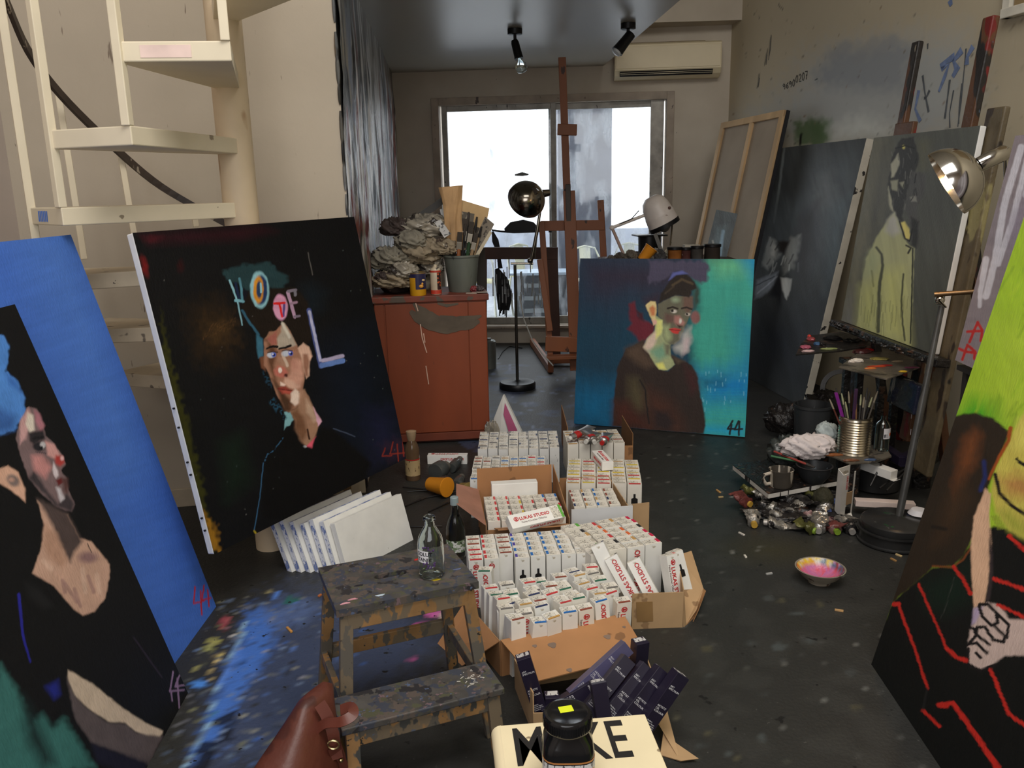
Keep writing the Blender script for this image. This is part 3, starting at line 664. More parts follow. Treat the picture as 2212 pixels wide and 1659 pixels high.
# ---- HOTEL portrait
def p_hotel(c):
    T = lambda p: tr(p, 470, 540, .2773)
    c.poly([(300, 505), (560, 486), (600, 500), (520, 520), (320, 530)], (44, 13, 22), 10, .7)
    c.ell(312, 575, 6, 20, (110, 22, 24), 4, .8, -.25, 3); c.ell(390, 575, 5, 10, (60, 15, 18), 5, .6, 0, 3); c.ell(330, 515, 16, 6, (78, 18, 28), 6, .6, 0, 4)
    c.poly([(400, 660), (470, 640), (510, 690), (515, 770), (470, 800), (420, 770)], (40, 28, 16), 24, .7, 14)
    c.poly([(435, 690), (500, 675), (512, 740), (450, 750)], (60, 42, 22), 12, .5, 16)
    for k in range(14): c.line([(435+k*5, 735-k*2), (460+k*4, 700-k)], 2, (96, 66, 36), 1.5, .4, 3, .4)
    c.poly([(345, 660), (372, 780), (420, 960), (470, 1195), (452, 1195), (400, 980), (352, 770)], (48, 48, 14), 3, .6, 7)
    c.poly([(432, 1090), (462, 1130), (476, 1190), (455, 1200)], (140, 98, 26), 4, .75, 9)
    c.poly([(480, 960), (520, 940), (540, 1040), (490, 1080)], (16, 32, 22), 24, .8)
    c.poly([(690, 740), (800, 700), (870, 960), (800, 1010), (700, 980)], (12, 19, 32), 40, .8)
    c.poly([(780, 880), (850, 880), (880, 985), (800, 1015)], (24, 26, 52), 18, .6, 8)
    c.poly([(820, 960), (870, 940), (880, 980), (840, 1000)], (48, 30, 46), 8, .5, 8)
    for st in [[(849, 955), (842, 981), (874, 978)], [(858, 960), (861, 996)], [(832, 968), (826, 986), (846, 984)], [(870, 955), (872, 985)]]: c.line(st, 2.6, (150, 50, 32), 1.5, .75)
    # sign
    c.poly(T([(40, 150), (200, 110), (400, 98), (480, 160), (560, 200), (520, 300), (440, 345), (420, 300), (210, 310), (150, 250), (60, 220)]), (34, 58, 62), 3, .9, 4)
    c.poly(T([(640, 270), (740, 240), (860, 330), (820, 480), (700, 520), (640, 400)]), (16, 25, 32), 14, .7)
    c.poly(T([(180, 420), (240, 325), (420, 300), (600, 290), (700, 400), (742, 640), (722, 720), (650, 770), (600, 700), (560, 600), (500, 558), (460, 640), (370, 705), (330, 662), (280, 600), (220, 520)]), (28, 21, 17), 2.5)
    c.poly(T([(200, 300), (240, 330), (200, 420), (160, 400)]), (18, 18, 30), 3)
    c.line(T([(94, 238), (130, 330), (160, 420), (192, 584)]), (5, 2.5), (132, 178, 190), 1.2); c.line(T([(170, 222), (185, 300), (192, 402)]), 5, (84, 134, 150), 1.5); c.line(T([(140, 392), (200, 400)]), 6, (112, 164, 178), 1.5)
    c.line(T([(140, 260), (165, 370)]), 6, (22, 34, 62), 2)
    c.ell(*T([(328, 310)])[0], 20.5, 40, (140, 188, 198), 1.5, 1, -.05); c.ell(*T([(338, 312)])[0], 14, 32, (34, 56, 96), 1.5); c.ell(*T([(318, 310)])[0], 11, 29, (206, 138, 42), 1.5); c.ell(*T([(325, 308)])[0], 6, 19, (40, 60, 92), 1.2); c.line(T([(336, 262), (340, 330)]), 4, (150, 196, 204), 1.2); c.line(T([(290, 400), (300, 430)]), 5, (150, 196, 204), 2)
    c.ell(*T([(490, 446)])[0], 15.5, 28, (208, 148, 178), 1.5, 1, -.08)
    c.line(T([(520, 425), (512, 515)]), 5, (92, 72, 132), 1.2); c.line(T([(442, 418), (520, 412)]), 5, (216, 34, 34), 1.2); c.line(T([(482, 415), (502, 520)]), 4.5, (216, 34, 34), 1.2)
    c.line(T([(548, 330), (600, 522)]), 7, (182, 146, 172), 1.2); c.line(T([(550, 322), (608, 312)]), 6, (122, 112, 126), 1.5); c.line(T([(572, 418), (616, 408)]), 5, (152, 122, 142), 1.5); c.line(T([(600, 520), (640, 515)]), 5, (122, 110, 126), 1.5); c.line(T([(600, 320), (606, 350)]), 6, (120, 116, 126), 2)
    c.line(T([(712, 470), (760, 700), (806, 905)]), 10, (74, 84, 138), 2); c.line(T([(716, 482), (800, 860)]), 6, (176, 176, 206), 1.5); c.line(T([(812, 900), (976, 862)]), 11, (98, 128, 190), 1.5); c.line(T([(820, 862), (974, 826)]), 8, (176, 166, 196), 2); c.line(T([(704, 20), (740, 195)]), 2, (96, 92, 88), 1, .8)
    # face
    c.line(T([(192, 470), (240, 552), (320, 660)]), 5, (48, 90, 112), 2); c.poly(T([(300, 660), (350, 690), (356, 830), (322, 840), (306, 790)]), (56, 104, 126), 2)
    c.poly(T([(330, 836), (360, 828), (376, 945), (342, 920)]), (112, 70, 50), 2)
    c.poly(T([(360, 702), (400, 640), (460, 628), (490, 588), (520, 568), (570, 640), (622, 742), (642, 800), (672, 862), (682, 1000), (662, 1092), (640, 1200), (600, 1242), (540, 1262), (500, 1200), (458, 1120), (420, 1020), (392, 952), (362, 900), (360, 830)]), (156, 112, 90), 1.5)
    c.poly(T([(360, 702), (388, 700), (400, 780), (392, 860), (432, 1000), (482, 1122), (524, 1252), (570, 1262), (590, 1190), (500, 1092), (452, 1000), (436, 900), (460, 800), (440, 740)]), (98, 64, 46), 4)
    c.poly(T([(420, 1000), (470, 1090), (520, 1250), (560, 1262), (560, 1180), (470, 1060)]), (74, 50, 36), 4)
    c.poly(T([(386, 692), (460, 628), (462, 732), (420, 742)]), (160, 96, 84), 2)
    c.poly(T([(500, 560), (524, 572), (590, 690), (618, 742), (560, 758), (470, 772), (460, 690), (496, 640)]), (172, 158, 142), 2); c.line(T([(505, 575), (560, 680)]), 6, (214, 206, 190), 3, .8)
    c.poly(T([(590, 850), (652, 856), (670, 1000), (640, 1080), (560, 1062), (524, 1012), (566, 960)]), (198, 148, 128), 4)
    c.poly(T([(560, 860), (620, 850), (630, 930), (580, 940)]), (186, 132, 114), 5, .8)
    c.poly(T([(470, 860), (500, 800), (540, 860), (560, 930), (520, 920)]), (168, 128, 106), 4); c.line(T([(505, 815), (545, 900)]), 6, (206, 180, 160), 2.5)
    c.poly(T([(440, 940), (470, 902), (520, 910), (550, 950), (530, 990), (490, 996), (452, 975)]), (188, 108, 94), 3); c.ell(*T([(486, 938)])[0], 4, 6, (248, 226, 212), 1.2); c.ell(*T([(532, 978)])[0], 4, 4, (70, 28, 26), 1.5)
    c.poly(T([(524, 990), (560, 1010), (640, 1060), (600, 1090), (540, 1060), (515, 1030)]), (206, 164, 144), 3); c.poly(T([(484, 1030), (530, 1050), (520, 1070), (492, 1058)]), (230, 202, 186), 1.5)
    c.poly(T([(466, 1076), (520, 1062), (592, 1098), (562, 1126), (500, 1120)]), (142, 60, 50), 2); c.line(T([(468, 1080), (580, 1098)]), 2, (90, 32, 28), 1); c.poly(T([(500, 1095), (580, 1100), (560, 1118), (510, 1112)]), (178, 84, 70), 2)
    c.poly(T([(574, 1112), (606, 1080), (650, 1116), (646, 1190), (604, 1214), (568, 1182)]), (226, 202, 186), 2)
    c.poly(T([(640, 1090), (680, 1090), (690, 1150), (640, 1230), (630, 1200)]), (170, 130, 106), 3)
    for cx, cy, ix in [(418, 818, 436), (530, 806, 570)]:
        c.ell(*T([(cx, cy)])[0], 9, 6.5, (190, 194, 206), 1.5); c.ell(*T([(ix, cy-2)])[0], 5, 5.2, (64, 92, 200), 1.2); c.ell(*T([(ix+4, cy)])[0], 2.4, 3, (18, 20, 46), 1); c.ell(*T([(ix-4, cy-8)])[0], 1.5, 1.5, (240, 240, 250), .8)
        c.line(T([(cx-30, cy-18), (cx+10, cy-26), (cx+50, cy-20)]), 2, (60, 42, 38), 1)
    c.line(T([(382, 768), (430, 750), (466, 754)]), (4, 6), (24, 19, 19), 1.2); c.line(T([(480, 770), (530, 760), (566, 744)]), (4, 6), (24, 19, 19), 1.2)
    c.poly(T([(628, 762), (668, 724), (712, 760), (736, 830), (716, 872), (718, 978), (690, 1002), (666, 900), (648, 836)]), (212, 172, 150), 1.8); c.poly(T([(664, 812), (700, 812), (712, 860), (706, 980), (682, 985), (668, 890)]), (150, 106, 86), 2.5)
    c.poly(T([(560, 1262), (600, 1240), (640, 1208), (668, 1090), (702, 1130), (760, 1250), (804, 1322), (780, 1400), (742, 1500), (690, 1532), (640, 1490), (604, 1400), (606, 1330)]), (158, 120, 96), 2)
    c.poly(T([(560, 1262), (620, 1240), (680, 1320), (700, 1420), (660, 1500), (604, 1400), (606, 1330)]), (116, 80, 58), 5); c.poly(T([(690, 1160), (740, 1230), (780, 1330), (750, 1340), (690, 1260)]), (190, 158, 134), 4); c.line(T([(700, 1400), (716, 1470)]), 4, (60, 36, 26), 1.5)
    c.poly(T([(745, 1218), (812, 1336), (780, 1376), (768, 1300)]), (220, 168, 190), 1.5); c.poly(T([(768, 1450), (734, 1548), (690, 1532), (716, 1506)]), (216, 88, 108), 1.5); c.ell(*T([(678, 1532)])[0], 4, 2.5, (235, 235, 240), 1)
    c.poly(T([(520, 1268), (572, 1256), (582, 1330), (540, 1380), (522, 1402), (532, 1330)]), (124, 172, 178), 1.5, 1, 3); c.line(T([(430, 1180), (520, 1300)]), 14, (40, 80, 104), 4, .7, 2, .45); c.line(T([(370, 960), (410, 1060)]), 10, (34, 70, 92), 4, .6, 2, .45)
    c.poly(T([(540, 1400), (604, 1400), (650, 1500), (690, 1540), (740, 1540), (800, 1380), (900, 1390), (1200, 1660), (1000, 2100), (350, 2100), (370, 1600)]), (9, 9, 11), 5)
    c.line(T([(510, 1462), (440, 1560), (385, 1592), (362, 1660)]), 2.5, (48, 86, 116), 1.2, 1, 1, .3); c.line([(569, 1000), (562, 1070), (549, 1147)], 2.2, (50, 88, 120), 1); c.line(T([(900, 1390), (1070, 1452)]), 2, (66, 76, 96), 1); c.line([(549, 1147), (556, 1158)], 4, (150, 130, 30), 1.5)
    c.spots(40, (300, 520, 860, 1150), [(90, 100, 100), (120, 120, 116)], (.5, 1.0), 3)
    c.tex(.15, .03, .08, .2, 9)
HZ = .30
BL, b_, u_, w_, h_ = V(-1.1218, 2.8643, .3002), V(.4847, .8746, .0088), V(-.1674, .0828, .9824), 1.2131, 1.2001
hotel = painting('dark portrait with painted letters HOTEL propped above fanned white canvases', BL, b_, u_, w_, h_, .036, p_hotel, (12, 13, 16), 1.05, .0030, m_cv, m_pntd)
hn = b_.cross(u_)
g = G()
for k, t_ in enumerate((.47, .41, .30, .26, .12, .08)):
    p = BL+u_*(h_*t_)-hn*.012-b_*.0015; part(hotel, 'tack', G().bar(p, p-b_*.007, .006, .006), bkm)
# wooden props under the painting (hidden trestle that carries it)
pm_ = M('prop_wood', (120, 92, 62), .7)
q = BL+b_*.10-hn*.06; q2 = BL+b_*(w_-.08)-hn*.06
tre = thing('display_easel', 'low wooden easel hidden behind the dark HOTEL portrait', 'easel', V((q.x+q2.x)/2, (q.y+q2.y)/2, 0))
bb_ = V(-hn.x, -hn.y, 0).normalized()
for s_ in (.55, .86):
    p = BL+b_*(w_*s_)-hn*.05; z0 = p+bb_*.20; part(tre, 'leg', G().bar(V(z0.x, z0.y, 0), p+u_*(h_*.6)+bb_*.025, .035, .02, bb_), pm_)
part(tre, 'cross_bar', G().bar(BL+b_*(w_*.3)-hn*.05+u_*.05+bb_*.02, BL+b_*(w_*.92)-hn*.05+u_*.05+bb_*.02, .02, .04), pm_)
p = BL+b_*(w_*.7)-hn*.07+u_*h_*.6; part(tre, 'rear_leg', G().bar(p, V(p.x+bb_.x*.16, p.y+bb_.y*.16, 0), .035, .02), pm_)
# ---- teal portrait
def p_teal(c):
    T = lambda p: tr(p, 1240, 540, .2532)
    c.poly(T([(0, 0), (1000, 0), (1050, 400), (760, 480), (520, 450), (300, 600), (0, 500)]), (44, 40, 56), 40, .85)
    c.poly(T([(30, 400), (400, 420), (480, 800), (380, 1100), (20, 1150)]), (22, 52, 72), 50, .7)
    c.poly(T([(-20, 1150), (340, 1180), (330, 1520), (-20, 1500)]), (10, 94, 136), 40, .8, 6)
    c.poly(T([(1040, 250), (1160, 100), (1600, 40), (1600, 1700), (1080, 1700), (1040, 1000), (980, 700), (1060, 500)]), (56, 148, 132), 14, 1, 3)
    c.poly(T([(1180, 90), (1420, 90), (1440, 180), (1250, 200)]), (104, 176, 124), 26, .8); c.poly(T([(1430, 60), (1600, 40), (1580, 300), (1500, 160)]), (8, 118, 176), 24, .9)
    c.poly(T([(1380, 560), (1600, 640), (1600, 1120), (1420, 1000)]), (14, 116, 150), 34, .8); c.poly(T([(1040, 1040), (1600, 960), (1600, 1330), (1090, 1360)]), (8, 112, 168), 30, .85, 6)
    c.poly(T([(1060, 1100), (1300, 1080), (1280, 1160), (1080, 1180)]), (14, 84, 112), 12, .7, 5); c.poly(T([(1120, 1340), (1460, 1360), (1440, 1470), (1130, 1450)]), (54, 158, 150), 16, .8, 5); c.poly(T([(1110, 1490), (1460, 1500), (1450, 1590), (1100, 1570)]), (26, 146, 186), 10, .8)
    for k in range(12): c.line(T([(1120, 1190+k*22), (1460, 1180+k*26)]), 3, (20, 140, 176), 3, .25)
    c.poly(T([(640, 90), (1110, 92), (1152, 150), (1140, 262), (1080, 280), (1030, 262), (960, 200), (860, 190), (780, 240), (640, 300)]), (68, 64, 84), 3, .95, 4)
    c.poly(T([(470, 452), (520, 438), (540, 560), (600, 600), (692, 640), (660, 740), (560, 790), (512, 722), (455, 682), (492, 620), (466, 560)]), (96, 32, 44), 3, .95, 2); c.poly(T([(540, 520), (580, 540), (600, 610), (550, 590)]), (66, 28, 38), 3)
    c.poly(T([(600, 420), (720, 380), (720, 450), (620, 470)]), (54, 28, 36), 10, .7)
    bod = [(440, 842), (592, 770), (622, 850), (690, 972), (742, 1022), (800, 1032), (862, 980), (812, 890), (1000, 978), (1046, 1050), (1062, 1150), (1112, 1400), (1122, 1500), (1104, 1572), (920, 1556), (330, 1502), (345, 1200), (372, 1000), (430, 872)]
    c.poly(T(bod), (44, 34, 30), 2)
    c.poly(T([(440, 842), (590, 780), (604, 860), (690, 972), (620, 1010), (520, 960), (450, 900)]), (78, 62, 50), 8, .9); c.poly(T([(820, 895), (950, 950), (880, 970)]), (74, 62, 50), 4)
    c.poly(T([(470, 1090), (540, 1090), (612, 1240), (604, 1340), (540, 1392), (500, 1360), (460, 1240)]), (74, 66, 46), 12, .9); c.poly(T([(340, 1290), (470, 1290), (560, 1400), (660, 1530), (338, 1500)]), (66, 34, 26), 12, .9)
    c.poly(T([(640, 1200), (820, 1290), (900, 1440), (920, 1556), (660, 1530), (620, 1300)]), (74, 42, 30), 20, .7); c.poly(T([(680, 1360), (800, 1380), (860, 1480), (800, 1545), (690, 1520)]), (40, 30, 30), 8); c.poly(T([(940, 980), (1040, 1060), (1060, 1180), (1000, 1240), (960, 1080)]), (58, 30, 30), 8, .9)
    c.line(T([(560, 1110), (610, 1200), (616, 1300), (640, 1480)]), 3, (26, 22, 22), 2)
    c.poly(T([(700, 560), (760, 600), (772, 760), (822, 800), (820, 900), (862, 976), (800, 1026), (730, 1016), (690, 972), (640, 890), (594, 830), (622, 760), (690, 690)]), (150, 158, 118), 1.5)
    c.poly(T([(594, 830), (630, 760), (695, 690), (720, 720), (690, 800), (640, 880)]), (204, 182, 166), 4); c.poly(T([(700, 590), (756, 600), (752, 700), (700, 760)]), (224, 210, 126), 3); c.poly(T([(700, 970), (760, 960), (784, 1020), (730, 1016)]), (216, 204, 112), 3); c.poly(T([(640, 860), (760, 800), (800, 900), (720, 950)]), (112, 150, 124), 6, .9); c.poly(T([(770, 800), (822, 800), (816, 900), (780, 900)]), (104, 104, 84), 4)
    c.poly(T([(715, 462), (762, 440), (862, 388), (960, 398), (1012, 400), (1016, 480), (990, 562), (952, 642), (932, 702), (900, 780), (850, 806), (784, 792), (756, 742), (760, 600), (720, 560)]), (96, 94, 78), 1.5)
    c.poly(T([(930, 400), (1012, 400), (1016, 480), (980, 540), (930, 500)]), (98, 76, 66), 4); c.ell(*T([(866, 425)])[0], 8, 6, (140, 156, 128), 4, .8); c.poly(T([(780, 540), (860, 560), (860, 620), (800, 620), (770, 580)]), (98, 76, 68), 4); c.poly(T([(760, 640), (810, 640), (830, 760), (790, 790), (760, 740)]), (160, 172, 126), 6, .8)
    c.poly(T([(860, 560), (900, 560), (946, 620), (930, 650), (880, 640), (856, 610)]), (158, 112, 104), 3); c.ell(*T([(906, 606)])[0], 3, 5, (228, 204, 194), 1.5); c.poly(T([(872, 630), (930, 648), (900, 660)]), (44, 28, 26), 2)
    c.ell(*T([(852, 524)])[0], 6, 3.5, (196, 190, 180), 1.2); c.ell(*T([(838, 520)])[0], 3, 3.4, (30, 24, 22), 1); c.ell(*T([(970, 548)])[0], 5, 3, (180, 170, 160), 1.2); c.ell(*T([(964, 545)])[0], 2.6, 3, (30, 24, 22), 1)
    c.line(T([(800, 500), (840, 486), (884, 500)]), 4, (42, 34, 30), 1.5); c.line(T([(920, 500), (960, 490), (1002, 505)]), 4, (42, 34, 30), 1.5)
    c.poly(T([(808, 672), (860, 664), (912, 680), (890, 718), (842, 706)]), (186, 58, 54), 1.5); c.line(T([(812, 678), (905, 688)]), 1.5, (110, 30, 30), 1)
    c.poly(T([(612, 472), (650, 434), (690, 440), (708, 500), (692, 560), (704, 620), (676, 642), (656, 572), (626, 520)]), (228, 188, 134), 1.5); c.poly(T([(640, 500), (670, 470), (696, 500), (690, 560), (660, 560)]), (188, 118, 76), 2.5); c.poly(T([(664, 590), (704, 600), (704, 632), (676, 642)]), (222, 164, 150), 2)
    c.ell(*T([(1036, 576)])[0], 10, 14, (124, 84, 82), 2.5)
    c.poly(T([(1040, 300), (1070, 340), (1066, 450), (1030, 500), (1020, 400)]), (48, 66, 60), 4)
    c.poly(T([(720, 452), (740, 380), (812, 270), (870, 214), (962, 208), (1030, 268), (1044, 330), (1002, 352), (982, 412), (930, 390), (860, 386), (772, 432)]), (36, 29, 24), 1.8); c.line(T([(840, 300), (920, 250), (1010, 290)]), 5, (84, 70, 50), 3, .7); c.line(T([(780, 370), (850, 310)]), 4, (72, 60, 46), 3, .6)
    c.poly(T([(806, 258), (846, 192), (920, 178), (972, 202), (870, 214)]), (86, 92, 150), 2)
    c.poly(T([(918, 710), (990, 648), (1002, 780), (962, 872), (920, 896), (850, 850), (846, 830), (900, 780)]), (168, 168, 164), 6, .85, 3); c.poly(T([(940, 760), (996, 750), (970, 860), (930, 890)]), (196, 172, 176), 6, .7)
    for st in [[(1352, 1458), (1312, 1526), (1364, 1526)], [(1342, 1490), (1328, 1572)], [(1404, 1458), (1370, 1532), (1436, 1526)], [(1412, 1464), (1406, 1582)]]: c.line(T(st), 4.2, (22, 26, 28), 1.2)
    for k in range(22):
        x = rnd.uniform(1090, 1480); y = rnd.uniform(1020, 1350); c.line(T([(x, y), (x, y+rnd.uniform(14, 40))]), 1.6, (120, 186, 206), 1, .6)
    c.tex(.05, .12, .02, .12, 5); c.tex(.05, .02, .3, .06, 7)
BL, b_, u_, w_, h_ = fit4([(1254, 558), (1631, 560), (1609, 944), (1240, 915)], 0.004)
painting('square teal portrait with a red-lipped face, signed 44, standing mid-floor', BL, b_, u_, w_, h_, .03, p_teal, (20, 58, 78), 1.5, .0034, M('teal_edge', (60, 120, 130), .6), m_pntm)
TEAL = (BL, b_, u_, w_, h_)
# ---- large dark canvas against the right wall
def p_dark(c):
    T = lambda p: tr(p, 1472, 500, .3345)
    c.poly([(1625, 330), (1720, 318), (1700, 480), (1600, 500)], (52, 56, 58), 26, .7); c.line([(1694, 320), (1684, 400), (1672, 480)], 5, (98, 104, 104), 3, .7)
    c.poly([(1760, 360), (1850, 330), (1810, 560), (1760, 580)], (56, 62, 64), 30, .6); c.poly([(1770, 380), (1800, 370), (1800, 440), (1765, 450)], (72, 74, 74), 16, .6, 6)
    c.poly([(1800, 440), (1838, 420), (1800, 600), (1780, 640)], (58, 68, 72), 14, .6); c.poly([(1640, 440), (1740, 420), (1730, 560), (1640, 620)], (60, 66, 70), 22, .6)
    c.poly([(1725, 470), (1770, 430), (1760, 540), (1740, 620), (1715, 560)], (26, 24, 24), 12, .8)
    c.poly(T([(570, 30), (620, 60), (600, 200), (630, 130), (650, 140), (560, 250), (520, 230), (540, 120)]), (108, 112, 112), 3, .85, 3); c.poly(T([(590, 70), (620, 120), (600, 180), (575, 140)]), (140, 142, 140), 3, .8, 2)
    c.poly(T([(700, 40), (770, 20), (760, 120), (720, 240), (660, 280), (660, 160)]), (92, 94, 92), 4, .85, 3)
    for k in range(14):
        x = rnd.uniform(540, 760); y = rnd.uniform(20, 240); c.line(T([(x, y), (x-rnd.uniform(5, 30), y+rnd.uniform(30, 70))]), rnd.uniform(1.5, 4), rnd.choice([(130, 134, 132), (34, 34, 36), (112, 116, 118), (62, 64, 66)]), 1.5, .7)
    c.poly(T([(620, 60), (700, 60), (660, 150), (630, 130)]), (30, 28, 28), 3, .9)
    c.poly(T([(486, 312), (632, 258), (600, 350), (520, 420), (470, 440)]), (92, 98, 106), 3, .95); c.line(T([(490, 400), (620, 290)]), 3, (132, 138, 146), 1.5, .7); c.line(T([(480, 350), (600, 290)]), 2, (50, 54, 60), 1.5)
    c.poly(T([(636, 298), (712, 306), (704, 380), (680, 444), (650, 380)]), (138, 140, 138), 2); c.poly(T([(632, 260), (640, 300), (650, 390), (640, 500), (620, 420), (560, 420)]), (20, 21, 24), 4)
    c.poly(T([(400, 500), (900, 480), (840, 1050), (400, 900)]), (24, 27, 32), 50, .8)
    c.tex(-.2, .06, .015, .35, 5); c.tex(-.2, .25, .03, .15, 9)
BL, b_, u_, w_, h_ = V(1.8884, 7.7872, .003), V(.1229, -.9924, 0), V(.1789, .0204, .9837), 1.927, 1.923
painting('large dark grey canvas of two shadowy heads leaning on the right wall', BL, b_, u_, w_, h_, .06, p_dark, (40, 42, 42), 2.9, .0062, m_cvd, m_pntd)
# ---- olive standing figure on the easel
def p_olive(c):
    T = lambda p: tr(p, 1740, 260, .3255)
    c.poly(T([(440, 100), (560, 120), (520, 600), (400, 900), (330, 1400), (200, 1400), (330, 700)]), (98, 96, 80), 14, .8, 4)
    c.poly(T([(480, 140), (560, 140), (540, 560), (440, 820), (400, 700)]), (62, 62, 56), 14, .7); c.poly(T([(760, 150), (820, 140), (800, 320), (760, 330)]), (88, 86, 62), 16, .6); c.poly(T([(860, 40), (1160, 30), (900, 1500), (720, 1500), (740, 700)]), (66, 68, 64), 30, .7)
    c.poly(T([(230, 1330), (300, 1100), (340, 1390), (330, 1420)]), (92, 92, 88), 10, .7)
    c.poly(T([(590, 610), (560, 640), (520, 700), (470, 780), (440, 842), (402, 920), (372, 1100), (338, 1400), (700, 1500), (716, 1050), (722, 850), (690, 832), (650, 780), (622, 680)]), (142, 144, 108), 2)
    c.poly(T([(590, 612), (540, 660), (530, 740), (580, 770), (630, 740), (610, 660)]), (150, 150, 142), 5, .9); c.poly(T([(370, 1100), (480, 1060), (480, 1400), (340, 1390)]), (152, 154, 96), 16, .7); c.poly(T([(500, 1000), (640, 980), (690, 1480), (500, 1440)]), (164, 166, 104), 20, .7); c.poly(T([(400, 920), (440, 850), (490, 900), (480, 1000), (390, 1040)]), (136, 142, 108), 8, .8)
    c.line(T([(470, 842), (505, 890), (512, 960), (490, 1100), (482, 1400)]), (5, 8), (48, 50, 44), 3, .9); c.line(T([(650, 1020), (636, 1200), (646, 1360), (660, 1460)]), 4, (44, 46, 38), 2.5, .9); c.line(T([(712, 850), (706, 1150), (696, 1480)]), 3, (36, 38, 34), 1.5); c.line(T([(440, 1000), (450, 1100)]), 4, (98, 100, 66), 3, .7)
    for k in range(26):
        x = rnd.uniform(350, 690); y = rnd.uniform(1150, 1330); c.line(T([(x, y), (x-8, y+rnd.uniform(60, 150))]), 1.4, (84, 86, 54), 1, .5)
    c.poly(T([(600, 182), (640, 122), (720, 108), (742, 190), (752, 280), (722, 350), (692, 430), (656, 560), (642, 680), (600, 622), (572, 560), (548, 420), (568, 260)]), (42, 42, 40), 2, 1, 2)
    c.poly(T([(700, 330), (798, 350), (790, 470), (742, 560), (752, 680), (740, 840), (706, 780), (690, 660), (650, 600), (664, 540), (690, 430)]), (66, 66, 64), 3, .95, 2); c.poly(T([(700, 640), (752, 670), (738, 850), (706, 830)]), (38, 38, 36), 3)
    c.poly(T([(568, 290), (618, 218), (624, 300), (588, 372), (568, 380)]), (138, 138, 122), 2); c.poly(T([(566, 400), (618, 394), (606, 470), (570, 460)]), (122, 122, 104), 2); c.poly(T([(550, 440), (566, 500), (582, 604), (562, 590), (548, 500)]), (136, 136, 118), 2); c.poly(T([(626, 410), (660, 400), (650, 450)]), (126, 126, 108), 2); c.poly(T([(690, 510), (730, 500), (742, 540), (700, 540)]), (112, 112, 104), 2)
    for k in range(22):
        x = rnd.uniform(570, 740); y = rnd.uniform(160, 560); c.line(T([(x, y), (x+rnd.uniform(-14, 20), y+rnd.uniform(20, 60))]), rnd.uniform(1.2, 3), rnd.choice([(22, 22, 22), (92, 92, 86), (70, 70, 66), (18, 18, 18)]), 1.2, .8)
    c.ell(*T([(652, 178)])[0], 3, 4, (168, 160, 88), 1.5); c.line(T([(600, 185), (660, 168), (720, 185)]), 3, (24, 24, 24), 1.5)
    c.poly(T([(632, 680), (660, 670), (690, 730), (694, 790), (664, 786)]), (176, 166, 98), 2); c.line(T([(624, 670), (660, 786), (690, 802), (710, 720)]), 3, (30, 30, 28), 1.5); c.line(T([(668, 830), (700, 846), (680, 880)]), 4, (44, 44, 38), 2)
    c.tex(-.15, .12, .012, .18, 5)
BL, b_, u_, w_, h_ = V(2.0155, 4.9974, .7816), V(.0442, -.999, -.007), V(.105, -.0023, .9945), 1.0333, 1.0738
painting('olive and grey painting of a standing figure resting on the crusted easel tray', BL, b_, u_, w_, h_, .032, p_olive, (70, 72, 66), 1.95, .0034, m_cv, m_pntd)
OLV = (BL.copy(), b_.copy(), u_.copy(), w_, h_)
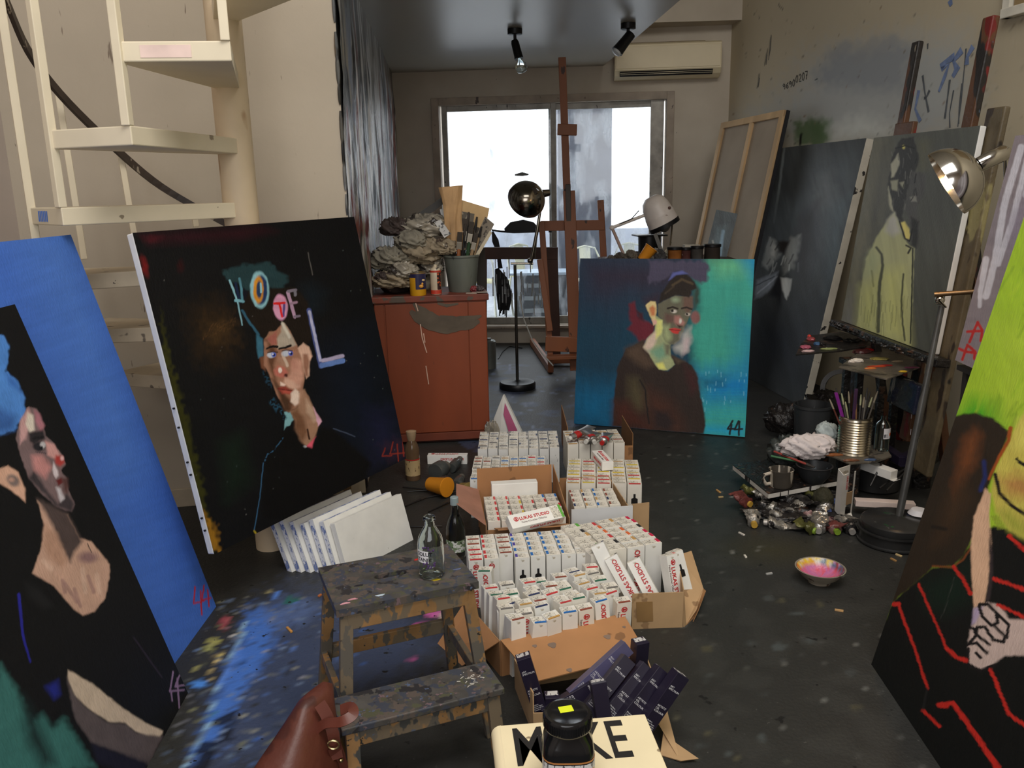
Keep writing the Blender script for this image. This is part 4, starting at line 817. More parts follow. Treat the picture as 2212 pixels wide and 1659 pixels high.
# ---- lime canvas with seated figure (right front)
def p_lime(c):
    T = lambda p: tr(p, 1780, 880, .4696)
    c.poly([(2060, 900), (2100, 860), (2160, 870), (2180, 960), (2080, 930)], (74, 176, 34), 22, .9); c.poly([(2150, 700), (2240, 700), (2240, 900), (2150, 930)], (186, 214, 66), 40, .7)
    for k in range(34):
        x = rnd.uniform(2070, 2260); y = rnd.uniform(470, 900); c.line([(x, y), (x-rnd.uniform(15, 40), y+rnd.uniform(30, 80))], rnd.uniform(3, 9), rnd.choice([(118, 160, 30), (190, 220, 60), (150, 196, 44), (96, 140, 30)]), 5, .35)
    c.poly(T([(150, 1190), (220, 1140), (310, 900), (420, 800), (500, 735), (600, 735), (690, 600), (780, 545), (1000, 600), (1400, 700), (1400, 2200), (640, 2200)]), (15, 17, 16), 3)
    c.poly(T([(440, 800), (600, 740), (680, 700), (680, 900), (560, 960), (470, 920)]), (12, 34, 24), 20, .8)
    c.poly(T([(1100, -100), (930, 10), (862, 128), (792, 280), (768, 380), (790, 480), (850, 565), (930, 610), (1400, 700), (1400, -100)]), (214, 200, 92), 4)
    c.poly(T([(800, 330), (880, 300), (980, 330), (980, 430), (880, 420), (830, 400)]), (196, 146, 80), 14, .8, 5); c.poly(T([(790, 470), (860, 470), (930, 540), (930, 610), (850, 565)]), (176, 178, 70), 10, .8); c.poly(T([(900, 60), (1000, 60), (1000, 200), (880, 180)]), (232, 224, 110), 16, .8)
    c.line(T([(788, 308), (808, 396), (868, 456), (960, 512)]), 8, (36, 30, 24), 3); c.line(T([(888, 238), (905, 258), (940, 272)]), 7, (30, 26, 22), 2)
    for k in range(8): c.line(T([(770+k*4, 500), (800+k*5, 560)]), 2, (150, 160, 60), 1.5, .6)
    c.poly(T([(586, 46), (640, 30), (690, 24), (780, 50), (852, 112), (832, 172), (782, 290), (742, 420), (702, 560), (644, 680), (592, 732), (500, 734), (430, 802), (312, 900), (270, 930), (440, 450)]), (48, 38, 27), 2.5)
    c.poly(T([(640, 130), (700, 92), (726, 130), (700, 260), (640, 340), (600, 420), (590, 360)]), (118, 68, 36), 12, .75, 4); c.poly(T([(560, 420), (640, 300), (680, 420), (560, 620), (500, 640)]), (70, 50, 32), 16, .7); c.line(T([(735, 250), (742, 320), (720, 380)]), 9, (38, 52, 116), 5, .8); c.line(T([(500, 550), (560, 560)]), 8, (26, 22, 18), 4, .8)
    c.line(T([(858, 96), (850, 150), (800, 240), (758, 330)]), (10, 5), (170, 84, 34), 3); c.line(T([(680, 640), (640, 700), (590, 735), (500, 730)]), 4, (128, 70, 34), 2)
    c.poly(T([(742, 372), (766, 400), (760, 520), (772, 622), (758, 800), (738, 902), (690, 924), (680, 800), (674, 640), (690, 500)]), (236, 192, 158), 2); c.poly(T([(760, 560), (774, 640), (778, 760), (764, 880), (744, 905), (760, 760)]), (60, 50, 52), 2.5)
    c.poly(T([(690, 924), (758, 898), (804, 908), (852, 972), (1000, 985), (1000, 1142), (834, 1142), (780, 1182), (722, 1206), (668, 1188), (662, 1100), (672, 1010), (692, 990)]), (216, 192, 182), 2.5)
    c.poly(T([(690, 924), (730, 915), (700, 990), (680, 1000)]), (196, 176, 206), 3)
    for st in [[(712, 912), (728, 960), (770, 1004), (800, 990), (790, 940), (756, 906), (716, 906)], [(780, 1000), (830, 1050), (826, 1080), (780, 1070), (740, 1010), (704, 1012), (700, 1046), (760, 1090)], [(664, 1090), (700, 1084), (750, 1130)], [(700, 1130), (720, 1150)], [(800, 950), (850, 1000), (840, 1060)], [(665, 1110), (660, 1180), (720, 1212), (790, 1184)], [(672, 1012), (690, 1020), (700, 1050), (672, 1080)]]: c.line(T(st), 7, (26, 22, 24), 1.8)
    rd = (206, 46, 36)
    for st, w in [([(436, 814), (500, 960), (566, 1112)], 5), ([(566, 1112), (610, 1150), (652, 1164)], 9), ([(322, 900), (345, 912), (362, 962), (432, 1150), (476, 1292)], 6), ([(318, 905), (345, 905)], 9), ([(596, 732), (640, 790), (676, 858)], 7), ([(850, 590), (960, 690)], 7), ([(780, 790), (860, 815), (1000, 870)], 8), ([(800, 910), (900, 955), (1000, 1000)], 7), ([(530, 1366), (590, 1358), (700, 1510), (800, 1660)], (8, 13)), ([(766, 1206), (850, 1410), (960, 1490)], 8), ([(455, 1394), (532, 1470)], 7), ([(528, 1368), (560, 1372)], 12)]: c.line(T(st), w, rd, 2, 1, 1.5)
    c.line(T([(600, 780), (560, 920), (530, 980)]), 1.5, (70, 70, 66), 1, .6); c.line(T([(475, 1292), (455, 1394)]), 5, (40, 40, 40), 3, .6)
    c.tex(-.3, .05, .02, .12, 5)
B0 = atz(1882, 1435); B1 = atz(2032, 1659); bd = (B1-B0).normalized(); ud = upright((1882, 1430), (2179, 560), bd)
painting('large lime green and black painting of a clasped-hand figure at the right', B0, bd, ud, 1.35, 1.62, .04, p_lime, (172, 208, 52), 1.05, .0048, M('black_edge', (24, 24, 22), .6), m_pntm)
LIM = (B0, bd, ud)
# ---- lilac canvas behind it
def p_lilac(c):
    for st, w in [([(2206, 318), (2170, 440), (2150, 560), (2130, 640)], 15), ([(2222, 330), (2186, 480), (2156, 570)], 13), ([(2130, 560), (2118, 630), (2116, 662)], (14, 8)), ([(2250, 300), (2215, 420)], 14)]: c.line(st, w, (216, 214, 224), 3, .95)
    c.poly([(2180, 480), (2212, 420), (2212, 560), (2180, 600)], (150, 140, 160), 14, .6)
    K2 = lambda p: tr(p, 1880, 560, .2411)
    for st in [[(962, 566), (930, 640), (890, 742)], [(872, 650), (1004, 640)], [(962, 566), (1004, 640), (990, 730)], [(872, 768), (850, 820), (826, 898)], [(795, 800), (860, 830), (945, 840)], [(872, 768), (940, 830), (930, 890)]]: c.line(K2(st), 6, (196, 52, 50), 1.5)
    c.tex(.2, .03, .1, .1, 4)
P0 = aty(2063, 778, 3.25); P1 = aty(2096, 793, 3.13); bd = (P1-P0).normalized(); ud = upright((2063, 778), (2190, 305), bd)
painting('lilac canvas with white drips and red 44 behind the lime painting', P0, bd, ud, .62, .87, .03, p_lilac, (146, 136, 142), 1.1, .0036, m_cvk, m_pntm)
LIL = (P0, bd, ud)
# ---- large canvas turned to the wall: bare linen and stretcher bars
cb = [aty(1557, 265, 7.95), aty(1693, 236, 7.0), aty(1497, 548, 7.8)]
rear = thing('reversed_canvas', 'large canvas showing its bare brown back, leaning in the corner', 'canvas', V(cb[2].x, cb[2].y, 0))
BL2 = cb[2]; up2 = (cb[0]-cb[2]).normalized(); rt2 = (cb[1]-cb[0]); wR = rt2.length; rt2.normalize(); zt = BL2.z/up2.z; BL2 = BL2-up2*zt; hR = (cb[0]-BL2).length; n2 = rt2.cross(up2).normalized()
m_str = M('stretcher_pine', (196, 164, 122), .65, var=.2, vs=5, stretch=(1, 1, .2)); m_lin2 = M('raw_linen', (164, 150, 132), .9, var=.08, vs=3, bump=.1, bs=200)
part(rear, 'linen', G().ob(BL2-n2*.03, rt2*wR, up2*hR, n2*.004), m_lin2)
def rbar(nm, p, q, w): part(rear, nm, G().ob(p, q, (rt2 if abs(q.normalized().dot(up2)) > .5 else up2)*w, n2*.022), m_str, bev=.003)
O2 = BL2-n2*.026
rbar('stretcher_bar', O2, up2*hR, .055); rbar('stretcher_bar', O2+rt2*(wR-.055), up2*hR, .055); rbar('stretcher_bar', O2+rt2*(wR*.50), up2*hR, .05)
rbar('stretcher_bar', O2+up2*(hR-.055)+n2*.001, rt2*wR, .055); rbar('stretcher_bar', O2+n2*.001, rt2*wR, .055)
part(rear, 'canvas_fold', G().ob(O2+rt2*wR+n2*.0, rt2*.012, up2*hR, n2*-.03), m_cvk)
# ---- small study standing on the rear table
sm4 = [aty(1542, 473, 6.75), aty(1588, 482, 6.7), aty(1519, 566, 6.72)]
bd = (sm4[1]-sm4[0]).normalized(); ud = (sm4[0]-sm4[2]); ud = (ud-bd*ud.dot(bd)).normalized()
def p_small(c):
    c.poly([(1545, 490), (1570, 485), (1560, 556), (1540, 560)], (70, 86, 92), 5, .8); c.line([(1562, 500), (1555, 550)], 7, (112, 140, 160), 3, .8); c.line([(1540, 520), (1545, 550)], 4, (130, 132, 126), 2, .7); c.tex(0, .2, .05, .4)
tz_ = aty(1400, 566, 6.35).z; BLs = sm4[2]+ud*max(0.0, (tz_+.02-sm4[2].z)/ud.z)
painting('small grey-blue study with a white side, behind the teal portrait', BLs, bd, ud, (sm4[1]-sm4[0]).length, .36, .05, p_small, (52, 62, 66), 1.6, .004, m_cv)
SMALL = BLs
# ================================================================== SPIRAL STAIR
m_st = M('stair_cream', (226, 214, 188), .55, var=.06, vs=4, spl=[((150, 136, 116), 9, .70, (1, 1, 1)), ((110, 98, 84), 30, .74, (1, 1, 1))])
m_st2 = M('stair_worn', (196, 182, 158), .6, var=.18, vs=5, spl=[((120, 110, 98), 7, .62, (1, 1, 1)), ((84, 76, 68), 24, .70, (1, 1, 1))])
m_rail = M('rail_dark', (58, 48, 42), .5, var=.35, vs=9, spl=[((150, 138, 122), 20, .66, (1, 1, .4))])
PC = aty(503, 265, 3.61); PC = V(PC.x, PC.y, 0)
st = thing('spiral_staircase', 'cream steel spiral staircase with open wedge treads at upper left', 'staircase', PC)
part(st, 'centre_pole', G().lathe([(.072, 0), (.072, 4.2)], 24, Matrix.Translation(PC)), M('pole_plaster', (206, 186, 156), .6, var=.14, vs=3, spl=[((170, 140, 108), 4, .62, (1, 1, .5)), ((90, 80, 70), 16, .72, (1, 1, .5))]), True)
RR = .765
dirv = lambda a: V(math.cos(math.radians(a)), math.sin(math.radians(a)), 0)
for k in range(10):
    a = 300-25*k; z = 2.345-.258*k
    if k > 7: break
    d = dirv(a); n_ = V(-d.y, d.x, 0); hw = .185
    P0 = PC+V(0, 0, z); Rk = RR if k < 7 else .56
    poly = [P0+d*.05-n_*.05, P0+d*Rk-n_*hw, P0+d*Rk+n_*hw, P0+d*.05+n_*.05]
    t_ = part(st, 'tread', G().prism(poly, (0, 0, -.062)), m_st if k < 4 else m_st2, bev=.004)
    if k == 3:
        g = G()
        for q in range(6):
            s0 = P0+d*(RR+.001)+n_*(-.06+q*.018); g.ribbon([s0+V(0, 0, -.012), s0-n_*.006+V(0, 0, -.05)], .008, d, .001)
        part(t_, 'blue_scribble', g, M('blue_scribble', (70, 120, 215), .6))
    if k in (1,):
        part(t_, 'pink_smear', G().ob(P0+d*(RR+.0005)-n_*.10+V(0, 0, -.05), n_*.16, d*.0012, V(0, 0, .038)), M('pink_smear', (232, 206, 196), .6))
def bal(x0, y0, x1, y1, Y, w=.03, mt=None, Y1=None): part(st, 'baluster', G().bar(aty(x0, y0, Y), aty(x1, y1, Y1 or Y), w, w, (.5, -1, 0)), mt or m_st, bev=.003)
def bal3(k, h=1.25, dn=0.0):
    a = 300-25*k-12.5; z = 2.345-.258*(k+1); d = dirv(a); P = PC+d*(RR+.012)
    part(st, 'baluster', G().bar(P+V(0, 0, z-dn), P+V(0, 0, z+h), .03, .03, d), m_st, bev=.003)
bal3(0, 1.3); bal3(1, 1.3); bal3(2, 1.3); bal3(3, 1.3, .06); bal3(4, 0.30, .06)
bal(124, 190, 182, 560, 3.62, .026); bal(258, 318, 292, 520, 3.84, .026); bal(418, 452, 424, 490, 3.98, .026)
rl = [(-22, -60, 3.12), (12, 0, 3.22), (60, 108, 3.36), (130, 203, 3.52), (230, 303, 3.74), (330, 390, 3.90), (420, 446, 3.98), (520, 500, 4.02)]
rq = [aty(x, y, Y) for x, y, Y in rl]; rp = []
for k in range(len(rq)-1):
    a, b, c, d = rq[max(k-1, 0)], rq[k], rq[k+1], rq[min(k+2, len(rq)-1)]
    for t in (0, .2, .4, .6, .8): rp.append((2*b+(c-a)*t+(2*a-5*b+4*c-d)*t*t+(3*b-a-3*c+d)*t**3)/2)
rp.append(rq[-1])
g = G(); rings = []
for k, p in enumerate(rp):
    t_ = (rp[min(k+1, len(rp)-1)]-rp[max(k-1, 0)]).normalized(); sx = t_.cross(V(0, 0, 1)).normalized(); uz = sx.cross(t_)
    rings.append([p-sx*.008-uz*.015, p+sx*.008-uz*.015, p+sx*.008+uz*.015, p-sx*.008+uz*.015])
g.loft(rings); part(st, 'handrail', g, m_rail)
# ================================================================== AIR CONDITIONER AND CEILING SPOTS
m_ac = M('ac_plastic', (226, 212, 178), .45, var=.05, vs=3)
tl, br = onback(1328, 98, .2), onback(1560, 92, .2); zb = onback(1330, 153, .2).z; zv = onback(1333, 172, .16).z
s0, s1 = (tl-BWL).dot(BWd), (br-BWL).dot(BWd); A0 = BWL+BWd*s0; zt_ = tl.z
ac = thing('air_conditioner', 'cream wall air conditioner mounted beside the loft ceiling', 'air conditioner', A0+BWn*.1+V(0, 0, zv))
pr = lambda pts: [A0+BWn*o+V(0, 0, z) for o, z in pts]
part(ac, 'casing', G().prism(pr([(0.004, zt_+.01), (.17, zt_+.015), (.20, zt_), (.21, zb), (.17, zv+.03), (.1, zv), (0.004, zv)]), BWd*(s1-s0)), m_ac, bev=.006)
part(ac, 'front_panel', G().ob(A0+BWd*.01+BWn*.203+V(0, 0, zb+.012), BWd*(s1-s0-.02), BWn*.012, V(0, 0, zt_-zb-.03)), m_ac, bev=.004)
part(ac, 'outlet', G().prism([A0+BWd*.05+BWn*o+V(0, 0, z) for o, z in [(.209, zb-.010), (.222, zb-.012), (.184, zv+.020), (.170, zv+.03)]], BWd*(s1-s0-.13)), M('vent_dark', (26, 26, 28), .6))
for k in range(2):
    f_ = .33+.33*k; o, z = .223-.038*f_, zb-.014-(zb-zv-.035)*f_
    part(ac, 'louvre', G().ob(A0+BWd*.055+BWn*o+V(0, 0, z), BWd*(s1-s0-.14), BWn*.005, V(0, 0, .003)), m_ac)
part(ac, 'air_grille', G().ob(A0+BWd*.05+BWn*.05+V(0, 0, zt_+.0105), BWd*(s1-s0-.2), BWn*.1, V(0, 0, .016)), M('grille_tan', (140, 124, 96), .6), bev=.003)
m_blk = M('black_metal', (22, 22, 24), .4, .3); m_chr = M('chrome', (196, 194, 188), .13, 1.0, var=.06, vs=3)
def spot(label, x, y, Zc, top, elb, end, clear):
    P = atz(x, y, LZ); t_ = thing('ceiling_spot', label, 'spotlight', P)
    part(t_, 'ceiling_rose', G().lathe([(.0, -.001), (.055, -.001), (.055, -.04), (.045, -.045), (0, -.045)], 20, Matrix.Translation(P)), m_blk, True)
    j = P+V(0, 0, -.1); part(t_, 'stem', G().tube([P+V(0, 0, -.04), j], .012, 10), m_blk, True)
    d = Vector(end).normalized(); R_ = d.to_track_quat('Z', 'Y').to_matrix().to_4x4(); R_.translation = j
    part(t_, 'lamp_holder', G().lathe([(0, -.02), (.024, -.02), (.03, .0), (.032, .10), (.034, .12), (0, .12)] if clear else [(0, -.035), (.036, -.035), (.038, .03), (.042, .10), (.045, .13), (0, .13)], 20, R_), m_blk, True)
    if clear: part(t_, 'bulb', G().lathe([(.014, .12), (.02, .135), (.042, .165), (.046, .19), (.036, .218), (0.004, .23)], 20, R_), glassmat('bulb_glass'), True)
    else: part(t_, 'bulb', G().lathe([(.036, .131), (.034, .145), (.02, .152), (.002, .154)], 20, R_), M('frosted', (205, 210, 212), .3), True)
spot('ceiling spotlight with clear round bulb above the window easel', 1112, 62, 0, 0, 0, (.12, -.1, -.5), True)
spot('black angled ceiling spotlight near the air conditioner', 1357, 50, 0, 0, 0, (-.32, -.1, -.38), False)
# ================================================================== RED CABINET AND WHAT STANDS ON IT
m_red = M('red_cabinet', (122, 56, 27), .55, var=.34, vs=2.2, stretch=(1, 1, .25), bump=.06, bs=30, spl=[((74, 34, 24), 22, .72, (3, 3, .2))])
m_redt = M('red_cabinet_top', (112, 54, 38), .6, var=.3, vs=6, spl=[((84, 72, 62), 8, .56, (1, 1, 1))])
c0, c1 = atz(868, 962), atz(1046, 951)
ftl, ftr = aty(806, 640, c0.y), aty(1050, 636, c1.y); CT = (ftl.z+ftr.z)/2+.0
cdx = V(ftr.x-ftl.x, c1.y-c0.y, 0); cw = cdx.length; cdx.normalize(); cdy = V(-cdx.y, cdx.x, 0)
C0 = V(ftr.x, ftr.y, 0)-cdx*cw; CD = .46
cab = thing('red_cabinet', 'red-orange wooden cabinet with a grey smear under the clutter', 'cabinet', C0+cdx*cw/2+cdy*CD/2)
part(cab, 'body', G().ob(C0+V(0, 0, .07), cdx*cw, cdy*CD, V(0, 0, CT-.11)), m_red, bev=.004)
part(cab, 'plinth', G().ob(C0+cdx*.02+cdy*.03, cdx*(cw-.04), cdy*(CD-.05), V(0, 0, .07)), M('plinth_dark', (82, 36, 22), .6))
part(cab, 'base_rail', G().ob(C0-cdy*.012+V(0, 0, .02), cdx*cw, cdy*.014, V(0, 0, .05)), M('rail_red', (112, 52, 32), .6), bev=.002)
part(cab, 'top', G().ob(C0-cdx*.015-cdy*.02+V(0, 0, CT-.04), cdx*(cw+.03), cdy*(CD+.03), V(0, 0, .04)), m_redt, bev=.005)
for s_, w_ in [(.005, .055), (.07, cw-.19), (cw-.115, .11)]:
    part(cab, 'front_board', G().ob(C0+cdx*s_-cdy*.008+V(0, 0, .075), cdx*(w_), cdy*.0085, V(0, 0, CT-.125)), m_red, bev=.002)
cf = lambda x, y, o=.0095: atp(x, y, C0-cdy*o, cdy)
for pts, ws, o_ in [([(893, 655), (905, 668), (925, 682), (945, 690)], [.015, .05, .07, .05], .0095), ([(886, 672), (900, 684), (930, 696), (975, 700), (1015, 700), (1036, 694)], [.02, .06, .085, .09, .07, .02], .0103), ([(950, 684), (985, 690), (1022, 688), (1040, 682)], [.02, .04, .04, .012], .0110), ([(895, 690), (930, 706), (968, 713), (998, 710)], [.02, .05, .05, .015], .0116), ([(945, 655), (965, 660), (990, 656)], [.012, .022, .01], .0095)]:
    q_ = [cf(x, y, o_) for x, y in pts]; sm2 = []
    for k in range(len(q_)-1):
        for t in (0, .25, .5, .75): sm2.append((q_[k].lerp(q_[k+1], t), (ws[k]*(1-t)+ws[k+1]*t)*rnd.uniform(.88, 1.1)))
    sm2.append((q_[-1], ws[-1])); part(cab, 'grey_smear', G().ribbon([a for a, b in sm2], [b for a, b in sm2], -cdy, .0008), M('grey_smear', (86, 74, 60), .6, var=.25, vs=9), label='grey-green paint smear')
g = G()
for p in [[(908, 700), (912, 730), (922, 762)], [(920, 790), (926, 830)], [(898, 655), (903, 672)], [(915, 720), (918, 740)]]: g.ribbon([cf(x, y, .0115) for x, y in p], .006, -cdy, .001)
part(cab, 'pale_drip', g, M('pale_drip2', (206, 170, 150), .5))
TZ = CT
def onc(x, y, dy): return None
def ctop(x, dy):
    """point on cabinet top that projects to column x at depth offset dy behind the front"""
    P = atp(x, 600, C0+cdy*dy, cdy); return V(P.x, P.y, TZ)
def lath(nm, prof, P, mt, label, cat, n=28, group=None, parts=()):
    t_ = thing(nm, label, cat, P, group=group); part(t_, 'body', G().lathe(prof, n, Matrix.Translation(P)), mt, True)
    for pn, pr_, pm2 in parts: part(t_, pn, G().lathe(pr_, n, Matrix.Translation(P)), pm2, True)
    return t_
# bucket with brushes
m_bkt = M('bucket_grey', (96, 100, 92), .5, var=.3, vs=6, stretch=(1, 1, .3), spl=[((60, 62, 60), 10, .60, (1, 1, .3)), ((150, 150, 140), 26, .72, (1, 1, .4))])
bp_ = ctop(998, .17)
hb = .235
bkt = lath('paint_bucket', [(0, 0), (.084, 0), (.088, .006), (.112, hb-.014), (.118, hb-.012), (.118, hb), (.109, hb), (.09, .05), (0, .05)], bp_, m_bkt, 'grey plastic bucket stuffed with brushes on the red cabinet', 'bucket')
bbox = lambda dx, dy, z: bp_+cdx*dx+cdy*dy+V(0, 0, z)
bm = [M('brush_dark', (52, 44, 38), .6), M('brush_green', (40, 70, 44), .5), M('brush_orange', (150, 92, 54), .6), M('brush_tan', (150, 124, 92), .6), M('brush_black', (26, 25, 26), .5)]
def brush(label, p0, p1, w, hm, flat=True, group='brushes in the grey bucket', cat='paintbrush', tipm=None, nm='paintbrush'):
    p0, p1 = Vector(p0), Vector(p1); d = (p1-p0); L = d.length; d.normalize(); t_ = thing(nm, label, cat, p0, group=group)
    part(t_, 'handle', G().tube([p0, p0+d*L*.45, p0+d*L*.66], [w*.22, w*.34, w*.30], 8), hm, True)
    s_ = d.cross(V(0, 1, 0)).normalized(); n_ = s_.cross(d)
    a, b = p0+d*L*.64, p0+d*L*.80
    part(t_, 'ferrule', G().ob(a-s_*w*.45-n_*w*.16, s_*w*.9, n_*w*.32, b-a), M('ferrule', (140, 132, 118), .35, .8), bev=.001)
    part(t_, 'bristles', G().ob(b-s_*w*.42-n_*w*.13, s_*w*.84, n_*w*.26, d*L*.2), tipm or M('bristle_dark', (58, 50, 42), .8), bev=.002)
for i, (dx0, dx1, dy, z1, w, k, lb) in enumerate([(-.02, .035, .02, .46, .03, 0, 'broad flat brush leaning right in the grey bucket'), (.01, .075, -.02, .44, .024, 1, 'green-handled brush leaning right in the grey bucket'), (-.035, -.005, -.05, .38, .026, 2, 'orange-handled brush upright in the grey bucket'),
                                                  (.03, .125, .03, .40, .03, 4, 'black brush fanned far right in the grey bucket'), (.02, .10, -.04, .37, .022, 3, 'tan brush at the right of the grey bucket'), (.045, .10, .05, .45, .026, 0, 'dark long brush behind others in the grey bucket')]):
    brush(lb, bbox(dx0, dy*.6, .07), bbox(dx1, dy, z1), w*1.5, bm[k])
for i, (dx0, dx1, dy, z1) in enumerate([(.0, .06, .03, .50), (.03, .11, .01, .47), (-.01, .03, -.03, .43), (.04, .135, -.02, .41), (-.04, -.03, .02, .45)]):
    p0, p1 = bbox(dx0, dy*.6, .07), bbox(dx1, dy, z1); t_ = thing('old_brush', ['thin black brush, tallest in the grey bucket', 'thin brown brush second from right in the grey bucket', 'thin dark stick in front in the grey bucket', 'thin grey brush lowest at the right of the bucket', 'thin stick beside the paper bag in the bucket'][i], 'paintbrush', p0, group='brushes in the grey bucket')
    part(t_, 'handle', G().tube([p0, p0+(p1-p0)*.8], [.005, .007], 8), bm[[4, 0, 4, 3, 0][i]], True); part(t_, 'bristles', G().tube([p0+(p1-p0)*.8, p1], [.010, .006], 8), bm[[0, 4, 0, 4, 3][i]], True)
crd = M('card_tan', (196, 164, 118), .8, var=.1, vs=8)
def card(nm, label, c4, mt, cat='cardboard', th=.004, group=None):
    n_ = (Vector(c4[1])-Vector(c4[0])).cross(Vector(c4[3])-Vector(c4[0])).normalized()
    return solo(nm, G().prism(c4, n_*th), mt, label, cat, group)
YC = bp_.y
card('card_sheet', 'tan card sheet standing in the bucket against the window', [aty(998, 432, YC+.06), aty(1057, 450, YC+.06), aty(1040, 540, YC+.04), aty(985, 540, YC+.04)], crd)
card('card_sheet', 'dark printed card behind the brushes in the bucket', [aty(990, 455, YC+.045), aty(1025, 462, YC+.045), aty(1012, 540, YC+.02), aty(975, 535, YC+.02)], M('card_grey', (92, 84, 72), .7, spl=[((150, 140, 120), 30, .6, (1, 1, 1))]))
card('card_sheet', 'grey card leaning far right in the bucket', [aty(1048, 468, YC+.02), aty(1068, 484, YC+.02), aty(1035, 550, YC), aty(1012, 545, YC)], M('card_grey2', (122, 112, 98), .7, spl=[((60, 54, 48), 30, .55, (1, 1, 1))]))
card('card_sheet', 'pale card strip at the bucket rim, lowest right', [aty(1058, 498, YC-.02), aty(1063, 503, YC-.02), aty(1032, 556, YC-.03), aty(1026, 552, YC-.03)], M('card_pale', (196, 184, 158), .7))
# crumpled things
def crumple(c, r, seed, n=16, amp=.35, fr=3.0, T=None):
    """crumpled cloth or paper lump with sharp folded creases"""
    n = int(n*1.35); c = Vector(c); a = np.linspace(0, math.pi, n+1)[1:-1][:, None]; b = (np.arange(2*n)*math.pi/n)[None, :]
    x, y, z = np.sin(a)*np.cos(b), np.sin(a)*np.sin(b), -np.cos(a)+0*b
    rg = lambda k, o: 1-np.abs(2*vnoise(x*k+.8*z*k+o+20, y*k-.6*z*k+o+20, seed % 997)-1)
    f = .5*rg(fr*.55, 1.3)+.33*rg(fr*1.15, 7.7)+.17*rg(fr*2.4, 3.1)
    s_ = 1-amp+amp*1.55*f
    px_, py_, pz_ = x*r[0]*s_, y*r[1]*s_, np.maximum(z*r[2]*s_, -r[2]*.8)
    rings = []
    for k in range(x.shape[0]):
        q = [V(px_[k, i], py_[k, i], pz_[k, i]) for i in range(x.shape[1])]
        rings.append([c+(T @ p if T else p) for p in q])
    return G().loft(rings)
m_rag = [M('rag_tan', (142, 128, 106), .85, var=.22, vs=14, spl=[((70, 56, 46), 12, .62, (1, 1, 1)), ((188, 178, 160), 20, .66, (1, 1, 1))]), M('rag_grey', (128, 122, 108), .85, var=.25, vs=12, spl=[((44, 38, 36), 9, .64, (1, 1, 1))]), M('plastic_film', (150, 142, 128), .25, var=.3, vs=10, spl=[((60, 54, 50), 9, .6, (1, 1, 1))]), M('rag_dark', (60, 48, 44), .7, var=.3, vs=10, spl=[((104, 70, 66), 14, .62, (1, 1, 1))])]
for lb, x, y, dy, r, k, sd in [('stained tan rag at the base of the heap left on the cabinet', 850, 605, .10, (.13, .10, .055), 0, 3), ('grey crumpled rag low in the heap above the cabinet edge', 842, 560, .17, (.12, .11, .075), 1, 5), ('tan crumpled cloth in the middle of the cabinet rag heap', 905, 545, .22, (.15, .12, .09), 0, 8), ('crumpled plastic film high on the cabinet rag heap', 915, 490, .26, (.16, .12, .075), 2, 11), ('dark bundled rag high at the left of the rag heap', 855, 492, .26, (.09, .09, .06), 3, 13), ('paint-smeared rag on top of the cabinet heap', 888, 520, .16, (.10, .08, .06), 1, 17), ('folded pale rag hanging over the front cabinet edge', 872, 585, .07, (.085, .06, .05), 2, 19), ('pink-tipped rag at the lower left of the heap', 828, 600, .06, (.05, .04, .035), 3, 23), ('brown paper crumple left of the bucket rim', 955, 535, .16, (.09, .07, .055), 0, 29), ('grey plastic crumple behind the spray can', 930, 575, .22, (.08, .06, .06), 2, 31)]:
    P = atp(x, y, C0+cdy*dy, cdy); solo('crumpled_rag', crumple(P, r, sd, 24, .62, 6.0), m_rag[k], lb, 'rag', 'rag heap on the cabinet', smooth=2)
solo('waste_sack', crumple(C0+cdx*.13+cdy*.25+V(0, 0, TZ+.085), (.12, .16, .105), 41, 18, .3, 3), m_rag[3], 'dark bulging sack inside the rag heap on the cabinet', 'sack', 'rag heap on the cabinet', smooth=2)
solo('waste_sack', crumple(C0+cdx*.30+cdy*.33+V(0, 0, TZ+.12), (.13, .10, .15), 43, 18, .3, 3), m_rag[1], 'grey bulging sack supporting the rag heap by the bucket', 'sack', 'rag heap on the cabinet', smooth=2)
# paper bag
g = G(); rr = [(945, 405, 990, 400), (955, 445, 985, 440), (960, 480, 985, 475), (958, 515, 990, 515), (962, 540, 992, 540)]
rings = []
for k, (xa, ya, xb, yb) in enumerate(rr):
    A, B = aty(xa+30-28, ya, YC+.02), aty(xb+10, yb, YC+.02); m_ = (A+B)/2; h_ = (B-A)/2; rg = []
    for i in range(14):
        a = 2*math.pi*i/14; s_ = 1+.16*math.sin(5*a+k)+.08*math.sin(9*a); rg.append(m_+h_*math.cos(a)*s_+V(0, .03*math.sin(a)*s_, .004*math.sin(7*a)))
    rings.append(rg)
solo('paper_bag', g.loft(rings[::-1]), M('kraft_paper', (188, 150, 106), .8, var=.16, vs=9), 'crumpled brown paper bag standing up out of the bucket', 'paper bag')
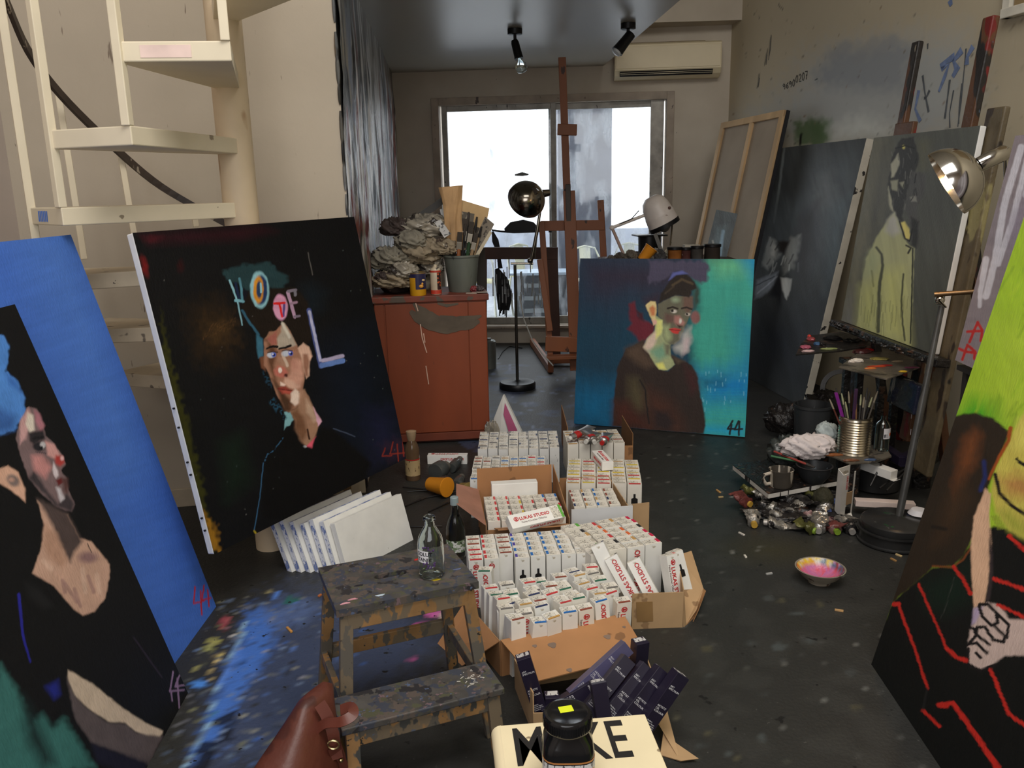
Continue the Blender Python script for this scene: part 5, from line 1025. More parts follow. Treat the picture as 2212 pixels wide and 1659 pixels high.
# dark folded foam visor shape behind heap
vp = [(905, 478), (925, 455), (955, 432), (990, 415), (1010, 412), (1018, 422), (1015, 440), (1000, 455), (970, 468), (940, 480)]
vi = [(930, 468), (955, 450), (985, 432), (1003, 425), (1006, 436), (995, 448), (965, 460)]
g = G(); Yv = C0.y+.36; rings = []
vq = [(905-30, 483), (930-30, 462), (965-30, 440), (985-24, 420), (1000-24, 408), (1006-24, 420), (1002-24, 443), (975-30, 462), (940-30, 478), (905-30, 490)]
for x, y in vq: rings.append([aty(x, y, Yv), aty(x, y, Yv+.10), aty(x+4, y+15, Yv+.10), aty(x+4, y+15, Yv)])
solo('foam_sheet', g.loft(rings), M('foam_dark', (66, 64, 62), .7, var=.15), 'dark foam sheet curled into a loop behind the rag heap', 'foam sheet', smooth=True)
card('paper_leaf', 'white paper scrap tucked behind the paper bag', [aty(950, 452, YC+.1), aty(966, 450, YC+.1), aty(968, 470, YC+.1), aty(954, 472, YC+.1)], M('paper_white', (206, 206, 204), .8), 'paper')
# dish-wash sachet leaning
card('printed_sachet', 'white printed sachet stuck diagonally in the rag heap', [aty(938, 480, YC-.04), aty(952, 474, YC-.04), aty(974, 505, YC-.06), aty(960, 514, YC-.06)], M('sachet', (190, 188, 184), .4, spl=[((60, 60, 62), 40, .55, (1, 3, 1))]), 'sachet', .012)
# tins
p = ctop(902, .035); m_tin = M('tin_rim', (150, 144, 130), .35, .8)
tin = lath('food_tin', [(0, 0), (.049, 0), (.051, .004), (.051, .138), (.049, .142), (.045, .142), (.045, .13), (0, .13)], p, M('tin_yellow', (206, 150, 26), .4, var=.12), 'yellow and navy tin with a duckling picture on the cabinet', 'tin', parts=[('rim', [(.0515, .139), (.053, .14), (.053, .145), (.047, .145), (.047, .139)], m_tin)])
nav = M('tin_navy', (38, 36, 74), .4); ylw = M('duck_yellow', (226, 160, 60), .4)
def wrap(P, r, a0, a1, z0, z1, n=10, th=.0006):
    g = G(); rings = []
    for k in range(n+1):
        a = math.radians(a0+(a1-a0)*k/n); d = V(math.cos(a), math.sin(a), 0); rings.append([Vector(P)+d*r+V(0, 0, z0), Vector(P)+d*(r+th)+V(0, 0, z0), Vector(P)+d*(r+th)+V(0, 0, z1), Vector(P)+d*r+V(0, 0, z1)])
    return g.loft(rings)
part(tin, 'navy_label', wrap(p, .0512, -100, -5, .04, .112), nav, True); part(tin, 'navy_band', wrap(p, .0512, 180, 360, .112, .137), nav, True)
g = G(); fr = lambda x, y: (lambda q: p+(q-p).normalized()*0.0524+V(0, 0, 0))(V(atp(x, y, p+V(0, -.0524, 0), V(0, 1, 0)).x, p.y-.05, p.z))
def duck(cx, z, r1, r2): d = V(math.cos(math.radians(cx)), math.sin(math.radians(cx)), 0); return G().ball(p+d*.0515+V(0, 0, z), (r1, r1*.5, r2), 8)
part(tin, 'duck_body', duck(-62, .060, .0155, .011), ylw, True); part(tin, 'duck_head', duck(-52, .075, .008, .008), ylw, True); part(tin, 'duck_bubble', duck(-45, .097, .012, .007), M('bubble', (226, 196, 140), .5), True)
p = ctop(941, .06)
sc = lath('spray_can', [(0, 0), (.032, 0), (.034, .004), (.034, .15), (.028, .162), (.018, .166), (.018, .172), (.011, .174), (.011, .186), (0, .187)], p, M('spray_cream', (206, 190, 164), .4, var=.15, vs=12, spl=[((90, 84, 80), 16, .6, (1, 1, .6))]), 'red and cream aerosol can beside the bucket', 'spray can')
part(sc, 'red_base', wrap(p, .0343, 180, 360, .004, .028), M('spray_red', (188, 62, 44), .4), True); part(sc, 'red_shoulder', wrap(p, .0343, 180, 360, .138, .15), MATS['spray_red'], True); part(sc, 'side_stripe', wrap(p, .0346, 290, 340, .03, .137), M('spray_black', (54, 30, 30), .4, spl=[((196, 90, 50), 60, .55, (1, 1, 1))]), True)
for i, (x, dy, c_) in enumerate([(1018, .02, (198, 182, 166)), (1030, .05, (150, 110, 104)), (1040, .02, (176, 168, 156))]):
    q_ = ctop(x, dy); solo('paper_slip', G().box(q_+V(0, 0, .003+.002*i), (.07, .03, .003), Matrix.Rotation(.3*i-.2, 3, 'Z')), M('slip%d' % i, c_, .7), ['pale card slip on the cabinet front edge by the bucket', 'pinkish card slip right of the bucket', 'grey card slip at the cabinet right corner'][i], 'card slip')
for i, (x, dy) in enumerate([(1022, .10), (1030, .12), (1036, .09)]):
    q_ = ctop(x, dy); solo('crumpled_wrapper', crumple(q_+V(0, 0, .02), (.025, .02, .02), 61+i, 10, .5, 4), M('wrapper%d' % i, [(120, 40, 44), (96, 90, 88), (60, 52, 52)][i], .4), ['crumpled red wrapper right of the grey bucket', 'crumpled grey wrapper right of the grey bucket', 'dark wrapper at the right end of the cabinet'][i], 'wrapper')
q_ = ctop(1036, .3); solo('leaning_frame', G().ob(q_+V(-.02, 0, 0), V(.06, .05, 0), V(0, .012, 0), V(.0, .01, .26)), M('frame_dark', (52, 48, 46), .5), 'dark narrow board standing behind the bucket on the cabinet', 'board')
# grey paint tin beside the cabinet
P = atz(1058, 795); lath('turps_tin', [(0, 0), (.062, 0), (.062, .25), (.05, .262), (.02, .264), (.02, .28), (0, .28)], P, M('tin_grey', (112, 114, 108), .4, .5), 'grey metal tin on the floor beside the red cabinet', 'tin')
# ================================================================== CHROME FLOOR LAMP BY THE WINDOW
m_dchr = M('dark_chrome', (150, 142, 130), .16, 1.0, var=.2, vs=4)
P = atz(1118, 838); P = V(P.x, P.y, 0); YL = P.y
lp = thing('floor_lamp', 'dark chrome dome floor lamp before the window', 'lamp', P)
part(lp, 'base', G().lathe([(0, 0), (.145, 0), (.15, .006), (.15, .042), (.14, .055), (.03, .062), (.02, .07), (0, .07)], 40, Matrix.Translation(P)), m_blk, True)
tp = aty(1112, 572, YL); tp.x = P.x+(tp.x-P.x)*.6
part(lp, 'pole', G().tube([P+V(0, 0, .06), tp], .0125, 12), M('steel_dark', (92, 88, 82), .25, .9), True)
e0 = aty(1103, 569, YL); e1 = aty(1152, 569, YL); k1 = aty(1160, 500, YL); k2 = aty(1168, 425, YL)
part(lp, 'cross_arm', G().tube([e0, e1], .009, 10), m_dchr, True)
part(lp, 'elbow', G().ball(aty(1145, 563, YL), .022, 8), m_dchr, True)
part(lp, 'upper_arm', G().tube([aty(1146, 572, YL), k1, aty(1167, 455, YL), k2], [.014, .014, .011, .011], 10), m_dchr, True)
part(lp, 'spring', G().tube([aty(1155, 560, YL-.01), aty(1160, 508, YL-.01)], .005, 8), m_chr, True)
sc_ = aty(1138, 430, YL-.06); ax = V(-.30, 0.62, -.35).normalized()
R_ = ax.to_track_quat('Z', 'Y').to_matrix().to_4x4(); R_.translation = sc_
rd_ = .152
sh = part(lp, 'lamp_shade', G().lathe([(rd_*math.sin(a), -rd_*math.cos(a)*.98+.02) for a in [i*math.pi/2/12 for i in range(0, 13)][1:]]+[(rd_-.003, .022)]+[((rd_-.004)*math.sin(a), -(rd_-.004)*math.cos(a)*.98+.02) for a in [i*math.pi/2/12 for i in range(12, 0, -1)]], 40, R_), m_dchr, True)
ne = aty(1168, 420, YL-.03); part(lp, 'socket', G().tube([sc_-ax*.13, ne+V(-.01, 0, 0), aty(1186, 416, YL)], [.03, .036, .026], 14), m_dchr, True)
solo('power_cable', G().tube([atz(x, y, .006) for x, y in [(1128, 752), (1100, 748), (1085, 760), (1076, 775)]], .005, 6), m_blk, 'thin black electric flex curling over the floor behind the lamp', 'cable', smooth=True)
solo('pale_cable', G().tube([aty(1122, 640, 7.2), aty(1132, 690, 7.1), aty(1150, 735, 7.0), aty(1172, 765, 6.9), aty(1195, 790, 6.85)], .006, 6), M('cord_white', (170, 168, 162), .5), 'pale cable dangling beside the window easel', 'cable', smooth=True)
# ================================================================== WOODEN EASEL AT THE WINDOW
m_eas = M('easel_wood', (142, 84, 50), .5, var=.22, vs=3, stretch=(1, 1, .15), spl=[((70, 44, 32), 12, .66, (1, 1, .4))])
YE = 7.15
es = thing('window_easel', 'tall brown wooden studio easel in front of the window', 'easel', V(aty(1200, 700, YE).x, YE, 0))
def eb(nm, x0, y0, x1, y1, w, d, Y0=YE, Y1=None, mt=None): part(es, nm, G().bar(aty(x0, y0, Y0), aty(x1, y1, Y1 or Y0), w, d, (0, -1, .0)), mt or m_eas, bev=.004)
eb('mast', 1214, 124, 1230, 560, .062, .03, YE+.12, YE+.02); eb('mast_front', 1229, 412, 1244, 800, .10, .028, YE-.03, YE-.10)
eb('groove_strip', 1227, 398, 1229, 510, .044, .008, YE-.05, YE-.052, M('groove', (70, 60, 52), .5))
eb('canvas_clamp', 1204, 280, 1246, 281, .09, .05, YE+.05)
eb('cross_bar', 1168, 488, 1306, 486, .085, .025, YE+.01); eb('side_post', 1297, 432, 1304, 560, .055, .03, YE+.02, YE+.02); eb('side_post', 1170, 478, 1190, 790, .05, .03, YE-.06, YE-.1)
eb('rear_post', 1166, 560, 1188, 715, .05, .03, YE-.12, YE-.15)
eb('lower_bar', 1178, 742, 1250, 745, .13, .03, YE-.12); eb('tray', 1180, 772, 1250, 770, .03, .10, YE-.2); 
part(es, 'foot', G().bar(atz(1150, 738, .05), atz(1190, 797, .04), .05, .07), m_eas, bev=.004); part(es, 'foot', G().bar(atz(1262, 745, .05), atz(1290, 800, .04), .05, .07), m_eas, bev=.004)
part(es, 'base_bar', G().bar(atz(1178, 778, .05), atz(1285, 776, .05), .05, .06), m_eas, bev=.004)
tb = thing('wooden_trestle', 'dark brown wooden trestle behind the floor lamp', 'trestle', V(aty(1120, 700, 7.7).x, 7.7, 0))
def tbar(nm, x0, y0, x1, y1, w, d, mt=None): part(tb, nm, G().bar(aty(x0, y0, 7.7), aty(x1, y1, 7.7), w, d, (0, -1, 0)), mt or M('trestle_wood', (74, 44, 32), .55, var=.2, vs=4), bev=.004)
tbar('rail', 1040, 547, 1205, 547, .11, .04); tbar('leg', 1192, 556, 1199, 785, .11, .03); tbar('leg', 1046, 556, 1046, 795, .05, .04)
# ================================================================== REAR WORK TABLE BEHIND THE TEAL PORTRAIT
YT = 6.35; tz = aty(1400, 566, YT).z-.0
tx0, tx1 = aty(1310, 560, YT).x, aty(1600, 560, YT).x
m_tw = M('table_wood', (70, 52, 42), .6, var=.3, vs=5)
tab = thing('work_table', 'cluttered dark work table hidden behind the teal portrait', 'table', V((tx0+tx1)/2, YT+.3, 0))
part(tab, 'table_top', G().ob(V(tx0, YT-.05, tz-.04), V(tx1-tx0, 0, 0), V(0, .65, 0), V(0, 0, .04)), m_tw, bev=.004)
for sx in (tx0+.05, tx1-.1):
    for sy in (YT, YT+.52): part(tab, 'leg', G().ob(V(sx, sy, 0), V(.05, 0, 0), V(0, .05, 0), V(0, 0, tz-.04)), m_tw)
def ont(x, dy=.1):
    P = aty(x, 560, YT+dy); return V(P.x, YT+dy, tz)
# white desk lamp
m_wl = M('lamp_white', (214, 204, 196), .4, var=.06, vs=8, spl=[((110, 70, 60), 30, .72, (1, 1, 1))])
Yd = YT+.2
dl = thing('desk_lamp', 'white spring-arm desk lamp with bell shade on the rear table', 'lamp', ont(1350, .2))
bs_ = ont(1350, .2); part(dl, 'clamp', G().lathe([(0, 0), (.05, 0), (.05, .02), (.02, .03), (0, .03)], 16, Matrix.Translation(bs_)), m_wl, True)
j1 = aty(1322, 492, Yd); j2 = aty(1395, 464, Yd)
part(dl, 'lower_arm', G().tube([bs_+V(0, 0, .02), j1], .012, 8), M('arm_pink', (176, 150, 140), .4), True); part(dl, 'upper_arm', G().tube([j1, j2], .013, 8), m_wl, True); part(dl, 'joint', G().ball(j1, .02, 8), m_wl, True)
part(dl, 'cable', G().tube([j1, aty(1365, 472, Yd-.02), aty(1380, 455, Yd)], .004, 6), m_blk, True)
ca, cb_ = aty(1407, 428, Yd), aty(1437, 490, Yd); axd = (cb_-ca).normalized(); L_ = (cb_-ca).length
R_ = axd.to_track_quat('Z', 'Y').to_matrix().to_4x4(); R_.translation = ca
rs = .118
part(dl, 'lamp_shade', G().lathe([(.012, -.012), (.05, -.008), (.085, .02), (.105, .07), (rs-.005, .13), (rs, .14), (rs, .15), (rs+.004, L_*.86), (rs, L_*.86), (rs-.012, .13), (.08, .03), (.012, 0)], 32, R_), m_wl, True)
part(dl, 'inner_collar', G().lathe([(rs+.006, L_*.86), (rs+.006, L_), (rs-.004, L_), (rs-.004, L_*.86)], 32, R_), m_blk, True)
part(dl, 'switch_knob', G().ball(aty(1446, 449, Yd-.09), .012, 6), M('knob_brown', (90, 62, 52), .5), True)
part(dl, 'bulb', G().ball(cb_-axd*.02, (.05, .05, .06), 10), M('bulb_grey', (120, 116, 110), .3), True)
part(dl, 'flex', G().tube([aty(1452, 480, Yd), aty(1450, 505, Yd), aty(1447, 530, Yd)], .008, 6), M('flex_brown', (86, 74, 56), .5), True)
orange = M('cup_orange', (222, 142, 34), .45, var=.08)
def cup(label, P, T, r=.045, h=.11, mt=None, nm='plastic_cup', group=None, cat='cup'):
    t_ = thing(nm, label, cat, P, group=group); T = T or Matrix.Identity(4); X = Matrix.Translation(P) @ T
    part(t_, 'body', G().lathe([(0, 0), (r*.72, 0), (r*.76, .004), (r, h-.004), (r+.003, h), (r-.003, h), (r*.72, .008), (0, .008)], 24, X), mt or orange, True)
    part(t_, 'rim', G().lathe([(r, h-.006), (r+.004, h-.004), (r+.004, h+.002), (r-.002, h+.002)], 24, X), mt or orange, True); return t_
cup('tipped orange plastic cup left of the desk lamp shade', ont(1386, .02)+V(0, 0, .012), Matrix.Rotation(math.radians(38), 4, 'Y'), .05, .12)
jr = [(1457, .05, .052, .105, (150, 92, 40), 'orange jar with dark rim below the desk lamp', 'jar'), (1481, .06, .038, .10, (84, 48, 44), 'maroon jar right of the orange jar on the rear table', 'jar'), (1505, .05, .045, .11, (74, 70, 66), 'grey tin third from right on the rear table', 'tin'), (1538, .06, .06, .12, (58, 50, 44), 'large dark pot at the right end of the rear table', 'pot')]
for x, dy, r, h, c_, lb, ct in jr: lath('paint_jar', [(0, 0), (r*.92, 0), (r, .006), (r, h-.02), (r+.003, h-.015), (r+.003, h), (r-.006, h), (r-.006, .02), (0, .02)], ont(x, dy), M('jar%d' % x, c_, .5, var=.3, vs=12, spl=[((150, 140, 130), 30, .7, (1, 1, 1))]), lb, ct, parts=[('rim_band', [(r+.004, h-.02), (r+.006, h-.018), (r+.006, h-.002), (r+.004, h)], m_blk)])
P = ont(1402, .3); t_ = thing('black_tray', 'black overturned pot with wide brim behind the orange cup', 'pot', P); part(t_, 'brim', G().box(P+V(0, 0, .185), (.24, .2, .012), Matrix.Rotation(.1, 3, 'Z')), m_blk, bev=.003); part(t_, 'body', G().lathe([(0, 0), (.085, 0), (.09, .18), (0, .18)], 20, Matrix.Translation(P)), m_blk, True)
P = ont(1436, .1); solo('lamp_stalk', G().bar(P, aty(1415, 505, YT+.12), .03, .012, (0, -1, 0)), M('stalk_grey', (86, 84, 80), .5), 'grey metal bar leaning under the desk lamp', 'metal bar', bev=.002)
for i, (x, dy, r, c_) in enumerate([(1337, .05, .04, (70, 62, 54)), (1362, .04, .05, (92, 84, 72)), (1375, .08, .04, (60, 54, 50)), (1412, .06, .055, (120, 116, 108)), (1425, .04, .05, (52, 50, 50)), (1447, .12, .05, (188, 180, 158)), (1470, .16, .03, (196, 176, 90)), (1400, .1, .05, (150, 142, 130)), (1320, .05, .03, (88, 82, 76))]):
    solo('crumpled_rag', crumple(ont(x, dy)+V(0, 0, r*.78), (r, r*.8, r), 90+i, 12, .5, 4), M('trag%d' % i, c_, .7, var=.3, vs=20), ['small brown rag beside the desk lamp clamp', 'grey-brown rag right of the desk lamp clamp', 'dark rag left of the tipped orange cup', 'pale grey rag just right of the tipped cup', 'black rag in front of the orange jar', 'cream rag under the lamp flex', 'yellow rag right of the cream rag', 'grey rag behind the tipped orange cup', 'tiny grey rag at the table left end'][i], 'rag', 'rags on the rear table')
solo('paper_stack', G().box(ont(1493, .2)+V(0, 0, .055), (.12, .08, .11)), M('paper_pale', (190, 182, 166), .8), 'pale paper block between jars on the rear table', 'paper block', bev=.002)
# ================================================================== TERRACE CHAIRS OUTSIDE
m_ch = M('chair_metal', (206, 208, 190), .4, .2, var=.08)
m_chy = M('chair_yellow', (206, 196, 110), .5)
def tchair(label, x, Y, rz, seat=None):
    P = aty(x, 600, Y); P = V(P.x, Y, .05); R3 = Matrix.Rotation(rz, 3, 'Z'); L = lambda a, b, c: P+R3 @ V(a, b, c)
    t_ = thing('metal_chair', label, 'chair', P, group='terrace chairs seen through the glass')
    part(t_, 'seat', G().box(L(0, 0, .45), (.36, .36, .02), R3), seat or m_ch, bev=.006)
    for sx in (-1, 1):
        for sy in (-1, 1): part(t_, 'leg', G().tube([L(.16*sx, .16*sy, .45), L(.21*sx, .21*sy, 0)], .014, 6), m_ch)
    part(t_, 'back_hoop', G().tube([L(-.17, .17, .45), L(-.18, .21, .7), L(-.13, .235, .82), L(0, .24, .85), L(.13, .235, .82), L(.18, .21, .7), L(.17, .17, .45)], .013, 6), m_ch, True)
    part(t_, 'splat', G().ob(L(-.07, .172, .45), R3 @ V(.14, 0, 0), R3 @ V(0, .012, 0), R3 @ V(0, .065, .385)), m_ch)
tchair('pale metal chair outside, left of the black paint smear', 1058, 10.3, 2.6, m_chy); tchair('pale metal chair outside behind the window easel mast', 1275, 10.2, .2); tchair('pale metal chair outside under the desk lamp arm', 1352, 10.6, -.3); tchair('yellow-seated metal chair outside between lamp and easel', 1140, 10.9, .5, m_chy)
P = aty(1150, 650, 10.0)
tb2 = thing('terrace_table', 'blue-topped terrace cabinet seen low through the glass', 'cabinet', V(P.x, 10.0, .05))
part(tb2, 'table_top', G().box(V(P.x+.1, 10.1, .62), (.75, .5, .03)), M('table_blue', (150, 168, 186), .5), bev=.004); part(tb2, 'body', G().box(V(P.x+.1, 10.1, .33), (.62, .42, .55)), M('cab_dark', (38, 44, 50), .6), bev=.004)
for k in range(3): part(tb2, 'drawer_front', G().box(V(P.x+.05, 9.885, .18+.15*k), (.3, .012, .05)), M('drawer_pale', (120, 128, 132), .6), bev=.002)
# ================================================================== PAINT-TUBE CARTONS
m_box = M('carton_white', (241, 239, 233), .55, var=.05, vs=9, spl=[((188, 178, 160), 14, .70, (1, 1, 1))])
m_box2 = M('carton_cream', (236, 230, 218), .55, var=.06, vs=9, spl=[((176, 164, 144), 12, .68, (1, 1, 1))])
m_box3 = M('carton_soiled', (218, 217, 214), .6, var=.12, vs=12, spl=[((120, 120, 122), 26, .62, (1, 1, .3)), ((60, 60, 62), 40, .72, (1, 1, 1))])
m_pr = M('label_print', (222, 216, 202), .55, var=.03, spl=[((140, 134, 126), 300, .55, (1, .3, 1)), ((228, 222, 210), 70, .58, (1, 1, 1))])
m_lred = M('logo_red', (196, 40, 44), .5); m_ltxt = M('text_grey', (110, 84, 80), .5); m_ink = M('icon_black', (26, 25, 26), .5)
TAB = {k: M('tab_'+k, c, .5, var=.05) for k, c in dict(red=(206, 60, 62), crimson=(206, 36, 76), brown=(150, 78, 60), blue=(38, 112, 190), violet=(80, 66, 166), purple=(96, 40, 130), orange=(226, 110, 56), green=(96, 172, 62), black=(38, 36, 36), ochre=(200, 156, 92), pale=(196, 188, 172), yellow=(222, 196, 66), dkgreen=(44, 108, 84), grey=(120, 116, 112), navy=(44, 56, 96)).items()}
BW, BD, BH = .0545, .047, .2
def cart(w=BW, d=BD, h=BH): return G().box((0, 0, h/2), (w-.0012, d-.0012, h))
me_cart = cart().mesh('carton'); me_flap = G().box((0, -BD*.12, BH+.0012), (BW*.92, BD*.7, .0012)).mesh('top_flap')
me_lab = G().box((-.006, 0, BH+.0022), (BW*.70, BD*.66, .0008)).mesh('label_panel')
me_tab = [G().box((sx*BW*.38, 0, BH+.0024), (BW*.17, BD*.62, .0014)).mesh('colour_tab') for sx in (1, -1)]+[G().box((0, -BD*.40, BH+.002), (BW*.8, BD*.16, .003)).mesh('colour_tab')]
me_icon = G().prism([(-.012, -BD/2, .10), (.012, -BD/2, .10), (.012, -BD/2, .125), (.004, -BD/2, .13), (.004, -BD/2, .15), (-.004, -BD/2, .15), (-.004, -BD/2, .13), (-.012, -BD/2, .125)], (0, -.0008, 0)).mesh('tube_icon')
t_big = textmesh('LUKAS STUDIO', .0245, .0006); t_sm = textmesh('Feine Künstler-Ölfarbe', .0125)
t_big3 = textmesh('LUKAS STUDIO', .0205, .0006)
def logo(r=.011):
    g = G(); 
    g.lathe([(r*.70, 0), (r, 0), (r, .0006), (r*.70, .0006)], 20, None, False)
    g.lathe([(0.0005, 0), (r*.34, 0), (r*.34, .0006), (0.0005, .0006)], 12, Matrix.Translation((0, r*.22, 0))); g.prism([(-r*.6, -r*.55, 0), (r*.6, -r*.55, 0), (r*.3, -r*.1, 0), (-r*.3, -r*.1, 0)], (0, 0, .0006)); return g
def place(me, T): m_ = me.copy(); m_.transform(T); return m_
def frontT(x, z):  # lettering frame on the front face, reading downwards
    return Matrix(((0, 1, 0, x), (0, 0, -1, -BD/2-.0001), (-1, 0, 0, z), (0, 0, 0, 1)))
me_big = place(t_big, frontT(-.012, .155)); me_sm = place(t_sm, frontT(-.024, .165)); me_logo = logo().mesh('logo'); me_logo.transform(frontT(0, .172))
frontT2 = Matrix(((0, -1, 0, .012), (0, 0, -1, -BD/2-.0001), (1, 0, 0, .02), (0, 0, 0, 1)))
me_big2 = place(t_big, frontT2)
for mm, mt in [(me_big, m_lred), (me_sm, m_ltxt), (me_logo, m_lred), (me_big2, m_lred), (me_icon, m_ink), (me_lab, m_pr), (me_flap, m_box2)]: mm.materials.append(mt)
ORD = ['first', 'second', 'third', 'fourth', 'fifth', 'sixth', 'seventh', 'eighth', 'ninth', 'tenth']
def pbox(label, T4, col, tab='r', cm=None, front=None, group=None, sc=(1, 1, 1), plain=False, scrib=False):
    o = bpy.data.objects.new('paint_box', None); COL.objects.link(o); o.empty_display_size = .03
    T4 = T4 @ Matrix.Diagonal((*sc, 1)); o.matrix_world = T4; WM[o.name] = T4; tag(o, label, 'paint box', group)
    def ch(nm, me, mt=None, par=None):
        if mt is not None:
            key = me.name+mt.name
            if key not in CACHE: c_ = me.copy(); c_.materials.clear(); c_.materials.append(mt); c_.name = nm; CACHE[key] = c_
            me = CACHE[key]
        c_ = bpy.data.objects.new(nm, me); COL.objects.link(c_); c_.parent = par or o; WM[c_.name] = T4; return c_
    ca = ch('carton', me_cart, cm or m_box)
    if not plain:
        tf = ch('top_flap', me_flap); ch('label_panel', me_lab, None, tf)
        if scrib: ch('ink_scribble', me_tab[2], m_ink, tf)
        else: ch('colour_tab', me_tab['rlf'.index(tab)], TAB[col], tf)
    if front == 'logo': ch('logo', me_logo, None, ca); ch('printed_name', me_big, None, ca); ch('printed_line', me_sm, None, ca)
    if front == 'studio': ch('printed_name', me_big2, None, ca)
    if front == 'icon': ch('tube_icon', me_icon, None, ca)
    return o
CACHE = {}
def block(bn, FL, FR, nc, nr, dp, colf, z=BH, jit=.003, ang=.012, sh=.95, tilt=0.0, tab='r', cm=None, frontf=None, skip=(), hj=0.004, group=None, base=0.0):
    A, B = atz(FL[0], FL[1], z), atz(FR[0], FR[1], z); ex = V(B.x-A.x, B.y-A.y, 0); W_ = ex.length; ex.normalize(); ey = V(-ex.y, ex.x, 0); pw = W_/nc; yaw = math.atan2(ex.y, ex.x); zs = (z-base)/BH
    for c in range(nc):
        for r in range(nr):
            if (c, r) in skip: continue
            P = V(A.x, A.y, base)+ex*(pw*(c+.5)+rnd.uniform(-jit, jit)*.4)+ey*(dp*(r+.5)+rnd.uniform(-jit, jit)*.4)
            T = Matrix.Translation(P) @ Matrix.Rotation(yaw+rnd.uniform(-ang, ang), 4, 'Z') @ Matrix.Rotation(rnd.uniform(-tilt, tilt)+tilt*.3, 4, 'X') @ Matrix.Rotation(rnd.uniform(-tilt, tilt), 4, 'Y')
            col = colf(c, r)
            pbox('%s-tab white box, %s from left, %s row back, %s' % (col, ORD[c], ORD[r], bn), T, col, tab if isinstance(tab, str) else tab(c, r), cm(c, r) if callable(cm) else cm, frontf(c, r) if frontf else None, group or 'paint boxes of the '+bn, (pw*sh/BW, dp*sh/BD, zs+rnd.uniform(-hj, hj)*4))
pk = lambda *a: (lambda c, r: rnd.choice(a))
m_kraft = M('cardboard', (178, 128, 84), .8, var=.1, vs=5, spl=[((140, 100, 66), 7, .66, (1, 1, 1)), ((110, 92, 84), 16, .72, (1, 1, 1))])
m_krd = M('cardboard_inner', (158, 116, 76), .8, var=.12, vs=5); m_krw = M('cardboard_white', (222, 222, 222), .7, var=.05); m_krg = M('cardboard_pale', (186, 152, 112), .8, var=.12, vs=6, spl=[((150, 118, 84), 9, .62, (1, 1, 1))])
def panel(t_, nm, pts, mt, th=.004):
    p = [Vector(q) for q in pts]; n_ = (p[1]-p[0]).cross(p[-1]-p[0]).normalized(); return part(t_, nm, G().prism(p, n_*th), mt)
# block at the back left and back right
block('grey-topped back block', (1031, 971), (1209, 968), 8, 6, .057, pk('grey', 'pale', 'grey', 'navy'), cm=lambda c, r: m_box3 if rnd.random() < .85 else m_box2, hj=.003, tab=lambda c, r: rnd.choice('rlf'))
block('back right carton block', (1226, 960), (1350, 956), 5, 5, .055, pk('brown', 'pale', 'ochre'), cm=m_box2, tab='f')
bb = thing('cardboard_carton', 'brown carton around the back right boxes with stained front panel', 'carton', atz(1290, 1000))
fl_, fr_ = atz(1226, 1000), atz(1366, 996); H_ = aty(1226, 966, fl_.y).z
panel(bb, 'front_panel', [fl_, fr_, fr_+V(0, 0, H_), fl_+V(0, 0, H_)], m_kraft); ed = (fr_-fl_).normalized(); en = V(-ed.y, ed.x, 0)
panel(bb, 'side_panel', [fl_+en*.005, fl_+en*.42, fl_+en*.42+V(0, 0, .25), fl_+en*.005+V(0, 0, .22)], m_krd); panel(bb, 'side_panel', [fr_+en*.005, fr_+en*.42, fr_+en*.42+V(0, 0, .17), fr_+en*.005+V(0, 0, .17)], m_krd)
part(bb, 'dark_stain', G().prism([aty(x, y, fl_.y-.002) for x, y in [(1281, 968), (1295, 966), (1297, 980), (1292, 990), (1286, 984)]], (0, -.001, 0)), M('stain_dark', (66, 36, 22), .5))
block('mid left block', (1015, 1037), (1180, 1035), 8, 7, .054, lambda c, r: rnd.choice(['orange', 'brown', 'blue', 'pale', 'grey']) if c < 2 else rnd.choice(['grey', 'pale', 'ochre', 'blue', 'red']), cm=lambda c, r: m_box if c < 1 else rnd.choice([m_box2, m_box3, m_box3]), tab='f', hj=.006)
block('mid right yellow-tab block', (1222, 1044), (1388, 1046), 5, 7, .055, pk('yellow', 'yellow', 'pale', 'ochre', 'red'), cm=m_box2, tab='f', frontf=lambda c, r: 'icon' if r == 0 and c > 2 else None, hj=.005)
# ---- carton E (left centre) with flaps
z = BH
e0, e1 = atz(1052, 1130, z), atz(1226, 1119, z); e0, e1 = V(e0.x, e0.y, 0), V(e1.x, e1.y, 0); ex = (e1-e0).normalized(); ey = V(-ex.y, ex.x, 0); eD = .44; ew = (e1-e0).length
block('left centre carton', (1054, 1129), (1224, 1119), 6, 5, .062, lambda c, r: 'blue' if c > 3 and r > 3 else ('yellow' if c == 2 and r in (1, 3) else rnd.choice(['red', 'red', 'pale', 'grey'])), cm=m_box2, hj=.003, skip=[])
cE = thing('cardboard_carton', 'open brown carton left of centre with raised rear flap', 'carton', e0+ex*ew/2+ey*eD/2)
bk0 = e0+ey*(eD); bk1 = e1+ey*(eD); hE = aty(1130, 1010, bk0.y).z
panel(cE, 'rear_panel', [bk0-ex*.01, bk1, bk1+V(0, 0, hE), bk0-ex*.01+V(0, 0, hE)], m_kraft); panel(cE, 'left_panel', [e0-ex*.006, bk0-ex*.006, bk0-ex*.006+V(0, 0, .19), e0-ex*.006+V(0, 0, .19)], m_krd)
panel(cE, 'left_flap', [e0-ex*.007+V(0, 0, .19), bk0-ex*.007+V(0, 0, .19), aty(985, 1046, bk0.y-.08), aty(985, 1088, e0.y+.08)], M('cardboard_mauve', (168, 120, 100), .75))
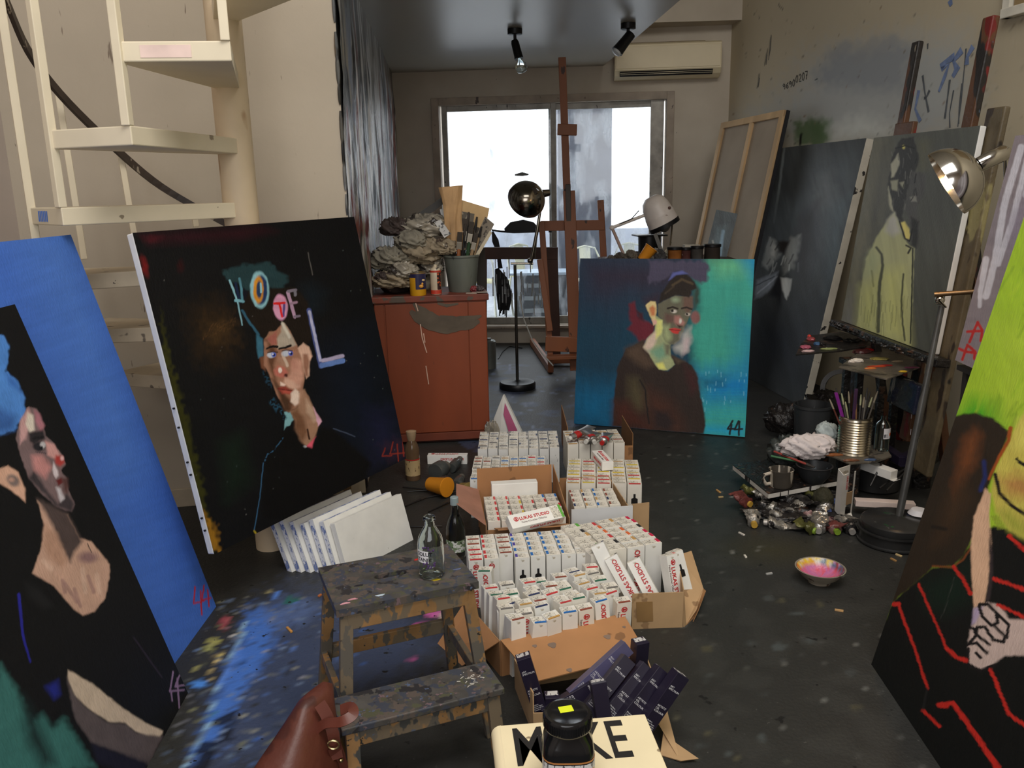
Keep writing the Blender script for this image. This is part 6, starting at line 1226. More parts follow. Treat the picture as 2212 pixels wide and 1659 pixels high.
panel(cE, 'front_panel', [e0-ey*.006, e1-ey*.006, e1-ey*.006+V(0, 0, .17), e0-ey*.006+V(0, 0, .17)], m_krd); panel(cE, 'front_flap', [e0-ey*.007+ex*.03+V(0, 0, .178), e1-ey*.007+V(0, 0, .178), e1-ey*.09+V(0, 0, .205), e0-ey*.09+ex*.04+V(0, 0, .205)], m_kraft)
panel(cE, 'right_panel', [e1+ex*.006, bk1+ex*.006, bk1+ex*.006+V(0, 0, hE), e1+ex*.006+V(0, 0, .2)], m_krd)
sl0 = e0+ey*(.325); solo('white_slab_box', G().ob(sl0+ex*.05+V(0, 0, .09), ex*(ew*.62), ey*.05, V(0, 0, .165)), m_box, 'long white box standing against the raised rear carton flap', 'box', bev=.003)
# ---- carton F (right centre)
f0, f1 = atz(1238, 1098, z), atz(1344, 1093, z); f0, f1 = V(f0.x, f0.y, 0), V(f1.x, f1.y, 0); fx = (f1-f0).normalized(); fy = V(-fx.y, fx.x, 0); fw = (f1-f0).length
block('right centre carton', (1240, 1096), (1342, 1092), 4, 4, .058, lambda c, r: rnd.choice(['blue', 'brown', 'brown', 'ochre', 'navy']), cm=m_box2, hj=.003, tab='l')
cF = thing('cardboard_carton', 'open carton right of centre with white front panel', 'carton', f0+fx*fw/2+fy*.15)
fd_ = .40; hF = aty(1270, 1031, f0.y+fd_).z
panel(cF, 'front_panel', [f0-fy*.012-fx*.01, f1-fy*.012+fx*.045, f1-fy*.012+fx*.045+V(0, 0, .205), f0-fy*.012-fx*.01+V(0, 0, .20)], m_krw)
panel(cF, 'rear_panel', [f0+fy*fd_-fx*.01, f1+fy*fd_, f1+fy*fd_+V(0, 0, hF), f0+fy*fd_-fx*.01+V(0, 0, hF)], m_krd); panel(cF, 'right_panel', [f1+fx*.02, f1+fx*.01+fy*fd_, f1+fx*.01+fy*fd_+V(0, 0, hF), f1+fx*.025+V(0, 0, .2)], m_krg)
panel(cF, 'right_flap', [f1+fx*.05+fy*.02+V(0, 0, .02), f1+fx*.13+fy*.03+V(0, 0, .02), f1+fx*.13+fy*.03+V(0, 0, .20), f1+fx*.05+fy*.02+V(0, 0, .20)], m_krg)
# ---- front rows
def hcol(c, r):
    if c == 0: return 'red' if r < 3 else 'brown'
    if c == 1: return 'red'
    if c == 2: return 'brown'
    if c == 3: return 'violet' if r % 2 == 0 else 'blue'
    if c < 7: return 'blue'
    return 'purple'
block('front row block', (1012, 1213), (1278, 1195), 8, 5, .0495, hcol, tab=lambda c, r: 'f' if c in (0, 2) else ('r' if c == 7 else 'l'), frontf=lambda c, r: 'logo' if (r == 0 and c < 2) else ('icon' if r == 0 and c in (3, 4) else None), hj=.003, skip=[(2, 0)])
block('tall right block', (1276, 1200), (1432, 1172), 4, 6, .051, lambda c, r: [['green', 'black', 'ochre', 'pale', 'green', 'pale'], ['red', 'orange', 'orange', 'red', 'black', 'pale'], ['ochre', 'pale', 'orange', 'orange', 'ochre', 'pale'], ['crimson', 'crimson', 'black', 'crimson', 'crimson', 'crimson']][c][5-r], z=.215, frontf=lambda c, r: 'studio' if r == 0 and c == 2 else None, hj=.006, cm=lambda c, r: m_box2 if c < 2 else m_box)
# box missing from the third column lies forward a little
def tilted(label, bx, by, hx, hy, zb_, zh, col, tab='r', front=None, roll=0.0, cm=None, group=None, sc=(1, 1, 1), plain=False, scrib=False):
    """box whose bottom centre is seen at (bx,by) height zb_ and top centre at (hx,hy) height zh"""
    p, q = atz(bx, by, zb_), atz(hx, hy, zh); d = (q-p).normalized(); q = p+d*BH*sc[2]
    x = V(1, 0, 0); x = (x-d*x.dot(d)).normalized(); y = d.cross(x)
    T = Matrix(((x.x, y.x, d.x, p.x), (x.y, y.y, d.y, p.y), (x.z, y.z, d.z, p.z), (0, 0, 0, 1))) @ Matrix.Rotation(roll, 4, 'Z')
    return pbox(label, T, col, tab, cm, front, group, sc, plain, scrib)
P = atz(1093, 1262); T = Matrix.Translation(V(P.x, P.y, 0)) @ Matrix.Rotation(.06, 4, 'Z') @ Matrix.Rotation(.22, 4, 'X')
pbox('single blue-tab box pulled forward from the front row block', T, 'blue', 'r', m_box, 'icon')
# ---- loose boxes in the big front carton
block('front carton jumble', (1098, 1352), (1366, 1292), 7, 6, .051, lambda c, r: rnd.choice(['dkgreen', 'dkgreen', 'brown', 'ochre', 'navy', 'grey', 'red']) if r else rnd.choice(['brown', 'ochre', 'blue', 'brown']), tilt=.085, ang=.14, jit=.008, sh=.83, tab='f', cm=lambda c, r: rnd.choice([m_box, m_box2, m_box]), frontf=lambda c, r: ('logo' if c in (4, 6) else ('studio' if c == 5 else None)) if r == 0 else (rnd.choice(['logo', None, None]) if r == 1 else None), hj=.01, z=.195)
P = atz(1058, 1345); pbox('box with green band standing at the left of the front carton', Matrix.Translation(V(P.x, P.y, .02)) @ Matrix.Rotation(-.15, 4, 'Z') @ Matrix.Rotation(-.06, 4, 'Y'), 'dkgreen', 'f', m_box, 'studio')
P = atz(1093, 1398, .03); pbox('ink-scribbled short box at the near left carton corner', Matrix.Translation(V(P.x, P.y, .03)) @ Matrix.Rotation(.1, 4, 'Z'), 'black', 'f', m_box, None, None, (1.1, 1.1, .75), False, True)
tilted('leaning black-tab box nearest the torn cardboard', 1422, 1312, 1370, 1212, .03, .19, 'black', 'r', 'studio', -.2); tilted('second leaning black-tab box, left of the nearest one', 1376, 1304, 1322, 1206, .05, .205, 'black', 'r', 'studio', -.2); tilted('third leaning black-tab box, highest of the leaning three', 1340, 1278, 1298, 1190, .08, .225, 'navy', 'r', None, -.2)
tilted('white box slumped at the far right inside torn cardboard', 1460, 1308, 1446, 1216, .01, .17, 'red', 'r', 'logo', .5); tilted('printed box behind the slumped box in torn cardboard', 1482, 1296, 1460, 1208, .01, .17, 'pale', 'r', 'icon', .35)
# lying boxes with readable print
def lying(label, p, q, up, w=.055, d=.05, text=True, flip=False, tabc='green', cm=None, tsz=1.0):
    p, q = Vector(p), Vector(q); ax = (q-p).normalized(); L = (q-p).length; up = Vector(up); up = (up-ax*up.dot(ax)).normalized(); sd = up.cross(ax).normalized()   # sd points to the far side
    t_ = thing('paint_box', label, 'paint box', p-up*0)
    part(t_, 'carton', G().ob(p-sd*w/2, ax*L, sd*w, up*d), cm or m_box, bev=.0015)
    if tabc: part(t_, 'colour_tab', G().ob(p-sd*w*.48+ax*(L-.012)+up*d, ax*.011, sd*w*.96, up*.0012), TAB[tabc]); part(t_, 'label_panel', G().ob(p-sd*w*.42+ax*(L-.05)+up*d, ax*.036, sd*w*.84, up*.001), m_pr)
    if text:
        o = p+up*(d+.0003)+ax*.045-sd*.001
        textpart(t_, 'printed_name', t_big3, m_lred, o, ax, sd, 'red lettering LUKAS STUDIO'); textpart(t_, 'printed_line', t_sm, m_ltxt, o-sd*.016+ax*.004, ax, sd)
        lg = logo().mesh('logo'); lg.transform(WM[t_.name].inverted() @ Matrix(((ax.x, sd.x, up.x, (o-ax*.014+sd*.008).x), (ax.y, sd.y, up.y, (o-ax*.014+sd*.008).y), (ax.z, sd.z, up.z, (o-ax*.014+sd*.008).z), (0, 0, 0, 1)))); c_ = _link('logo', lg, m_lred, t_, 0); WM[c_.name] = WM[t_.name]
        o2 = p-sd*(w/2+.0003)+ax*(L-.02)+up*(d*.72); textpart(t_, 'side_name', t_big3, m_lred, o2, -ax, -up)
    return t_
pg, qg = atz(1097, 1141, .215), atz(1240, 1108, .225); lying('white box lettered LUKAS STUDIO lying across the carton flap', pg, pg+(qg-pg).normalized()*.245, (0, -.62, .78), .066, .045)
pg, qg = atz(1290, 990, .207), atz(1325, 1030, .207); lying('white box lying askew on the yellow-tab block', pg, pg+(qg-pg).normalized()*.2, (0, 0, 1), .06, .045, tabc=None)
pg, qg = atz(925, 1000, .0), atz(1000, 1000, .0); lying('printed white box lying at the foot of the red cabinet', pg, pg+(qg-pg).normalized()*.24, (0, .0, 1), .05, .055, tabc=None)
# silver tubes on the back right block
m_alum = M('tube_aluminium', (196, 192, 188), .28, .9, var=.12, vs=14); m_cap = M('tube_cap', (226, 222, 214), .4); m_tred = M('tube_red_label', (190, 40, 38), .45)
def ptube(label, p, d, up, L=.17, r=.019, body=None, lab=None, capm=None, group=None, crush=0.0, seed=0, flat=1.5):
    q = random.Random(seed); p = Vector(p); d = Vector(d).normalized(); up = Vector(up); up = (up-d*up.dot(d)).normalized(); s_ = d.cross(up); t_ = thing('paint_tube', label, 'paint tube', p, group=group)
    part(t_, 'cap', G().tube([p, p+d*L*.10], [r*.52, r*.55], 12), capm or m_cap, True)
    rings = []; n = 14; K_ = 9; off = V(0, 0, 0)
    for k in range(K_+2):
        f = max(0, (k-1)/K_); w_ = r*(.55 if k == 0 else 1+f*(flat-1)*1.0); h_ = r*(.55 if k == 0 else max(.05, 1-f**1.3*.97))
        c_ = p+d*(L*.10+(0 if k == 0 else L*.05+f*L*.85))
        if crush and k > 1: off = off+up*q.uniform(-1, 1)*crush*r+s_*q.uniform(-1, 1)*crush*r*.6; w_ *= q.uniform(.8, 1.15); h_ = max(r*.06, h_*q.uniform(.35, 1.1))
        rings.append([c_+off+s_*math.cos(2*math.pi*i/n)*w_*(1+(q.uniform(-.12, .12) if crush else 0))+up*math.sin(2*math.pi*i/n)*h_*(1+(q.uniform(-.2, .2) if crush else 0)) for i in range(n)])
    part(t_, 'body', G().loft([x[::-1] for x in rings] if True else rings), body or m_alum, True)
    if lab:
        r2 = []
        for k in (2, 3): r2.append([c for c in rings[k]])
        c0 = sum((Vector(x) for x in rings[2]), V(0, 0, 0))/n; c1 = sum((Vector(x) for x in rings[4]), V(0, 0, 0))/n
        part(t_, 'label_band', G().loft([[c0+(Vector(x)-c0)*1.02 for x in rings[2]][::-1], [c1+(Vector(x)-c1)*1.02 for x in rings[4]][::-1]], False), lab, True)
    return t_
tzv = .225
for i, (x0, y0, x1, y1, dz, lb) in enumerate([(1228, 949, 1296, 910, .055, 'longest silver paint tube pointing up right on the back boxes'), (1265, 955, 1292, 930, .02, 'silver tube with white cap facing front on the back boxes'), (1285, 956, 1268, 932, .03, 'silver tube with broad white cap, middle of the pile'), (1300, 958, 1318, 928, .025, 'silver tube with red cap at the right of the pile')]):
    a, b = atz(x0, y0, tzv), atz(x1, y1, tzv+dz); ptube(lb, a, b-a, (0, 0, 1), .19 if i == 0 else .15, .024, lab=m_tred, capm=m_tred if i == 3 else None, group='silver tubes on the back boxes', seed=i)
# ---- big front carton (J)
J = [(1081, 1385), (1346, 1327.5)]; jz = .13
j0, j1 = atz(*J[0], jz), atz(*J[1], jz); jd = (j1-j0).normalized(); jn = V(-jd.y, jd.x, 0)
cJ = thing('cardboard_carton', 'large brown carton with its front flap folded out', 'carton', V((j0.x+j1.x)/2, (j0.y+j1.y)/2, 0))
j0g, j1g = V(j0.x, j0.y, 0), V(j1.x, j1.y, 0)
panel(cJ, 'front_panel', [j0g, j1g, j1g+V(0, 0, jz), j0g+V(0, 0, jz)], m_kraft)
b0, b1 = atz(1157, 1474, .10), atz(1397, 1413, .10)
panel(cJ, 'front_flap', [j0+V(0, 0, .001), b0, b1, j1+V(0, 0, .001)], m_kraft); panel(cJ, 'left_panel', [j0g, j0g+V(0, 0, jz), j0g+jn*.36-jd*.03+V(0, 0, jz), j0g+jn*.36-jd*.03], m_krd)
panel(cJ, 'left_flap', [j0g+V(-.003, 0, jz), atz(998, 1438, .0), atz(945, 1390, .0), j0g+jn*.30-jd*.03+V(-.003, 0, jz)], m_kraft); panel(cJ, 'right_panel', [j1g, j1g+jn*.2, j1g+jn*.2+V(0, 0, .12), j1g+V(0, 0, jz)], m_krd)
g = G()
for x, y, r in [(1193, 1396, .014), (1312, 1378, .012), (1155, 1398, .008), (1230, 1450, .009), (1348, 1357, .006)]:
    nf = (b0-j0).cross(j1-j0).normalized(); nf = nf if nf.z > 0 else -nf; q = atp(x, y, j0, nf); g.prism([q+nf*.0046+(jd*math.cos(a)+nf.cross(jd)*math.sin(a))*r*(1+.15*math.sin(3*a)) for a in [i*math.pi/7 for i in range(14)]], nf*.0006)
part(cJ, 'grey_drip', g, M('drip_grey', (132, 112, 98), .6), kind='stuff')
# torn cardboard at the right
tC = thing('torn_carton', 'torn pale cardboard box side at the right of the jumble', 'cardboard', atz(1420, 1357))
a, b = atz(1364, 1358), atz(1474, 1354); hT = aty(1420, 1281, a.y).z
panel(tC, 'front_panel', [a, b, b+V(0, 0, hT), a+V(0, 0, hT)], m_krg); panel(tC, 'tape_patch', [a+(b-a)*.1+V(0, -.0045, .03), a+(b-a)*.42+V(0, -.0045, .03), a+(b-a)*.40+V(0, -.0045, .11), a+(b-a)*.08+V(0, -.0045, .11)], M('tape_brown', (150, 116, 74), .4), .0008)
c_ = atz(1480, 1350); d_ = atz(1518, 1272, .05); e_ = atz(1492, 1190, .12)
panel(tC, 'side_flap', [b+V(.003, 0, .0), c_, aty(1502, 1318, c_.y+.06), d_, e_, atz(1462, 1200, .13), b+V(.003, 0.02, hT)], m_krg); panel(tC, 'torn_edge', [c_, aty(1490, 1356, c_.y+.01), aty(1507, 1320, c_.y+.05), d_+V(.01, 0, -.01), d_], m_krd)
# ---- purple-box carton (K)
cK = thing('cardboard_carton', 'ragged carton of dark purple boxes behind the cream book', 'carton', atz(1270, 1560))
k0, k1 = atz(1152, 1590), atz(1432, 1562); kd = (k1-k0).normalized(); kn = V(-kd.y, kd.x, 0); kb0, kb1 = atz(1112, 1486), atz(1392, 1440)
panel(cK, 'rear_panel', [kb0, kb1, kb1+V(0, 0, .095), kb0+V(0, 0, .095)], m_krg); panel(cK, 'left_panel', [k0, kb0, kb0+V(0, 0, .10), kb0+V(0, -.02, .12), k0+V(0, 0.01, .14)], m_krg); panel(cK, 'right_panel', [k1, kb1, kb1+V(0, 0, .05), k1+V(0, 0, .07)], m_krg); panel(cK, 'front_panel', [k0, k1, k1+V(0, 0, .05), k0+V(0, 0, .08)], m_krg)
panel(cK, 'torn_flap', [k1+V(.01, 0, .05), atz(1420, 1560, .04), atz(1450, 1600, .01), atz(1508, 1640, .012), atz(1470, 1645, .004), atz(1425, 1632, .0)], m_krg)
m_pur = M('box_purple', (34, 28, 48), .38, var=.15, vs=6); m_pur2 = M('box_purple_light', (84, 80, 112), .3, var=.2, vs=6); m_wht = M('print_white', (222, 220, 224), .5)
me_as = textmesh('ART\nSPECTRUM', .0078); me_ao = textmesh('ARTISTS’\nOIL\nCOLOUR', .0085); me_tn = textmesh('Modern\nColour from\nColour of the\nNature to Art', .006)
me_end = G().box((0, 0, BH+.0008), (BW*.8, BD*.8, .0016))
def purp(label, x0, y0, z0, x1, y1, z1, roll, txt=True, cm=None, L=1.05):
    p, q = atz(x0, y0, z0), atz(x1, y1, z1); d = (q-p).normalized(); x = V(1, 0, 0); x = (x-d*x.dot(d)).normalized(); y = d.cross(x)
    T = Matrix(((x.x, y.x, d.x, p.x), (x.y, y.y, d.y, p.y), (x.z, y.z, d.z, p.z), (0, 0, 0, 1))) @ Matrix.Rotation(roll, 4, 'Z')
    o = thing('colour_box', label, 'paint box', p, group='dark purple colour boxes'); o.matrix_world = T; WM[o.name] = T; s_ = .82
    part(o, 'carton', G().box((0, 0, BH*L/2), (BW*s_, BD*s_, BH*L)), cm or m_pur, bev=.001, local=True)
    part(o, 'end_label', G().box((0, BD*.12, BH*L+.0004), (BW*.7, BD*.42, .0008)), M('end_print', (206, 202, 200), .5, spl=[((60, 50, 60), 150, .55, (1, .3, 1))]), local=True)
    if txt:
        for me, h in ((me_as, .165), (me_ao, .10), (me_tn, .05)):
            c_ = me.copy(); c_.transform(Matrix(((1, 0, 0, -.018), (0, 0, -1, -BD*s_/2-.0002), (0, 1, 0, h), (0, 0, 0, 1)))); w_ = _link('printed_text', c_, m_wht, o, 0); WM[w_.name] = T
    return o
purp('upright dark purple box alone at the carton left', 1170, 1545, .03, 1132, 1425, .22, .1)
purp('largest shiny purple box slanting up right, top of its pile', 1235, 1505, .09, 1345, 1405, .20, .3, True, m_pur2, 1.15); purp('dark purple box second down the slanting pile', 1262, 1545, .09, 1352, 1430, .21, .2); purp('dark purple box third down the slanting pile', 1300, 1560, .08, 1385, 1455, .19, .2)
purp('dark purple box fourth down, resting above the cream book', 1335, 1572, .08, 1405, 1480, .18, .3); purp('dark purple box at the right carton edge, end label facing out', 1380, 1585, .07, 1425, 1520, .15, .3)
purp('purple box lying low behind the black jar', 1175, 1545, .05, 1235, 1510, .09, .2, True, None, .9); purp('short purple box standing at the carton rear', 1190, 1560, .0, 1192, 1500, .1, .1, False, None, .5); purp('purple box at the top right of the pile, tilted backward', 1375, 1480, .06, 1380, 1420, .16, .4, False, None, .8); purp('barcoded purple box end behind the jar lid', 1310, 1590, .05, 1300, 1528, .13, .1, False, None, .8)
# ================================================================== CREAM BOOK ON A CARTON, BLACK JAR
bz = .45
bl, brr = atz(1078, 1567, bz), atz(1393, 1542, bz); bx = (brr-bl).normalized(); by = V(-bx.y, bx.x, 0); bw = (brr-bl).length; bh = .30
und = thing('cardboard_carton', 'tall brown carton supporting the cream book', 'carton', V(bl.x+.15, bl.y-.12, 0)); part(und, 'body', G().ob(V(bl.x, bl.y, 0)+bx*.03-by*(bh-.0), bx*(bw-.012), by*(bh-.02), V(0, 0, bz-.046)), m_krg, bev=.003)
part(und, 'tape_strip', G().ob(V(bl.x, bl.y, bz-.046)+bx*(bw*.5)-by*(bh-.0), bx*.05, by*(bh-.02), V(0, 0, .0006)), MATS['tape_brown'])
bk = thing('cream_book', 'thick cream book lettered MAKE in black under the jar', 'book', bl+bx*bw/2-by*bh/2-V(0, 0, .045))
m_cream = M('book_cream', (236, 220, 182), .6, var=.05, vs=6, spl=[((150, 132, 104), 18, .70, (1, 1, 1))])
part(bk, 'cover', G().ob(bl-by*bh+V(0, 0, -.005), bx*bw, by*bh, V(0, 0, .005)), m_cream, bev=.0022); part(bk, 'cover', G().ob(bl-by*bh+V(0, 0, -.0455), bx*bw, by*bh, V(0, 0, .005)), m_cream, bev=.002)
part(bk, 'pages', G().ob(bl-by*(bh-.006)+bx*.004+V(0, 0, -.0405), bx*(bw-.012), by*(bh-.012), V(0, 0, .0355)), M('pages', (206, 184, 146), .8, spl=[((160, 130, 96), 200, .5, (.1, .1, 4))]))
rings = []
for f in (0, 1):
    o = bl-by*(bh*f); rings.append([o+V(0, 0, -.0228)+bx*(.004-.022*math.cos(a))+V(0, 0, .0226*math.sin(a)) for a in [(-90+i*180/10)*math.pi/180 for i in range(11)]])
part(bk, 'spine', G().loft(rings), m_cream, True)
cap_h = (atz(1345, 1570, bz)-atz(1350, 1650, bz)).length; mk = textmesh('MAKE', cap_h/.69, .0016); o = atz(1112, 1655, bz)
wm = max(v.co.x for v in mk.vertices); e_ = (atz(1372, 1640, bz)-o).length
textpart(bk, 'printed_title', mk, M('ink_black', (30, 28, 28), .55, spl=[((120, 110, 96), 90, .70, (1, 1, 1))]), o+V(0, 0, .0004), bx, by, 'black lettering MAKE', e_/wm)
pj = atz(1226, 1537, bz+.158); pj = V(pj.x, pj.y, bz+.0006)
jar = thing('black_jar', 'black plastic jar with a yellow sticker on its lid', 'jar', pj); m_jar = M('jar_black', (20, 20, 22), .16, var=.1)
def sq(r, z, e, n=32):
    out = []
    for i in range(n):
        a = 2*math.pi*i/n+.3; c, s_ = math.cos(a-.15), math.sin(a-.15); k_ = (abs(c)**e+abs(s_)**e)**(-1/e); out.append(pj+V(r*k_*c, r*k_*s_, z))
    return out
part(jar, 'body', G().loft([sq(.046, 0, 4), sq(.05, .006, 4), sq(.051, .085, 4), sq(.047, .105, 3.4), sq(.04, .12, 2.2), sq(.039, .13, 2)]), m_jar, True)
T = Matrix.Translation(pj); lidp = [(0, .128), (.046, .128), (.0475, .132), (.0475, .152), (.045, .1565), (.040, .158), (.038, .1568), (0, .1568)]; lid_o = part(jar, 'lid', G().lathe(lidp, 40, T), m_jar, True)
g = G()
for i in range(60): a = 2*math.pi*i/60; d = V(math.cos(a), math.sin(a), 0); g.bar(pj+d*.0475+V(0, 0, .133), pj+d*.0475+V(0, 0, .151), .0022, .0022, d)
part(lid_o, 'lid_ribs', g, m_jar, kind='stuff')
part(lid_o, 'sticker', G().ob(pj+V(-.014, -.004, .1569), V(.027, .006, 0), V(-.004, .019, 0), V(0, 0, .0004)), M('sticker_yellow', (222, 232, 40), .5))
def jl(z0, z1, a0, a1, r): 
    rr = []
    for i in range(13):
        a = math.radians(a0+(a1-a0)*i/12); c, s_ = math.cos(a-.15), math.sin(a-.15); k_ = (abs(c)**4+abs(s_)**4)**(-.25); rr.append([pj+V(r*k_*c, r*k_*s_, z) for z in (z0, z1)]+[pj+V((r+.0005)*k_*c, (r+.0005)*k_*s_, z) for z in (z1, z0)])
    return G().loft(rr)
part(jar, 'label', jl(.006, .075, 215, 345, .0513), M('jar_label', (206, 206, 210), .5, spl=[((90, 90, 96), 160, .55, (1, 1, .25))]), True); part(jar, 'label_stripe', jl(.078, .081, 215, 345, .0514), M('jar_copper', (176, 116, 62), .4), True); part(jar, 'label_square', jl(.045, .062, 300, 330, .052), M('jar_orange', (206, 140, 70), .5), True)
# ================================================================== STEP STOOL, BOTTLES, BAG
m_stl = M('stool_wood', (146, 110, 70), .55, var=.25, vs=9, spl=[((112, 98, 80), 10, .50, (1, 1, .5)), ((92, 86, 78), 22, .55, (1, 1, .6)), ((66, 66, 64), 18, .60, (1, 1, .6)), ((86, 94, 110), 30, .66, (1, 1, 1)), ((44, 42, 40), 40, .68, (1, 1, 1))])
m_stt = M('stool_painted', (76, 73, 70), .45, var=.3, vs=14, spl=[((64, 67, 77), 20, .52, (1, 1, 1)), ((90, 80, 74), 26, .55, (1, 1, 1)), ((80, 80, 62), 30, .60, (1, 1, 1)), ((48, 46, 48), 18, .60, (1, 1, 1)), ((112, 92, 96), 34, .66, (1, 1, 1)), ((84, 96, 122), 44, .67, (1, 1, 1)), ((150, 150, 148), 110, .735, (1, 1, 1))])
FL, FR, BR, BLs_ = atz(726, 1319, .5), atz(1034, 1256, .5), atz(967, 1172, .5), atz(686, 1229, .5)
sx = (FR-FL).normalized(); sw = (FR-FL).length; sy = V(-sx.y, sx.x, 0); sdp = ((BR-FR).dot(sy)+(BLs_-FL).dot(sy))/2
stool = thing('step_stool', 'paint-splattered wooden step stool carrying a glass bottle', 'step stool', V(FL.x, FL.y, 0)+sx*sw/2)
SP = lambda u, v, z: V(FL.x, FL.y, 0)+sx*u+sy*v+V(0, 0, z)
def slab(u0, u1, v0, v1, z0, z1, slot=None):
    if not slot: return G().ob(SP(u0, v0, z0), sx*(u1-u0), sy*(v1-v0), V(0, 0, z1-z0))
    g = G(); n = 32; inn = []; out = []; cu, cv, hl, rr = slot
    for i in range(n):
        a = 2*math.pi*i/n; c, s_ = math.cos(a), math.sin(a); inn.append((cu+(hl if c > 0 else -hl)*(1 if abs(c) > 1e-6 else 0)+rr*c, cv+rr*s_))
        k_ = min((u1-u0)/2/max(abs(c), 1e-6), (v1-v0)/2/max(abs(s_), 1e-6)) ; 
        k2 = max(abs(c)/((u1-u0)/2), abs(s_)/((v1-v0)/2)); out.append(((u0+u1)/2+c/k2, (v0+v1)/2+s_/k2))
    for k, (cx_, cy_) in enumerate([(u1, v1), (u0, v1), (u0, v0), (u1, v0)]):
        j = min(range(n), key=lambda i: (out[i][0]-cx_)**2+(out[i][1]-cy_)**2); out[j] = (cx_, cy_)
    R4 = [[SP(u, v, z1) for u, v in inn], [SP(u, v, z1) for u, v in out], [SP(u, v, z0) for u, v in out], [SP(u, v, z0) for u, v in inn]]
    R4.append(R4[0]); g.loft([r[::-1] for r in R4], False); return g
top_o = part(stool, 'top_step', slab(0, sw, 0, sdp, .478, .5, (sw*.46, sdp*.52, .035, .014)), m_stt)
lz = .255; l0, l1 = atz(738, 1578, lz), atz(1090, 1486, lz); lb_ = atz(1063, 1446, lz); ld = (lb_-l1).dot(sy); lu0 = (l0-SP(0, 0, lz)).dot(sx); lu1 = (l1-SP(0, 0, lz)).dot(sx); lv0 = ((l0-SP(0, 0, lz)).dot(sy)+(l1-SP(0, 0, lz)).dot(sy))/2; lv1 = lv0+max(.15, ld)
low_o = part(stool, 'lower_step', slab(lu0, lu1, lv0, lv1, lz-.02, lz), m_stt, bev=.003)
def leg(u0, v0, u1, v1, z0, nm='leg', w=.036, d=.022): part(stool, nm, G().bar(SP(u0, v0, z0), SP(u1, v1, 0), w, d, tuple(sy)), m_stl, bev=.002)
spl_ = .045
leg(.03, .02, -.01, -.02, .478); leg(sw-.03, .02, sw+.02, -.02, .478); leg(.03, sdp-.02, -.01, sdp+.06, .478); leg(sw-.03, sdp-.02, sw+.02, sdp+.06, .478)
leg(lu0+.03, lv0+.02, lu0+.02, lv0-.01, lz-.02); leg(lu1-.03, lv0+.02, lu1-.02, lv0-.01, lz-.02)
def rail(u0, v0, u1, v1, z, h=.04, t=.018): part(stool, 'rail', G().bar(SP(u0, v0, z), SP(u1, v1, z), t, h), m_stl, bev=.002)
rail(.03, .015, sw-.03, .015, .452, .045); rail(.03, sdp-.015, sw-.03, sdp-.015, .452, .045); rail(.03, .02, .03, sdp-.02, .452, .045); rail(sw-.03, .02, sw-.03, sdp-.02, .452, .045)
rail(.01, sdp+.03, sw-.01, sdp+.03, .2, .045); rail(.005, .0, .0, sdp+.03, .19, .04); rail(sw-.005, .0, sw, sdp+.03, .19, .04); rail(lu0+.03, lv0+.02, lu1-.03, lv0+.02, lz-.045, .045); rail(lu0+.03, lv0+.02, .0, -.01, lz-.045, .045); rail(lu1-.03, lv0+.02, sw+.01, -.01, lz-.045, .045)
g = G()
for i, (u, v, c_) in enumerate([(.13, .035, (196, 212, 226)), (.30, .06, (206, 180, 40)), (.29, sdp*.75, (206, 40, 36)), (.03, .03, (206, 150, 160)), (.055, .045, (196, 140, 150)), (.09, .12, (40, 38, 44)), (.38, .1, (92, 100, 130))]):
    part(top_o, 'paint_fleck', G().prism([SP(u+.012*math.cos(a)*(1+.4*math.sin(3*a+i)), v+.006*math.sin(a)*(1+.3*math.cos(2*a)), .5002) for a in [k*math.pi/6 for k in range(12)]], (0, 0, .0008)), M('fleck%d' % i, c_, .4))
g = G(); q = random.Random(5)
for i in range(26): a = q.uniform(0, 6.3); r_ = q.uniform(0, .035); u, v = lu1-.07+r_*math.cos(a)*1.2, lv0+.085+r_*math.sin(a); g.ribbon([SP(u, v, lz+.0003), SP(u+q.uniform(-.012, .012), v+q.uniform(-.008, .008), lz+.0003)], .0022, V(0, 0, 1), .0006)
part(low_o, 'white_splatter', g, M('splat_white', (214, 208, 198), .5), kind='stuff')
# bottle on the stool
pb = atz(933, 1243, .5); m_gl = glassmat('clear_glass', (236, 244, 242), .03); pb = V(pb.x, pb.y, .5006)
def bottle(label, p, prof, mt, cat='bottle', nm='glass_bottle'): t_ = thing(nm, label, cat, p); part(t_, 'glass', G().lathe(prof, 36, Matrix.Translation(p)), mt, True); return t_
s_ = .0385; bt = bottle('clear glass bottle with a white and purple label on the stool', pb, [(0, .004), (s_*.8, .001), (s_, .008), (s_, .075), (s_*.98, .1), (s_*.9, .122), (s_*.62, .143), (s_*.42, .155), (s_*.36, .166), (s_*.37, .172), (s_*.47, .174), (s_*.47, .182), (s_*.42, .186), (s_*.36, .186), (s_*.30, .165), (s_*.36, .154), (s_*.56, .142), (s_*.84, .12), (s_*.92, .098), (s_*.93, .012), (s_*.75, .007), (0, .0075)], m_gl)
m_lbl = M('label_white', (228, 226, 230), .5, var=.02); part(bt, 'label', wrap(pb, s_+.0004, 208, 265, .055, .092, 12, .0004), m_lbl, True)
for tx_, zz_, ss in (('SOLUT', .077, .0155), ('TANIK', .060, .0155)):
    me = textmesh(tx_, ss, .0004)
    for v in me.vertices: a = math.radians(211)+v.co.x/s_; v.co = V((s_+.0011)*math.cos(a), (s_+.0011)*math.sin(a), zz_+v.co.y)
    c_ = _link('printed_name', me, M('label_ink', (40, 38, 48), .5), bt, 0); c_.location = (0, 0, 0)
g = G(); q = random.Random(2)
